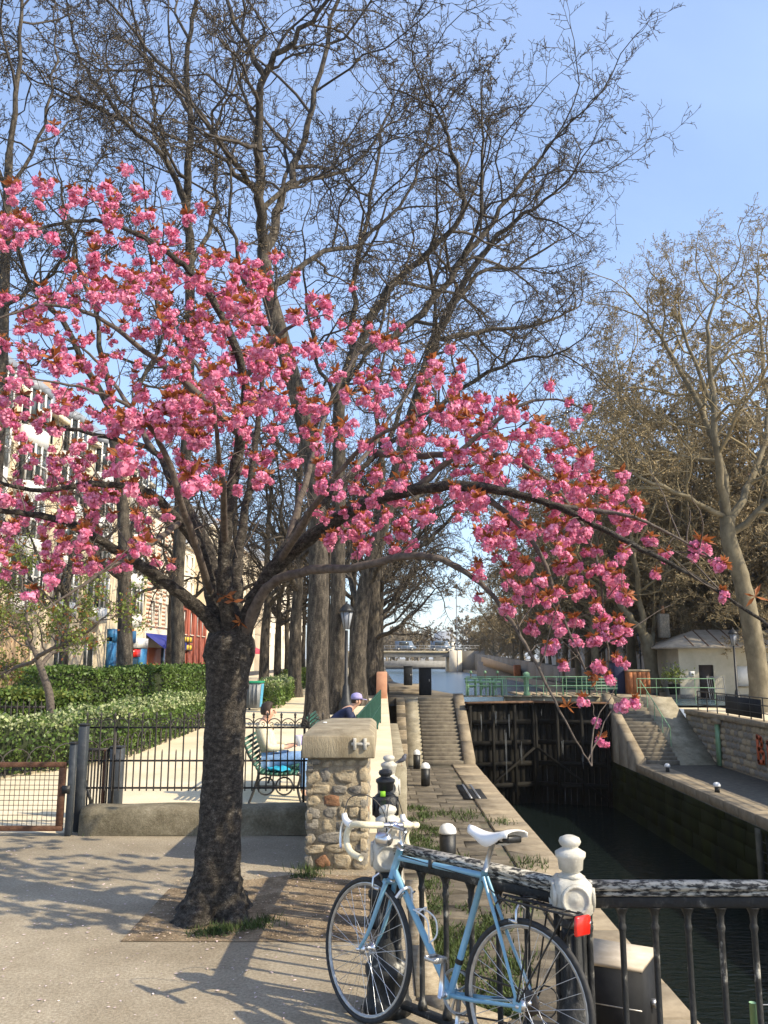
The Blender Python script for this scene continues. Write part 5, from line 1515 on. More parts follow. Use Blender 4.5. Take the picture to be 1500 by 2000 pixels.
for x in np.linspace(fx0 + .3, fx1 - .2, 3):
    MB().box((x - .012, FY + .01, .2), (x + .012, FY + .034, zt_)).build('stay', 'fence_iron', fe)
# gate posts and the open gate leaf behind the fence
def sq_post(px0, px1, Y, ztop, label, material='post_grey', zb=0.0, dpt=None):
    x0, x1 = X_at(px0, Y, .5), X_at(px1, Y, .5)
    p = thing('gate_post', label, 'post', ((x0 + x1) / 2, Y, 0), 'dark gate posts')
    dpt = dpt or (x1 - x0)
    MB().box((x0, Y, zb), (x1, Y + dpt, ztop - .02), .006).build('shaft', material, p)
    MB().box((x0 - .008, Y - .008, ztop - .018), (x1 + .008, Y + dpt + .008, ztop), .004).build('cap', 'iron_black', p)
sq_post(131, 143, WY - .02, .93, 'chipped dark gate post at the end of the low wall')
sq_post(147, 163, WY + .18, 1.10, 'taller dark gate post standing behind the chipped one', dpt=.1)
sq_post(212, 235, WY + .85, .80, 'blue grey gate post seen through the garden fence', dpt=.14)
gl = thing('gate_leaf', 'folded back iron gate leaf with thin bars seen through the fence', 'gate', (X_at(190, WY + .9), WY + .9, 0))
for k in range(8):
    x = X_at(166 + k * 6.2, WY + .92, .5)
    MB().tube([(x, WY + .92, .05), (x, WY + .92, .76)], .011 if k != 6 else .025, 5).build('bar', 'fence_iron' if k != 6 else 'iron_rust', gl)
for z in (.06, .74):
    MB().box((X_at(164, WY + .92, .5), WY + .91, z), (X_at(213, WY + .92, .5), WY + .94, z + .035)).build('rail', 'fence_iron', gl)
MB().bar((X_at(166, WY + .9, .5), WY + .89, .45), (X_at(186, WY + .9, .2), WY + .89, .06), .02, .03).build('brace', 'iron_black', gl)
# wire mesh gate
WG = WY - .02
wg = thing('wire_gate', 'rusty framed gate filled with square wire mesh', 'gate', (X_at(60, WG), WG, 0))
gx0, gx1 = X_at(-260, WG, .5), X_at(126, WG, .5)
zt2 = .73
MB().box((gx0, WG, zt2 - .05), (gx1, WG + .04, zt2), .004).build('top_bar', 'iron_rust', wg)
MB().box((gx0, WG, .05), (gx1, WG + .04, .10), .004).build('bottom_bar', 'iron_rust', wg)
MB().box((gx1 - .07, WG + .002, .101), (gx1, WG + .038, zt2 - .051), .004).build('stile', 'iron_rust', wg)
MB().box((gx0, WG + .002, .101), (gx0 + .07, WG + .038, zt2 - .051), .004).build('stile', 'iron_rust', wg)
k = 0
x = gx1 - .12
while x > gx0 + .05:
    MB().tube([(x, WG + .02, .1), (x + rnd.uniform(-.006, .006), WG + .02, zt2 - .05)], .0032, 4).build('wire', 'fence_iron', wg)
    x -= .05
for z in np.arange(.15, zt2 - .06, .05):
    MB().tube([(gx0 + .05, WG + .025, z), (gx1 - .05, WG + .025, z + rnd.uniform(-.006, .006))], .0032, 4).build('wire', 'fence_iron', wg)
MB().box((gx1 - .02, WG - .012, .42), (gx1 + .06, WG - .002, .50)).build('latch', 'iron_black', wg)
# black picket fence by the street
bp_ = thing('picket_fence', 'black spiked picket fence at the street edge behind the hedge', 'fence', (-10, 18.5, 0))
xa, xb_ = X_at(-60, 18.5, .5), X_at(85, 18.5, .5)
for z in (.25, .72):
    MB().box((xa, 18.5, z), (xb_, 18.54, z + .05)).build('rail', 'fence_iron', bp_)
for x in np.arange(xa, xb_, .13):
    MB().tube([(x, 18.46, .02), (x, 18.46, .80), (x, 18.46, .90)], [.017, .017, .003], 5).build('picket', 'fence_iron', bp_)
# wheeled bin
bi = thing('wheeled_bin', 'grey wheeled bin with a green lid rim and light blue side on the path', 'bin', (X_at(500, 30.0), 30.0, 0))
bx_, by_ = X_at(497, 30, .5), 30.0
MB().add([(bx_ - .25, by_ - .3, .08), (bx_ + .22, by_ - .3, .08), (bx_ + .22, by_ + .3, .08), (bx_ - .25, by_ + .3, .08), (bx_ - .30, by_ - .36, .93), (bx_ + .27, by_ - .36, .93), (bx_ + .27, by_ + .36, .93), (bx_ - .30, by_ + .36, .93)],
         [(0, 3, 2, 1), (4, 5, 6, 7), (0, 1, 5, 4), (1, 2, 6, 5), (2, 3, 7, 6), (3, 0, 4, 7)]).build('body', 'bin_grey', bi)
MB().box((bx_ - .33, by_ - .39, .932), (bx_ + .31, by_ + .39, 1.0), .02).build('lid', 'bin_green', bi)
MB().add([(bx_ + .232, by_ - .28, .12), (bx_ + .232, by_ + .28, .12), (bx_ + .285, by_ + .33, .9), (bx_ + .285, by_ - .33, .9)], [(0, 1, 2, 3)]).build('side_panel', 'bin_blue', bi)
for k in (-.12, .02, .14):
    MB().box((bx_ + k - .012, by_ - .37, .2), (bx_ + k + .012, by_ - .30, .9)).build('rib', 'bin_grey', bi)
for s_ in (-.2, .24):
    MB().lathe([(.01, -.03), (.1, -.03), (.1, .03), (.01, .03)], 12, (bx_ + s_, by_ + .2, .1), 'x').build('wheel', 'tyre', bi)
# green mesh fence running along the garden edge
ge = thing('green_fence', 'dark green mesh fence running along the garden edge above the stairs', 'fence', (-.2, 14, 0))
GA, GB_ = np.array([-.42, 13.4]), np.array([-.10, 24.0])
gpt = lambda t, z: (*(GA + (GB_ - GA) * t), z)
for k in range(6):
    MB().tube([gpt(k / 5, 0), gpt(k / 5, .92)], .022, 6).build('post', 'green_iron', ge)
for z in (.1, .5, .9):
    MB().tube([gpt(0, z), gpt(1, z)], .016, 5).build('rail', 'green_iron', ge)
for t in np.linspace(.01, .99, 56):
    MB().tube([gpt(t, .1), gpt(t, .9)], .006, 4).build('wire', 'green_iron', ge)
tbk = MB().box((-.35, 38.5, -.1), (.14, 42, 1.15), .03).build('brick_block', 'facade_brick')
tag(tbk, 'squat rusty brick block at the end of the garden wall', 'block')

# ------------------------------------------------------------------ the stone pillar
PX0, PX1, PY0, PY1, PH = -.69, -.135, 7.55, 9.15, .93
pi_ = thing('stone_pillar', 'broad rubble stone pillar with a flat cut stone cap and white iron cramp', 'pillar', ((PX0 + PX1) / 2, (PY0 + PY1) / 2, 0))
MB().box((PX0 + .021, PY0 + .021, -.02), (PX1 - .021, PY1 - .021, PH - .004), .01).build('mortar_core', 'mortar', pi_)
rs2 = np.random.default_rng(77)
def stone_face(length, place, rotz, rows):
    z = .0
    for row in range(rows):
        h = rs2.uniform(.075, .145)
        if z + h > PH - .02: h = PH - .02 - z
        if h < .05: break
        u = -rs2.uniform(0, .08)
        while u < length - .03:
            w = rs2.uniform(.09, .26)
            a, b = max(0, u), min(length, u + w)
            if b - a > .05 and rs2.uniform() < .93:
                mt = rs2.choice(['stone_grey', 'stone_tan', 'stone_rust', 'stone_tan', 'stone_grey', 'stone_tan', 'stone_tan', 'stone_grey'])
                if mt == 'stone_rust' and b - a > .17: mt = 'stone_tan'
                me = rubble_mesh('stone', mt, (b - a) * 1.0, h * 1.0, .035, rs2)
                o = link('stone', me, pi_, place((a + b) / 2, z + h / 2 + rs2.uniform(-.012, .012)))
                o.rotation_euler = (0, rs2.uniform(-.16, .16), rotz)
            u += w
        z += h
stone_face(PX1 - PX0, lambda u, z: (PX0 + u, PY0 + .032, z), 0, 14)
stone_face(PY1 - PY0, lambda u, z: (PX1 - .032, PY0 + u, z), R(90), 14)
stone_face(PY1 - PY0, lambda u, z: (PX0 + .032, PY1 - u, z), R(-90), 14)
cp = MB()
cx0, cx1, cy0, cy1 = PX0 - .03, PX1 + .055, PY0 - .05, PY1 + .05
cv = [(cx0, cy0, PH), (cx1, cy0, PH), (cx1, cy1, PH), (cx0, cy1, PH),
      (cx0, cy0, PH + .19), (cx1, cy0, PH + .19), (cx1, cy1, PH + .19), (cx0, cy1, PH + .19),
      (cx0 + .05, cy0 + .14, PH + .235), (cx1 - .05, cy0 + .14, PH + .235), (cx1 - .05, cy1 - .12, PH + .235), (cx0 + .16, cy1 - .12, PH + .235)]
cp.add(cv, [(3, 2, 1, 0), (0, 1, 5, 4), (1, 2, 6, 5), (2, 3, 7, 6), (3, 0, 4, 7), (4, 5, 9, 8), (5, 6, 10, 9), (6, 7, 11, 10), (7, 4, 8, 11), (8, 9, 10, 11)])
cpo = cp.build('cap', 'cap_stone', pi_)
bv = cpo.modifiers.new('bevel', 'BEVEL'); bv.width = .012; bv.segments = 2
cr0 = P(703, 1453, cy0)
crp = MB()
crp.box((cr0.x - .075, cy0 - .014, cr0.z - .012), (cr0.x + .085, cy0 - .001, cr0.z + .012), .003)
for dx in (-.045, .045):
    crp.box((cr0.x + dx - .014, cy0 - .019, cr0.z - .05), (cr0.x + dx + .014, cy0 - .0015, cr0.z + .05), .003)
crp.build('iron_cramp', 'white_paint', pi_)
li = tag(MB().box((-.6, 8.35, PH + .237), (-.56, 8.40, PH + .246), .003).build('paper_scrap', 'white'), 'tiny white scrap of paper lying on the pillar cap', 'litter')

# ------------------------------------------------------------------ the cast iron railing round the corner
def rail_post(pos, hz, label, material, big=1.0, colmat='iron_chipped', group='cast iron railing posts'):
    x, y = pos
    p = thing('railing_post', label, 'post', (x, y, 0), group)
    c = (x, y, 0)
    MB().lathe([(.125, 0), (.125, .05), (.11, .07), (.105, .17), (.118, .185), (.118, .22), (.085, .25), (.07, .33), (.055, .36), (.05, hz - .16)], 16, c).build('column', colmat, p, True)
    fl = MB()
    for k in range(8):
        a = k * math.pi / 4
        fl.tube([(x + .05 * math.cos(a), y + .05 * math.sin(a), .37), (x + .047 * math.cos(a), y + .047 * math.sin(a), hz - .18)], .011, 5)
    fl.build('flutes', colmat, p)
    MB().lathe([(.05, hz - .16), (.066, hz - .15), (.066, hz - .125), (.055, hz - .115)], 16, c).build('collar', colmat, p, True)
    w = .078 * big
    blk = MB().box((x - w, y - w, hz - .113), (x + w, y + w, hz + .045), .022)
    bo = blk.build('block', material, p)
    for (dx, dy, ax) in ((0, -1, 'y'), (1, 0, 'x'), (-1, 0, 'x'), (0, 1, 'y')):
        cc = (x + dx * (w + .002), y + dy * (w + .002), hz - .034)
        s_ = dx + dy
        MB().lathe([(.064, -.006 * s_), (.062, .010 * s_), (.052, .012 * s_), (.048, .004 * s_), (.03, .006 * s_), (.012, .012 * s_), (.001, .014 * s_)], 18, cc, ax).build('medallion', material, bo, True)
    MB().lathe([(.062, hz + .045), (.04, hz + .058), (.036, hz + .066), (.052 * big, hz + .075), (.056 * big, hz + .115), (.066 * big, hz + .128), (.067 * big, hz + .145), (.045, hz + .158), (.032, hz + .166), (.043, hz + .176), (.049, hz + .190), (.043, hz + .205), (.02, hz + .215), (.001, hz + .217)], 20, c).build('finial', material, p, True)
    return p
HZ = .80
rail_post(A, HZ, 'cast iron railing post with white block behind the bicycle handlebars', 'white_paint')
rail_post(B, HZ + .005, 'cast iron railing corner post with round white finial and medallion by the bicycle rack', 'white_paint')
dpost = rail_post(D, HZ + .01, 'black cast iron railing post with a lime sticker on its neck', 'iron_black')
MB().box((D[0] - .036, D[1] - .072, HZ + .05), (D[0] + .0, D[1] - .052, HZ + .085), .003).build('sticker', 'lime', dpost)
rail_post(E_, HZ + .0, 'white cast iron railing post next to the stone pillar', 'white_paint', colmat='white_paint')
def railing(p, q_, nb, label, z=HZ, rmat='rail_worn'):
    p, q_ = np.array(p, float), np.array(q_, float)
    d = nrm(q_ - p); L = np.linalg.norm(q_ - p)
    a, b = p + d * .079, q_ - d * .079
    t = thing('iron_railing', label, 'railing', (*((p + q_) / 2), 0), 'sections of the cast iron railing')
    n_ = np.array([-d[1], d[0]])
    for nm, mt, prof in (('top_rail', rmat, [(-.034, -.004), (.034, -.004), (.043, .004), (.045, .015), (.034, .027), (0, .033), (-.034, .027), (-.045, .015), (-.043, .004)]),
                         ('rail_bead', rmat, [(-.030, -.026), (.030, -.026), (.038, -.021), (.038, -.013), (.027, -.0042), (-.027, -.0042), (-.038, -.013), (-.038, -.021)]),
                         ('rail_bar', 'iron_chipped', [(-.026, -.075), (.026, -.075), (.031, -.068), (.031, -.032), (.026, -.0262), (-.026, -.0262), (-.031, -.032), (-.031, -.068)])):
        m = len(prof)
        v = [(*(e + n_ * u), z + w) for e in (a, b) for u, w in prof]
        fs = [(i, (i + 1) % m, m + (i + 1) % m, m + i) for i in range(m)] + [tuple(range(m - 1, -1, -1)), tuple(range(m, 2 * m))]
        MB().add(v, fs).build(nm, mt, t)
    MB().bar((*(a), .06), (*(b), .06), .05, .025).build('bottom_rail', 'iron_chipped', t)
    for k in range(nb):
        s_ = p + d * (L * (k + .5) / nb if nb * .165 > L - .2 else .165 * (k + .75))
        x, y = s_
        if L > 1.3 and (k + .75) * .165 > L - .1: break
        bo = MB().lathe([(.026, .073), (.022, .10), (.0135, .12), (.0135, .62), (.018, .635), (.018, .645), (.014, .655), (.016, .69), (.028, .72), (.033, HZ - .0752)], 10, (x, y, 0)).build('baluster', 'iron_chipped', t, True)
railing(B, A, 7, 'worn black railing section that the blue bicycle leans on')
railing(B, (9.4, 3.86), 60, 'worn white and black railing section along the edge above the lock water')
railing(A, D, 8, 'black railing section running back towards the stone pillar', rmat='iron_chipped')
railing(D, E_, 5, 'short black railing section next to the stone pillar', rmat='iron_chipped')

# ------------------------------------------------------------------ the bicycle
bk = thing('bicycle', 'light blue steel road bicycle with white saddle leaning on the railing', 'bicycle', (0, 0, 0), local=True)
WR = .335
def wheel(x, name='wheel', front=True):
    c = (x, 0, WR)
    n = 48
    ang = np.linspace(0, 2 * np.pi, n, endpoint=False)
    circ = lambda r, y=0: np.stack([x + r * np.cos(ang), np.full(n, y), WR + r * np.sin(ang)], 1)
    ty = MB().tube(circ(WR - .0135), .0135, 10, closed=True)
    ri = MB()
    for r, w in ((WR - .029, .009),):
        ri.tube(circ(r), .0085, 8, closed=True)
        ri.tube(circ(r - .007), .006, 6, closed=True)
    hub = MB().lathe([(.004, -.07), (.008, -.068), (.008, -.048), (.012, -.046), (.024, -.036), (.024, -.031), (.011, -.026), (.010, .026), (.024, .031), (.024, .036), (.012, .046), (.008, .048), (.008, .068), (.004, .07)], 16, c, 'y')
    sp = MB()
    for k in range(32):
        a = 2 * math.pi * k / 32
        s_ = 1 if k % 2 else -1
        o = a + (1.25 if (k // 2) % 2 else -1.25)
        sp.tube([(x + .022 * math.cos(o), s_ * .033, WR + .022 * math.sin(o)), (x + (WR - .03) * math.cos(a), 0, WR + (WR - .03) * math.sin(a))], .0014, 4)
    w_ = ri.build('wheel', 'steel_dull', None, True)
    ty_ = ty.build('tyre', 'tyre', w_, True)
    hub.build('hub', 'chrome', w_, True)
    sp.build('spokes', 'chrome', w_)
    MB().tube([(x + (WR - .03) * .0, .0, WR - (WR - .036)), (x, 0, .075)], .003, 5).build('valve', 'black_plastic', w_)
    return w_
HT, HB = np.array([.80, 0, .83]), np.array([.838, 0, .706])
BBp, SC = np.array([.42, 0, .27]), np.array([.254, 0, .815])
# steered assembly hangs from its own empty-like part: fork
axis = nrm(HB - HT)
STEER = R(4)
def steer(v):
    v = np.asarray(v, float)
    k = axis; p = v - HT
    c, s = math.cos(STEER), math.sin(STEER)
    return HT + p * c + np.cross(k, p) * s + np.outer(p @ k, k) * (1 - c)
rw_ = wheel(0.0); rw_.parent = bk
fw_ = wheel(.985)
fw_.parent = bk
for o in [fw_] + list(fw_.children):
    co = np.array([v.co for v in o.data.vertices]); co = steer(co)
    o.data.vertices.foreach_set('co', co.astype(np.float32).ravel()); o.data.update()
fr = MB()
fr.tube([HT + axis * -.012, HB + axis * .012], .0185, 14, True)
tt0 = HT + axis * .035
fr.tube([tt0, SC - np.array([0, 0, .012])], .0145, 12)
fr.tube([HB - axis * .03, BBp], .0165, 12)
fr.tube([SC + (SC - BBp) * .02, BBp], .0155, 12, True)
fr.lathe([(.021, -.036), (.021, .036)], 14, tuple(BBp), 'y')
fo = fr.build('frame', 'bike_blue', bk, True)
for s_ in (-1, 1):
    MB().tube([SC + [-.006, s_ * .014, -.015], [.13, s_ * .028, .58], [.006, s_ * .062, .352]], [.0085, .008, .0065], 10).build('seat_stay', 'bike_blue', fo, True)
    MB().tube([BBp + [-.02, s_ * .02, 0], [.25, s_ * .036, .29], [.0, s_ * .062, .335]], [.011, .010, .0075], 10).build('chain_stay', 'bike_blue', fo, True)
    MB().box((-.02, s_ * .062 - .003, .315), (.025, s_ * .062 + .003, .36), .002).build('dropout', 'bike_blue', fo)
fk = MB()
crown = HB + axis * .03
for s_ in (-1, 1):
    fk.tube(steer(smoothpath([crown + [0, s_ * .03, 0], crown + axis * .14 + [0, s_ * .042, 0], crown + axis * .27 + [.008, s_ * .048, 0], [.985, s_ * .052, WR]], 5)), np.linspace(.0135, .0075, 16), 10)
fk.tube(steer([crown + [0, -.045, 0], crown + [0, .045, 0]]), .015, 10, True)
fko = fk.build('fork', 'bike_blue', bk, True)
hs_ = MB()
for t in (-.016, .0):
    hs_.tube([HT + axis * (-.028 + t * .5), HT + axis * -.010], .021, 14, True)
hs_.tube([HB + axis * .012, HB + axis * .026], .021, 14, True)
hs_.build('headset', 'chrome', bk, True)
st0 = HT - axis * .105
stem_end = np.array([.872, 0, st0[2] + .012])
MB().tube(steer([HT - axis * .02, st0 + axis * .01]), .0115, 12, True).merge(MB().tube(steer([st0, stem_end]), .013, 12, True)).merge(MB().tube(steer([stem_end - [0, .024, 0], stem_end + [0, .024, 0]]), .019, 12, True)).build('stem', 'chrome', bk, True)
bz = stem_end[2]
bars = MB().tube(steer([(.872, -.075, bz), (.872, .075, bz)]), .0128, 12)
bo_ = bars.build('handlebar', 'chrome', bk, True)
for s_ in (-1, 1):
    pth = smoothpath([(.872, s_ * .07, bz), (.872, s_ * .155, bz), (.885, s_ * .19, bz), (.925, s_ * .203, bz - .004), (.962, s_ * .207, bz - .02), (.982, s_ * .208, bz - .06), (.972, s_ * .209, bz - .105), (.94, s_ * .21, bz - .135), (.90, s_ * .21, bz - .147), (.85, s_ * .21, bz - .152)], 4)
    MB().tube(steer(pth), .0165, 12, True).build('bar_tape', 'bike_tape', bo_, True)
    hd = smoothpath([(.948, s_ * .206, bz - .012), (.985, s_ * .206, bz - .004), (1.012, s_ * .206, bz + .014), (1.022, s_ * .206, bz + .038)], 3)
    MB().tube(steer(hd), np.linspace(.021, .014, len(hd)), 10, True).build('brake_hood', 'saddle_white', bo_, True)
    lv_ = smoothpath([(1.012, s_ * .206, bz + .008), (1.03, s_ * .207, bz - .03), (1.028, s_ * .21, bz - .085), (1.012, s_ * .214, bz - .13)], 3)
    MB().tube(steer(lv_), np.linspace(.009, .006, len(lv_)), 8, True).build('brake_lever', 'chrome', bo_, True)
    cb_ = smoothpath([(1.02, s_ * .206, bz + .04), (1.03, s_ * .17, bz + .115), (.985, s_ * .08, bz + .13), (.93, s_ * .01, bz + .05), (.90, 0, bz - .1)], 5)
    MB().tube(steer(cb_), .0028, 5).build('brake_cable', 'black_plastic', bo_)
# silver lamp fixed ahead of the stem
lmp = MB().lathe([(.004, -.04), (.03, -.035), (.034, .02), (.038, .03), (.02, .034), (.001, .035)], 14, (0, 0, 0), 'x')
lo_ = MB().merge(lmp, lambda v: steer(v + np.array([.925, .0, bz - .075])))
lo_.tube(steer([(.925, 0, bz - .075), (.872, 0, bz - .01)]), .008, 8)
lo_.build('front_lamp', 'chrome', bo_, True)
# brakes
for (bx, bz2, s_, nm) in ((.915, .665, 1, 'brake'), (.075, .685, -1, 'brake')):
    bm2 = MB()
    for y_ in (-1, 1):
        bm2.tube([(bx + .02 * s_, 0, bz2 + .035), (bx + .03 * s_, y_ * .03, bz2 + .015), (bx + .03 * s_, y_ * .03, bz2 - .03)], .006, 8)
        bm2.box((bx + .012 * s_ - .02, y_ * .022 - .005, bz2 - .042), (bx + .012 * s_ + .025, y_ * .022 + .005, bz2 - .028))
    bm2.build(nm, 'chrome', bk, True)
# saddle, seat post
sp_top = SC + nrm(SC - BBp) * .15
MB().tube([SC, sp_top], .0128, 12, True).build('seat_post', 'steel_dull', bk, True)
sx0, sz0 = .075, sp_top[2] + .045
sec = []
nS = 15
for i in range(nS):
    t = i / (nS - 1)
    x = sx0 + t * .275
    w = .066 * (1 - t) ** .85 * (1 if t > .08 else .86) + .021
    w = w if t < .97 else .013
    hh = sz0 + .014 * math.cos(t * 5.2) + (.004 if t < .15 else 0)
    skirt = .016 + .026 * math.sin(math.pi * min(1, t * 1.15)) ** 2
    sec.append([(x, y_ * w, hh - (abs(y_) ** 2.6) * .012 - (skirt if abs(y_) > .99 else 0)) for y_ in (-1.0, -.97, -.7, -.35, 0, .35, .7, .97, 1.0)])
sv = np.array(sec).reshape(-1, 3)
sq_ = [(i * 9 + j, i * 9 + j + 1, (i + 1) * 9 + j + 1, (i + 1) * 9 + j) for i in range(nS - 1) for j in range(8)]
sm = MB().addq(sv, sq_); sm.f.append(np.arange((nS - 1) * 9, nS * 9)); sm.k.append(np.array([9]))
so_ = sm.build('saddle', 'saddle_white', bk, True)
sdm = so_.modifiers.new('solid', 'SOLIDIFY'); sdm.thickness = .006
us = MB()
for s_ in (-1, 1):
    us.tube([(sx0 + .015, s_ * .03, sz0 - .028), (sx0 + .10, s_ * .022, sz0 - .045), (sx0 + .18, s_ * .02, sz0 - .045), (sx0 + .25, s_ * .008, sz0 - .02)], .0035, 6)
us.box((sx0 + .01, -.052, sz0 - .035), (sx0 + .05, .052, sz0 - .005), .006)
us.tube([(sp_top[0], -.03, sp_top[2]), (sp_top[0], .03, sp_top[2])], .014, 10, True)
us.build('saddle_rails', 'black_plastic', so_)
# cranks, chainring, chain, derailleur (drive side is the bike's right, -y)
ck = MB()
for r, w in ((.095, .002), (.088, .002)):
    ang = np.linspace(0, 2 * np.pi, 40, endpoint=False)
    ck.tube(np.stack([BBp[0] + r * np.cos(ang), np.full(40, -.05), BBp[2] + r * np.sin(ang)], 1), .004, 6, closed=True)
for k in range(5):
    a = k * 1.2566
    ck.tube([(BBp[0], -.05, BBp[2]), (BBp[0] + .09 * math.cos(a), -.05, BBp[2] + .09 * math.sin(a))], .007, 6)
cko = ck.build('chainring', 'steel_dull', bk, True)
CA = R(97)
for s_, a in ((1, CA), (-1, CA + math.pi)):
    e = BBp + np.array([math.cos(a) * .168, s_ * .085, math.sin(a) * .168])
    co_ = MB().tube([BBp + [0, s_ * .066, 0], e], [.014, .0095], 10, True).merge(MB().tube([BBp + [0, s_ * .03, 0], BBp + [0, s_ * .075, 0]], .013, 10, True)).build('crank_arm', 'chrome', bk, True)
    pd = MB()
    pc = e + [0, s_ * .055, 0]
    pd.box(tuple(pc - [.033, .045, .008]), tuple(pc + [.033, -.035 + .0, .008]), .002)
    pd.box(tuple(pc + [-.033, .035, -.008]), tuple(pc + [.033, .045, .008]), .002)
    for dx in (-.03, .03):
        pd.box(tuple(pc + [dx - .005, -.036, -.012]), tuple(pc + [dx + .005, .036, .012]), .002)
    pd.tube([e, pc + [0, s_ * .045, 0]], .007, 8)
    pd.build('pedal', 'steel_dull', co_)
ch = MB()
ch.tube([BBp + [0, -.05, .094], (0, -.045, WR + .035)], .0045, 5)
ch.tube(smoothpath([BBp + [0, -.05, -.094], (.12, -.047, .22), (.05, -.046, .19), (.02, -.046, .22), (.03, -.046, .27), (.0, -.046, .30)], 4), .0045, 5)
ch.build('chain', 'chain_brown', bk)
cas = MB()
for k, r in enumerate((.05, .042, .036, .03, .026)):
    cas.lathe([(.01, -.026 - k * .005), (r, -.026 - k * .005), (r, -.028 - k * .005), (.01, -.028 - k * .005)], 20, (0, 0, WR), 'y')
cas.build('sprockets', 'chain_brown', bk)
de = MB()
de.tube([(.0, -.055, .32), (.02, -.06, .265), (.035, -.05, .21), (.045, -.048, .185)], .009, 8)
for c_ in ((.03, -.047, .235), (.045, -.047, .185)):
    de.lathe([(.003, -.005), (.022, -.004), (.022, .004), (.003, .005)], 12, c_, 'y')
de.tube(smoothpath([(-.0, -.06, .30), (-.09, -.06, .30), (-.12, -.06, .38), (-.05, -.06, .41), (.1, -.04, .33), (.3, -.03, .28)], 4), .003, 5)
de.build('derailleur', 'black_plastic', bk)
# rear carrier and red reflector
ra_ = MB()
zc = .735
for s_ in (-1, 1):
    ra_.tube(smoothpath([(.155, s_ * .015, zc + .005), (.11, s_ * .05, zc), (.0, s_ * .055, zc), (-.17, s_ * .055, zc), (-.24, s_ * .04, zc), (-.25, 0, zc)], 4), .005, 7)
    ra_.tube([(-.06, s_ * .055, zc), (.0, s_ * .068, WR + .02)], .0045, 6)
    ra_.tube([(-.21, s_ * .05, zc), (-.01, s_ * .07, WR + .02)], .0045, 6)
    ra_.tube([(.14, s_ * .02, zc), (.17, s_ * .015, .70)], .004, 6)
for x in (.05, -.04, -.12, -.19):
    ra_.tube([(x, -.055, zc + .004), (x, .055, zc + .004)], .004, 6)
ra_.tube([(.11, 0, zc + .006), (-.25, 0, zc + .006)], .004, 6)
ra_.tube(smoothpath([(.06, -.04, zc + .012), (-.02, -.04, zc + .022), (-.02, .04, zc + .022), (.06, .04, zc + .012)], 3), .0035, 6)
rao = ra_.build('carrier', 'black_plastic', bk, True)
MB().box((-.278, -.052, zc - .075), (-.258, .052, zc + .002), .006).build('reflector', 'reflector_red', rao)
MB().lathe([(.001, 0), (.011, .0), (.011, .025), (.006, .03)], 10, (-.268, -.068, zc - .03), 'y').build('reflector_bolt', 'chrome', rao, True)
# bottle cage, downtube clip, levers, tape, cables
dn = nrm(BBp - HB); up_ = np.array([-dn[2], 0, dn[0]]); up_ = up_ if up_[2] > 0 else -up_
cg = MB()
c0_ = HB + dn * .30 - 0
for s_ in (-1, 1):
    lo2 = [HB + dn * .20 + up_ * .02, HB + dn * .23 + up_ * .06 + [0, s_ * .03, 0], HB + dn * .30 + up_ * .095 + [0, s_ * .03, 0], HB + dn * .36 + up_ * .06 + [0, s_ * .028, 0], HB + dn * .375 + up_ * .02]
    cg.tube(smoothpath(lo2, 4), .004, 7)
cg.tube(smoothpath([HB + dn * .24 + up_ * .055 + [0, -.03, 0], HB + dn * .24 + up_ * .1, HB + dn * .24 + up_ * .055 + [0, .03, 0]], 4), .004, 7)
cg.build('bottle_cage', 'saddle_white', bk, True)
wc = MB().tube(smoothpath([HB + dn * .13 + [0, .06, .01], HB + dn * .12 + up_ * .03 + [0, .03, .02], HB + dn * .12 + up_ * .03 + [0, -.03, .02], HB + dn * .15 + up_ * .015 + [0, -.035, -.02], HB + dn * .22 + up_ * .015 + [0, -.02, 0]], 5), .007, 8)
wc.build('pump_clip', 'saddle_white', bk, True)
sl = MB()
for s_ in (-1, 1):
    c_ = HB + dn * .12
    sl.tube([c_ + [0, s_ * .018, 0], c_ + [0, s_ * .035, 0], c_ + up_ * .045 + [-.01, s_ * .038, .0]], .005, 8)
sl.build('shift_levers', 'chrome', bk, True)
tpx = HT + (SC - HT) * .42 + axis * .02
MB().box(tuple(tpx - [.012, .02, .026]), tuple(tpx + [.012, .02, .018]), .004).build('strap', 'black_plastic', bk)
stp = SC + (BBp - SC) * .73
MB().tube([stp + (BBp - SC) * -.02, stp + (BBp - SC) * .02], .019, 10).build('clamp', 'black_plastic', bk)
MB().tube([HT + (SC - HT) * .05 + axis * .02 + [0, .012, -.0], SC + [.02, .012, -.03], [.09, .01, .70]], .003, 5).build('rear_brake_cable', 'black_plastic', bk)
bk.location = (.582, 3.836, 0)
bk.rotation_euler = (.1094, 0, 2.357)

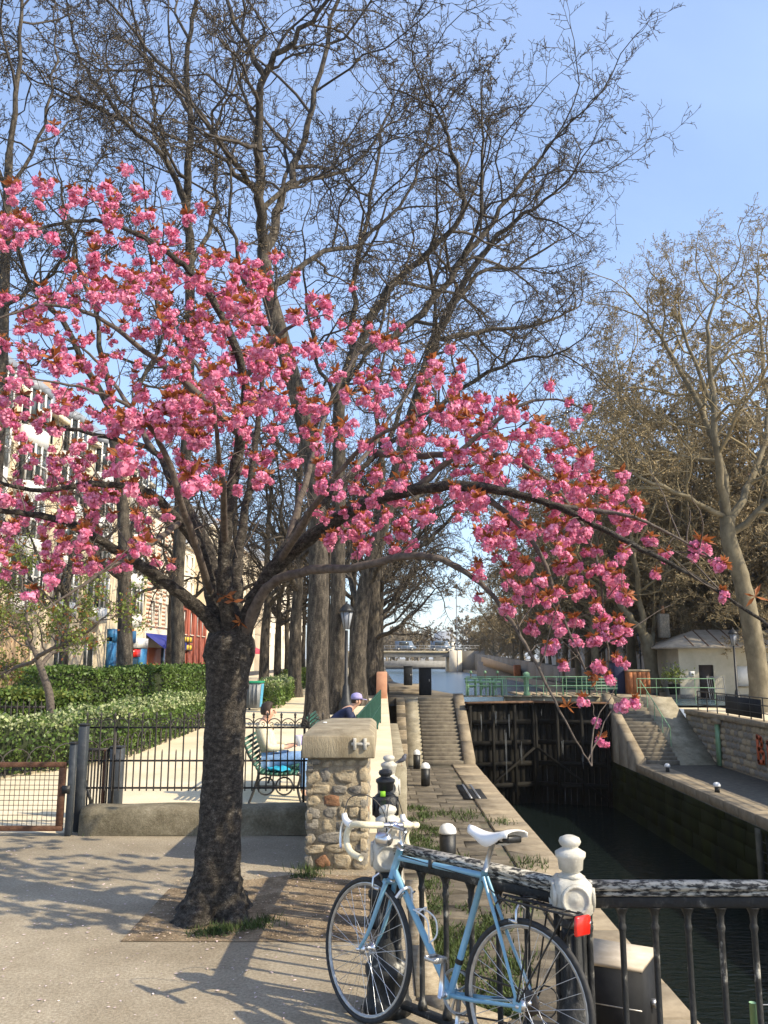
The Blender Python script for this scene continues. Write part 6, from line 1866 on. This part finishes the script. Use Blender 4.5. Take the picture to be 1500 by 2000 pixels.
# ------------------------------------------------------------------ bench and people
def make_bench(label, x, y, rz, length=1.9):
    b = thing('park_bench', label, 'bench', (0, 0, 0), 'green slatted park benches', local=True)
    # local: sitter faces +x, bench runs along +y from 0 to length
    prof_b = [(-.06, .40), (-.12, .48), (-.17, .58), (-.22, .68), (-.27, .78)]
    for i in range(9):
        t = i / 8
        px = np.interp(t, np.linspace(0, 1, 5), [p[0] for p in prof_b]); pz = np.interp(t, np.linspace(0, 1, 5), [p[1] for p in prof_b])
        MB().bar((px, 0, pz), (px, length, pz), .035, .026, up=(.85, 0, .5)).build('back_slat', 'bench_green', b)
    for i in range(8):
        px = -.02 + i * .058
        pz = .385 - .02 * math.sin(i / 7 * math.pi) + (0 if i < 7 else -.015)
        MB().bar((px, 0, pz), (px, length, pz), .045, .026).build('seat_slat', 'bench_green', b)
    for yy in (.08, length - .08):
        leg = MB()
        leg.tube(smoothpath([(-.29, yy, .80), (-.20, yy, .58), (-.08, yy, .40), (-.12, yy, .2), (-.19, yy, .0)], 4), .016, 7)
        leg.tube(smoothpath([(-.08, yy, .37), (.18, yy, .345), (.40, yy, .36), (.45, yy, .32), (.42, yy, .18), (.47, yy, .0)], 4), .016, 7)
        for cx in (.02, .25):
            leg.tube([(cx + .105 * math.cos(u), yy, .215 + .105 * math.sin(u)) for u in np.linspace(0, 2 * math.pi, 18, endpoint=False)], .011, 6, closed=True)
        leg.tube([(-.1, yy, .215), (.43, yy, .215)], .009, 6)
        leg.build('cast_leg', 'iron_black', b, True)
    b.location = (x, y, 0); b.rotation_euler = (0, 0, rz)
    return b
BX, BYn = -1.50, 10.75
make_bench('green slatted bench with cast iron legs that the seated reader sits on', BX, BYn, 0, 1.9)
def skin(name, pts, edges, radii, material, parent, root=0, sub=2):
    me = bpy.data.meshes.new(name)
    me.from_pydata([tuple(p) for p in pts], edges, [])
    o = link(name, me, parent)
    md = o.modifiers.new('skin', 'SKIN')
    md.use_smooth_shade = True
    if not me.skin_vertices:
        bm = __import__('bmesh').new(); bm.from_mesh(me); bm.verts.layers.skin.verify(); bm.to_mesh(me); bm.free()
    for i, r_ in enumerate(radii):
        r_ = (r_, r_) if np.isscalar(r_) else r_
        me.skin_vertices[0].data[i].radius = r_
        me.skin_vertices[0].data[i].use_root = (i == root)
    s = o.modifiers.new('sub', 'SUBSURF'); s.levels = sub; s.render_levels = sub
    me.materials.append(MATS[material])
    return o
def seated(name, label, x, y, rz, top, bottom, hairm, lean=-.10, headtilt=0.0, bend=0.0, hold=True, cap=None, group=None, seat=.40):
    p = thing(name, label, 'person', (0, 0, 0), group, local=True)
    z = seat
    # joints, sitter faces +x, y to his left
    pel = (0, 0, z + .10); wai = (lean * .35 + bend * .3, 0, z + .25); che = (lean * .9 + bend * .8, 0, z + .42 - bend * .12); sho = (lean + bend * 1.1, 0, z + .53 - bend * .2)
    nec = (lean + .03 + bend * 1.3, 0, z + .60 - bend * .24); hd1 = (nec[0] + .035 + headtilt * .3, 0, nec[2] + .075); hd2 = (nec[0] + .04 + headtilt * .5, 0, nec[2] + .155)
    pts, ed, rad = [pel, wai, che, sho, nec, hd1, hd2], [(0, 1), (1, 2), (2, 3), (3, 4), (4, 5), (5, 6)], [(.125, .105), (.12, .10), (.13, .10), (.10, .075), .05, .078, .082]
    def add(a, pt, r):
        pts.append(pt); rad.append(r); ed.append((a, len(pts) - 1)); return len(pts) - 1
    arms, legs = [], []
    for s_ in (-1, 1):
        i = add(3, (sho[0], s_ * .16, sho[2] - .01), .055); a0 = pts[i]
        elb = (sho[0] + .10 + bend * .2, s_ * .21, sho[2] - .27)
        wri = (sho[0] + .33 + bend * .2, s_ * .09, sho[2] - .27)
        j = add(i, elb, .041); k = add(j, wri, .028)
        hp_ = (wri[0] + .06, wri[1] - s_ * .015, wri[2] + .015)
        k2 = add(k, hp_, (.034, .02))
        arms.append((a0, elb, wri))
        for f_ in range(4):
            oy = (f_ - 1.5) * .017
            f1 = add(k2, (hp_[0] + .045, hp_[1] + oy, hp_[2] + .012), .0088)
            f2 = add(f1, (hp_[0] + .075 - abs(f_ - 1.3) * .006, hp_[1] + oy - s_ * .008, hp_[2] - .005), .0078)
        t1 = add(k2, (hp_[0] + .015, hp_[1] - s_ * .036, hp_[2] + .016), .0095)
        add(t1, (hp_[0] + .045, hp_[1] - s_ * .042, hp_[2] + .018), .0085)
        hp2 = (.03, s_ * .09, z + .08)
        l0 = add(0, hp2, .085)
        kne = (.44, s_ * .11, z + .135); ank = (.47 + .03 * s_, s_ * .11, .09)
        l1 = add(l0, kne, .06); l2 = add(l1, ank, .04)
        toe = add(l2, (ank[0] + .13, ank[1], .035), (.042, .028))
        legs.append((hp2, kne, ank, (ank[0] + .15, ank[1], .035)))
    skin('body', pts, ed, rad, 'skin', p)
    # clothes a little larger than the body
    tp, te, tr = [pel, wai, che, sho, (nec[0], 0, nec[2] - .02)], [(0, 1), (1, 2), (2, 3), (3, 4)], [(.15, .13), (.145, .125), (.155, .125), (.12, .095), .062]
    for (a0, e_, w_), s_ in zip(arms, (-1, 1)):
        n0 = len(tp); tp += [a0, e_, (w_[0] - .02, w_[1], w_[2])]; tr += [.072, .056, .042]; te += [(3, n0), (n0, n0 + 1), (n0 + 1, n0 + 2)]
    skin('jumper', tp, te, tr, top, p)
    jp, je, jr = [(0, 0, z + .10)], [], [(.155, .135)]
    for (h_, k_, a_, t_) in legs:
        n0 = len(jp); jp += [h_, k_, (a_[0], a_[1], a_[2] + .03)]; jr += [.105, .075, .052]; je += [(0, n0), (n0, n0 + 1), (n0 + 1, n0 + 2)]
    skin('trousers', jp, je, jr, bottom, p)
    for (h_, k_, a_, t_) in legs:
        skin('shoe', [(a_[0] - .03, a_[1], .045), (a_[0] + .04, a_[1], .05), (t_[0], t_[1], .04)], [(0, 1), (1, 2)], [.045, .048, .038], 'shoe', p, sub=2)
    c = (hd1[0] - .012, 0, hd1[2] + .045)
    hm = MB()
    hm.sphere(c, (.103, .088, .115), 16, 12)
    hv = np.concatenate(hm.v)
    face = (hv[:, 0] > c[0] + .045) & (hv[:, 2] < c[2] + .06)
    hv[face, 0] = c[0] + .045 - .0
    lowm = hv[:, 2] < c[2] - .055
    hv[lowm, 2] = c[2] - .055 - (c[2] - .055 - hv[lowm, 2]) * .2
    hm.v = [hv]
    hm.build('hair', hairm, p, True)
    fm = MB().tube([(hd1[0] + .065, 0, hd1[2] + .05), (hd1[0] + .095, 0, hd1[2] + .01), (hd1[0] + .078, 0, hd1[2] + .0)], [.008, .014, .01], 8, True)
    fm.build('nose', 'skin', p, True)
    for s_ in (-1, 1):
        MB().sphere((hd1[0] - .005, s_ * .082, hd1[2] + .015), (.02, .010, .03), 8, 6).build('ear', 'skin', p, True)
        MB().sphere((hd1[0] + .072, s_ * .03, hd1[2] + .045), (.008, .012, .007), 8, 6).build('eye', 'hair', p, True)
    MB().sphere((hd1[0] + .073, 0, hd1[2] - .028), (.008, .022, .006), 8, 6).build('mouth', 'stone_rust', p, True)
    if cap:
        cm = MB().lathe([(.103, -.01), (.106, .03), (.09, .075), (.05, .10), (.001, .108)], 18, (c[0], 0, c[2] + .02))
        cm.add([(c[0] + .08, -.07, c[2] + .015), (c[0] + .08, .07, c[2] + .015), (c[0] + .19, .05, c[2] - .005), (c[0] + .19, -.05, c[2] - .005), (c[0] + .08, -.07, c[2] + .022), (c[0] + .08, .07, c[2] + .022), (c[0] + .19, .05, c[2] + .002), (c[0] + .19, -.05, c[2] + .002)],
               [(0, 1, 2, 3), (7, 6, 5, 4), (0, 4, 5, 1), (1, 5, 6, 2), (2, 6, 7, 3), (3, 7, 4, 0)])
        cm.build('cap', cap, p, True)
    p.location = (x, y, 0); p.rotation_euler = (0, 0, rz)
    return arms, sho
PXs, PYs = BX + .04, BYn + .45
arms, sho = seated('person', 'person in a cream jumper and blue jeans reading on the green bench', PXs, PYs, R(-4), 'sweater', 'jeans', 'hair', lean=-.12)
pw = thing('paperback', 'small pale paperback in the hands of the reader on the bench', 'book', (PXs + .28, PYs, .7))
bxx, bzz = PXs + .12 + .17, sho[2] - .225
for s_ in (-1, 1):
    MB().bar((bxx, PYs - .02 + s_ * .005, bzz + .03), (bxx + .09, PYs - .02 + s_ * .10, bzz + .03), .012, .13).build('cover', 'cap_violet' if s_ > 0 else 'white', pw)
bg_ = MB()
bg_.sphere((0, 0, 0), (.15, .12, .024), 16, 10)
v = np.concatenate(bg_.v); v[:, 2] += .02 * np.sin(v[:, 0] * 30) * np.cos(v[:, 1] * 25); bg_.v = [v]
bgo = bg_.build('folded_jacket', 'cloth_cyan', None, True); bgo.location = (BX + .17, BYn + .15, .415)
tag(bgo, 'bright cyan folded jacket lying on the bench seat', 'jacket')
make_bench('green slatted bench behind the stone pillar under the hunched person', -1.05, 14.6, 0, 1.8)
seated('person', 'hunched person in a navy jacket and pale violet cap by the green mesh fence', -1.01, 15.4, 0, 'jacket_navy', 'jacket_navy', 'hair', lean=.05, bend=.28, cap='cap_violet', group=None, headtilt=.15)

# ================================================================== THE CHERRY TREE
ch_r = np.random.default_rng(2024)
ct = thing('cherry_tree', 'pink flowering cherry tree with a thick dark trunk in the pavement', 'tree', (TREE.x, TREE.y, 0))
# trunk: rings with flutes, roots and a swollen graft
tv = []
NT, NA = 46, 40
zs = np.concatenate([np.linspace(-.06, .35, 16), np.linspace(.38, 1.98, NT - 16)])
ph = ch_r.uniform(0, 6.28, 6)
def trunk_c(z):
    return np.array([np.interp(z, [0, .3, .9, 1.5, 1.9], [X_at(418, 6.25, .1), X_at(424, 6.25, .3), X_at(434, 6.25, .9), X_at(440, 6.25, 1.5), X_at(446, 6.25, 1.9)]), 6.25 + .03 * z])
for z in zs:
    r = np.interp(z, [-.06, .05, .15, .3, .5, 1.0, 1.5, 1.72, 1.84, 1.92, 1.99], [.315, .25, .205, .168, .152, .145, .147, .162, .19, .185, .15])
    c = trunk_c(max(z, 0))
    a = np.linspace(0, 2 * np.pi, NA, endpoint=False)
    fl = max(0, .45 - z) / .45
    rr = r * (1 + fl * .22 * np.sin(a * 4 + ph[0]) + fl * .10 * np.sin(a * 7 + ph[1]) + .025 * np.sin(a * 3 + z * 2 + ph[2]) + .02 * np.sin(a * 5 - z * 3 + ph[3]))
    rr += ch_r.normal(size=NA) * (.0045 + .009 * fl)
    if z > 1.78: rr += ch_r.normal(size=NA) * .007
    tv.append(np.stack([c[0] + rr * np.cos(a), c[1] + rr * np.sin(a), np.full(NA, z) + ch_r.normal(size=NA) * .004], 1))
tv = np.array(tv)
i = np.arange(NT - 1)[:, None]; j = np.arange(NA)[None]
tq = np.stack([i * NA + j, i * NA + (j + 1) % NA, (i + 1) * NA + (j + 1) % NA, (i + 1) * NA + j], -1).reshape(-1, 4)
tm = MB().addq(tv.reshape(-1, 3), tq); tm.f.append(np.arange((NT - 1) * NA, NT * NA)); tm.k.append(np.array([NA]))
tm.build('trunk', 'cherry_bark', ct, True)
TC = 6.3
C = lambda lst: [tuple(P(x, y, TC + d)) for x, y, d in lst]
BR = [  # (pixel x, pixel y, depth offset), start radius, end radius
    ([(438, 1250, -.03), (400, 1200, -.08), (340, 1150, -.3), (240, 1082, -.6), (130, 1020, -.9), (50, 1004, -1.1), (-60, 990, -1.4)], .066, .014),
    ([(432, 1245, 0), (412, 1160, .0), (395, 1085, -.1), (350, 1020, -.3), (290, 962, -.5), (190, 945, -.7), (80, 958, -.9), (-40, 935, -1.2)], .062, .012),
    ([(436, 1240, .05), (424, 1150, .12), (410, 1080, .2), (375, 1010, .3), (330, 930, .4), (300, 880, .5), (190, 850, .6), (80, 825, .7), (-40, 800, .8)], .060, .012),
    ([(450, 1240, -.05), (440, 1150, -.15), (440, 1060, -.2), (452, 960, -.2), (470, 850, -.3), (478, 740, -.4), (430, 610, -.6), (380, 540, -.7), (310, 480, -.9), (225, 440, -1.0), (150, 432, -1.1), (60, 450, -1.3)], .062, .010),
    ([(462, 1245, 0), (462, 1150, .1), (466, 1080, .2), (482, 980, .3), (500, 860, .4), (515, 720, .5), (535, 600, .6), (540, 520, .6)], .058, .010),
    ([(470, 1250, -.06), (500, 1170, -.1), (545, 1100, -.2), (620, 1040, -.35), (710, 985, -.5), (810, 957, -.7), (910, 948, -.9), (1010, 965, -1.05), (1090, 990, -1.15), (1180, 1035, -1.3), (1290, 1092, -1.4), (1400, 1152, -1.5), (1530, 1245, -1.6)], .072, .009),
    ([(470, 1245, .05), (505, 1165, .15), (560, 1070, .3), (610, 1000, .4), (670, 945, .5), (740, 885, .55), (830, 810, .6), (890, 770, .6)], .066, .010),
    ([(472, 1250, -.05), (520, 1150, -.3), (590, 1117, -.5), (700, 1107, -.8), (800, 1085, -1.0), (880, 1100, -1.1), (950, 1150, -1.2), (1010, 1230, -1.3), (1060, 1320, -1.35), (1110, 1420, -1.4), (1155, 1497, -1.4)], .042, .004),
    ([(560, 1075, .3), (600, 930, .6), (640, 800, .9), (700, 690, 1.0), (770, 640, 1.1)], .036, .008),
    ([(470, 850, -.3), (400, 780, -.5), (300, 700, -.6), (190, 620, -.7), (90, 595, -.8), (0, 620, -.9)], .034, .008),
    ([(740, 885, .55), (830, 890, .2), (950, 885, -.2), (1050, 925, -.4), (1110, 985, -.5), (1160, 1080, -.6), (1180, 1200, -.7), (1190, 1310, -.7)], .034, .004),
    ([(810, 957, -.7), (900, 880, -.8), (1000, 800, -.9), (1075, 780, -.9), (1145, 800, -1.0)], .026, .005),
    ([(910, 948, -.9), (1000, 1010, -1.0), (1060, 1090, -1.1), (1090, 1180, -1.1), (1130, 1280, -1.1), (1165, 1350, -1.1)], .024, .004),
    ([(1090, 990, -1.15), (1180, 1000, -1.2), (1250, 1015, -1.3), (1330, 1055, -1.3), (1400, 1095, -1.35)], .02, .005),
    ([(300, 880, .5), (230, 760, .7), (160, 680, .8), (60, 640, .9)], .026, .006),
    ([(500, 860, .4), (420, 760, .8), (330, 640, 1.0), (270, 560, 1.0)], .026, .006),
    ([(478, 740, -.4), (540, 660, -.5), (600, 620, -.6), (640, 590, -.6)], .024, .006),
    ([(610, 1000, .4), (720, 880, 1.0), (800, 760, 1.2), (870, 700, 1.2)], .028, .006),
    ([(350, 1020, -.3), (300, 1060, -.9), (230, 1100, -1.3), (150, 1150, -1.5), (90, 1190, -1.6)], .024, .005),
    ([(545, 1100, -.2), (620, 980, -.9), (700, 880, -1.2), (800, 820, -1.4), (880, 790, -1.5)], .028, .006),
    ([(412, 1160, 0), (360, 1000, -.9), (320, 880, -1.2), (260, 800, -1.4), (170, 760, -1.5), (60, 740, -1.6)], .030, .006),
    ([(440, 1060, -.2), (430, 900, -1.0), (420, 790, -1.3), (450, 690, -1.4)], .028, .006),
]
NODES, NRAD = [], []
for k, (lst, r0, r1) in enumerate(BR):
    p = smoothpath(C(lst), 6)
    seg = np.linalg.norm(np.diff(p, axis=0), axis=1).mean()
    nn = ch_r.normal(size=p.shape) * seg * .05; nn[0] = 0
    p = p + nn
    rad = (r1 + (r0 - r1) * (1 - np.linspace(0, 1, len(p))) ** 1.35) * (1 + ch_r.normal(size=len(p)) * .04)
    if k < 8: rad[0] *= 1.15
    MB().tube(p, rad, 10).build('branch', 'cherry_bark' if r0 > .05 else 'cherry_twig', ct, True)
    s0 = len(p) // 4 if k < 8 else 2
    NODES += list(p[s0:]); NRAD += list(rad[s0:])
# blossom positions: a broad crown volume plus outlying sprays
def inpoly(x, y, poly):
    c = False; n = len(poly)
    for i in range(n):
        x0, y0 = poly[i]; x1, y1 = poly[i - 1]
        if (y0 > y) != (y1 > y) and x < (x1 - x0) * (y - y0) / (y1 - y0) + x0: c = not c
    return c
REG = [([(-60, 580), (120, 560), (330, 500), (470, 470), (560, 500), (660, 620), (860, 700), (930, 790), (1000, 900), (930, 1010), (740, 1010), (620, 960), (480, 950), (330, 980), (-60, 985)], 590, (-1.7, 1.3)),
       ([(380, 520), (500, 510), (540, 700), (520, 800), (330, 850), (350, 700)], 70, (-1.5, .4)),
       ([(-40, 380), (60, 340), (230, 350), (420, 400), (330, 490), (200, 480), (80, 500), (-40, 480)], 44, (-1.5, -.4)),
       ([(-40, 1000), (330, 1000), (380, 1080), (150, 1130), (-40, 1120)], 62, (-1.6, .2)),
       ([(860, 760), (1000, 780), (1150, 880), (1230, 960), (1280, 1010), (1200, 1060), (1040, 1040), (900, 980)], 135, (-1.6, .2)),
       ([(880, 1000), (1100, 1000), (1230, 1060), (1220, 1240), (1080, 1290), (1010, 1210), (930, 1130)], 80, (-1.5, -.4)),
       ([(600, 990), (830, 1000), (830, 1060), (700, 1090), (620, 1060)], 40, (-.9, .8)),
       ([(140, 480), (330, 490), (420, 560), (200, 600), (60, 590)], 30, (-1.4, .3))]
TG = []
for poly, n, (d0, d1) in REG:
    xs_ = [p[0] for p in poly]; ys_ = [p[1] for p in poly]
    k = 0
    while k < n:
        x, y = ch_r.uniform(min(xs_), max(xs_)), ch_r.uniform(min(ys_), max(ys_))
        if inpoly(x, y, poly):
            TG.append((np.array(P(x, y, TC + ch_r.uniform(d0, d1))), 1.0)); k += 1
for x, y, d, s_ in ((105, 245, -1.2, 1.1), (242, 330, -1.1, 1.1), (75, 375, -1.3, 1.1), (395, 403, -1.0, .9), (285, 378, -1.0, 1), (535, 500, .3, 1), (687, 560, .6, .8), (632, 587, -.6, 1.1), (720, 635, .8, 1),
                    (783, 637, .9, 1), (878, 675, .8, 1.1), (900, 712, .7, 1), (735, 795, -1.4, .8), (1075, 753, -.9, .95), (1110, 783, -.95, .8), (1147, 795, -1, .8), (1125, 820, -1, 1.0), (1045, 825, -.9, 1),
                    (1280, 1118, -1.35, 1.1), (1410, 1157, -1.5, 1), (1215, 1368, -1.2, 1.1), (1242, 1366, -1.2, .9), (1165, 1407, -1.15, .9), (1175, 1443, -1.15, .9), (1140, 1365, -1.1, .9), (1410, 1100, -1.35, 1.1), (1370, 1060, -1.3, 1.3),
                    (1355, 1085, -1.3, 1.1), (1205, 1000, -1.2, 1.2), (1250, 985, -1.2, 1.3), (1222, 1020, -1.2, 1.1), (1300, 1080, -1.3, .9), (1270, 1050, -1.3, 1), (1165, 930, -.8, 1), (1215, 925, -.8, 1), (1200, 965, -.9, 1.1),
                    (1075, 1255, -1.1, 1.2), (1100, 1297, -1.1, 1), (1130, 1250, -1.1, 1.1), (1160, 1245, -1.1, 1.1), (1210, 1250, -.7, 1.1), (1205, 1285, -.7, 1.1), (1190, 1320, -.7, 1), (1220, 1295, -.7, 1),
                    (1170, 1300, -1.1, 1), (1180, 1200, -.7, 1), (1085, 1200, -1.1, 1.1), (1125, 1160, -1.0, 1), (1195, 1130, -.7, 1), (1190, 1105, -.7, 1), (1120, 1105, -1.1, 1.1), (1095, 1105, -1, 1.1), (935, 1165, -1.1, 1),
                    (985, 1030, -.9, 1.3), (1000, 1028, -.9, 1.1), (940, 965, -1, 1.5), (925, 970, -1, 1.2), (880, 678, .8, 1.1), (905, 785, -1.4, 1.4), (890, 785, -1.4, 1.1), (500, 535, -.5, 1.2), (470, 520, -.5, 1.2), (490, 600, -1.2, 1.5), (450, 590, -1.2, 1.3),
                    (435, 700, -1.4, 1.6), (440, 640, -1.3, 1.3), (385, 855, -1.4, 1.6), (350, 825, -1.4, 1.4), (270, 825, -1.4, 1.5), (240, 900, -1.5, 1.6), (375, 935, -1.4, 1.6), (260, 945, -1.4, 1.5), (230, 825, -1.3, 1.4), (310, 810, -1.4, 1.4),
                    (60, 440, -1.3, 1.2), (35, 430, -1.3, 1.2), (20, 365, -1.3, 1.1), (145, 370, -1.1, 1.1), (180, 378, -1.1, 1.1), (220, 395, -1, 1.1), (110, 700, -1.4, 1.4), (45, 775, -1.4, 1.5), (330, 785, -1.4, 1.4), (60, 1155, -1.6, 1.2), (95, 1130, -1.6, 1.2), (335, 1100, -.9, 1), (705, 1065, -.8, 1.1), (600, 790, -.6, 1.2)):
    TG.append((np.array(P(x, y, TC + d)), s_))
# every blossom hangs from a twig that springs from the nearest wood
nodes = np.array(NODES); nrad = np.array(NRAD)
tw = MB()
order = sorted(range(len(TG)), key=lambda i: np.min(np.linalg.norm(nodes - TG[i][0], axis=1)))
allp = list(nodes); allr = list(nrad)
extra, extrar = [], []
nodes_l = nodes.copy(); r_l = nrad.copy()
SPRAYS = []
for cnt, ii in enumerate(order):
    tgt, sc = TG[ii]
    dd = np.linalg.norm(nodes_l - tgt, axis=1) + np.where(nodes_l[:, 2] > tgt[2] + .15, .12, 0)
    i0 = int(np.argmin(dd)); st = nodes_l[i0]
    v = tgt - st; L = np.linalg.norm(v)
    if L > .03:
        m = st + v * .5 + np.array([0, 0, .10 * L]) + ch_r.normal(size=3) * .07 * L
        m2 = st + v * .82 + np.array([0, 0, .06 * L]) + ch_r.normal(size=3) * .04 * L
        p = smoothpath([st, m, m2, tgt + np.array([0, 0, .015])], 3)
        r0 = min(r_l[i0] * .7, .0035 + .006 * L)
        tw.tube(p, np.linspace(r0, .0026, len(p)), 5)
        new = p[2:]
        nodes_l = np.vstack([nodes_l, new]); r_l = np.concatenate([r_l, np.linspace(r0, .0026, len(p))[2:]])
        SPRAYS.append((tgt, sc))
        if ch_r.uniform() < .45 and L > .2:
            q_ = p[len(p) // 2] + ch_r.normal(size=3) * .05
            SPRAYS.append((q_, sc * .8))
    else:
        SPRAYS.append((tgt, sc))
# a few bare upright whips
for _ in range(140):
    i0 = ch_r.integers(0, len(nodes)); st = nodes[i0]
    d = nrm(np.array([ch_r.normal() * .6, ch_r.normal() * .6, abs(ch_r.normal()) * .9 + .2])); L = ch_r.uniform(.2, .6)
    p = [st]
    for k in range(5):
        d = nrm(d + ch_r.normal(size=3) * .16); p.append(p[-1] + d * L / 5)
    tw.tube(np.array(p), np.linspace(.0055, .002, 6), 4)
tw.build('twigs', 'cherry_twig', ct)
# blossom cluster shapes: pompons of ruffled double flowers hanging below bronze leaves
def flower(r, c, rad, n=20):
    i = np.arange(n) + .5
    phi = np.arccos(1 - 2 * i / n); th = np.pi * (1 + 5 ** .5) * i
    d = np.stack([np.cos(th) * np.sin(phi), np.sin(th) * np.sin(phi), np.cos(phi)], 1)
    d = d + r.normal(size=d.shape) * .18; d /= np.linalg.norm(d, axis=1, keepdims=True)
    cen = c + d * (rad * r.uniform(.62, 1.0, (n, 1)))
    nrm_ = d + r.normal(size=d.shape) * .55; nrm_ /= np.linalg.norm(nrm_, axis=1, keepdims=True)
    u = np.cross(nrm_, r.normal(size=d.shape)); u /= np.linalg.norm(u, axis=1, keepdims=True)
    w = np.cross(nrm_, u)
    s = rad * r.uniform(.42, .66, (n, 1))
    tip = d * s * .35
    v = np.stack([cen - u * s, cen + w * s * .9 + tip, cen + u * s, cen - w * s * .9 + tip * .3], 1)
    return v.reshape(-1, 3)
NV = 9
CL, LF = [], []
for k in range(NV):
    r = np.random.default_rng(500 + k)
    nf = int(r.integers(4, 8))
    vs_ = []
    for q_ in range(nf):
        a = r.uniform(0, 6.28); rr = .037 * math.sqrt(r.uniform(.15, 1))
        vs_.append(flower(r, np.array([rr * math.cos(a), rr * math.sin(a), -.02 + r.uniform(-.034, .018)]), r.uniform(.021, .029)))
    v = np.concatenate(vs_)
    m = MB().addq(v, np.arange(len(v)).reshape(-1, 4))
    CL.append((m, m.mesh('blossom_cluster', 'petal')))
    nl = int(r.integers(11, 19))
    lv = []
    for q_ in range(nl):
        a = r.uniform(0, 6.28); d = np.array([math.cos(a) * .8, math.sin(a) * .8, r.uniform(-.1, .9)]); d = nrm(d)
        e = nrm(np.cross(d, r.normal(size=3))); L = r.uniform(.04, .078); w = L * .21
        b = np.array([0, 0, .012])
        lv.append([b, b + d * L * .5 + e * w, b + d * L, b + d * L * .5 - e * w])
    lv = np.array(lv).reshape(-1, 3)
    ml = MB().addq(lv, np.arange(len(lv)).reshape(-1, 4))
    LF.append((ml, ml.mesh('leaf_tuft', 'bronze_leaf')))
# the 300 that show largest are parts of their own; the rest are one mass
camp = np.array([0, 0, CAM_H])
SPRAYS.sort(key=lambda s: np.linalg.norm(s[0] - camp) / s[1])
massP, massL = MB(), MB()
def rotm(a, b):
    return np.array((Matrix.Rotation(a, 3, 'Z') @ Matrix.Rotation(b, 3, 'X')))
for n_, (pos, sc) in enumerate(SPRAYS):
    k = int(ch_r.integers(0, NV)); a = ch_r.uniform(0, 6.28); b = ch_r.normal() * .5
    s = sc * ch_r.uniform(.60, 1.02)
    leafy = ch_r.uniform() < .9
    if n_ < 300:
        o = link('blossom_cluster', CL[k][1], ct, pos)
        o.rotation_euler = (b, 0, a); o.scale = (s, s, s)
        if leafy:
            l_ = bpy.data.objects.new('leaf_tuft', LF[k][1]); scene.collection.objects.link(l_); l_.parent = o
    else:
        Rm = rotm(a, b) * s
        massP.merge(CL[k][0], lambda v: v @ Rm.T + pos)
        if leafy: massL.merge(LF[k][0], lambda v: v @ Rm.T + pos)
tag(massP.build('blossoms', 'petal', ct), kind='stuff')
tag(massL.build('bronze_leaves', 'bronze_leaf', ct), kind='stuff')
# leaf fans at twig ends over the water
lf = []
for x, y, d in ((1108, 1380, -1.38), (1165, 1330, -1.1), (1160, 1318, -1.1), (1475, 1165, -1.55), (440, 1165, -.2), (470, 1215, -.15), (455, 1175, -.25)):
    c = np.array(P(x, y, TC + d))
    for q_ in range(7):
        dd = nrm(ch_r.normal(size=3) * (1, 1, .6)); e = nrm(np.cross(dd, ch_r.normal(size=3))); L = ch_r.uniform(.06, .10)
        lf.append([c, c + dd * L * .5 + e * L * .17, c + dd * L, c + dd * L * .5 - e * L * .17])
lf = np.array(lf).reshape(-1, 3)
MB().addq(lf, np.arange(len(lf)).reshape(-1, 4)).build('young_leaves', 'bronze_leaf', ct)

# ------------------------------------------------------------------ litter on the ground
r = np.random.default_rng(9)
pts = []
while len(pts) < 2600:
    p = np.array([r.uniform(-2.6, .05), r.uniform(f0.y, 7.5)])
    if p[0] < f0.x + (p[1] - f0.y) / (f1.y - f0.y) * (f1.x - f0.x): continue
    pts.append([p[0], p[1], .009])
v, q_ = leafquads(np.array(pts), .022, r); v[:, 2] = .006 + (v[:, 2] - .009) * .25 + .003
tag(MB().addq(v, q_).build('wood_chips', 'chips'), 'scattered bark chips and twigs on the bare soil round the cherry tree', 'litter', kind='stuff')
pp = np.stack([r.uniform(-4.5, .0, 1500), r.uniform(3.4, 8.6, 1500), np.full(1500, .008)], 1)
v, q_ = leafquads(pp, .024, r); v[:, 2] = .004 + (v[:, 2] - .008) * .2 + .003
tag(MB().addq(v, q_).build('fallen_petals', 'petals_fallen'), 'pale fallen petals scattered on the pavement', 'litter', kind='stuff')
gp = []
for (px, py, n_, sc) in ((425, 1822, 260, 1.0), (395, 1826, 120, .8), (490, 1812, 200, 1.0), (515, 1800, 120, .9), (600, 1712, 160, 1.2), (607, 1700, 120, 1.3), (440, 1815, 120, .7), (180, 1630, 60, .8), (835, 1850, 160, 1.0), (850, 1960, 120, 1.0)):
    b = G(px, py, 0)
    if px > 800:
        continue
    for k in range(n_):
        x, y = b.x + r.normal() * .06 * sc, b.y + r.normal() * .045 * sc
        t = r.uniform(0, 6.28); h = r.uniform(.02, .07) * sc; d = r.normal(size=2) * .02
        gp.append([(x - .004 * math.cos(t), y - .004 * math.sin(t), .002), (x + .004 * math.cos(t), y + .004 * math.sin(t), .002), (x + d[0], y + d[1], h)])
gv = np.array(gp).reshape(-1, 3)
tag(MB().addq(gv, np.arange(len(gv)).reshape(-1, 3)).build('grass_tufts', 'grass'), 'small grass tufts at the foot of the cherry tree and the pillar', 'grass', kind='stuff')

# ------------------------------------------------------------------ the air over the far basin
hz_m = bpy.data.materials.new('haze'); hz_m.use_nodes = True
hn = hz_m.node_tree.nodes; hn.remove(hn['Principled BSDF'])
pv = hn.new('ShaderNodeVolumePrincipled')
pv.inputs['Color'].default_value = (.93, .94, .96, 1)
pv.inputs['Density'].default_value = .00015
pv.inputs['Anisotropy'].default_value = .25
hz_m.node_tree.links.new(pv.outputs['Volume'], hn['Material Output'].inputs['Volume'])
MATS['haze'] = hz_m
tag(MB().box((-950, -60, -8), (950, 4600, 42)).build('haze', 'haze'), 'pale even haze in the spring air', 'haze', kind='stuff')
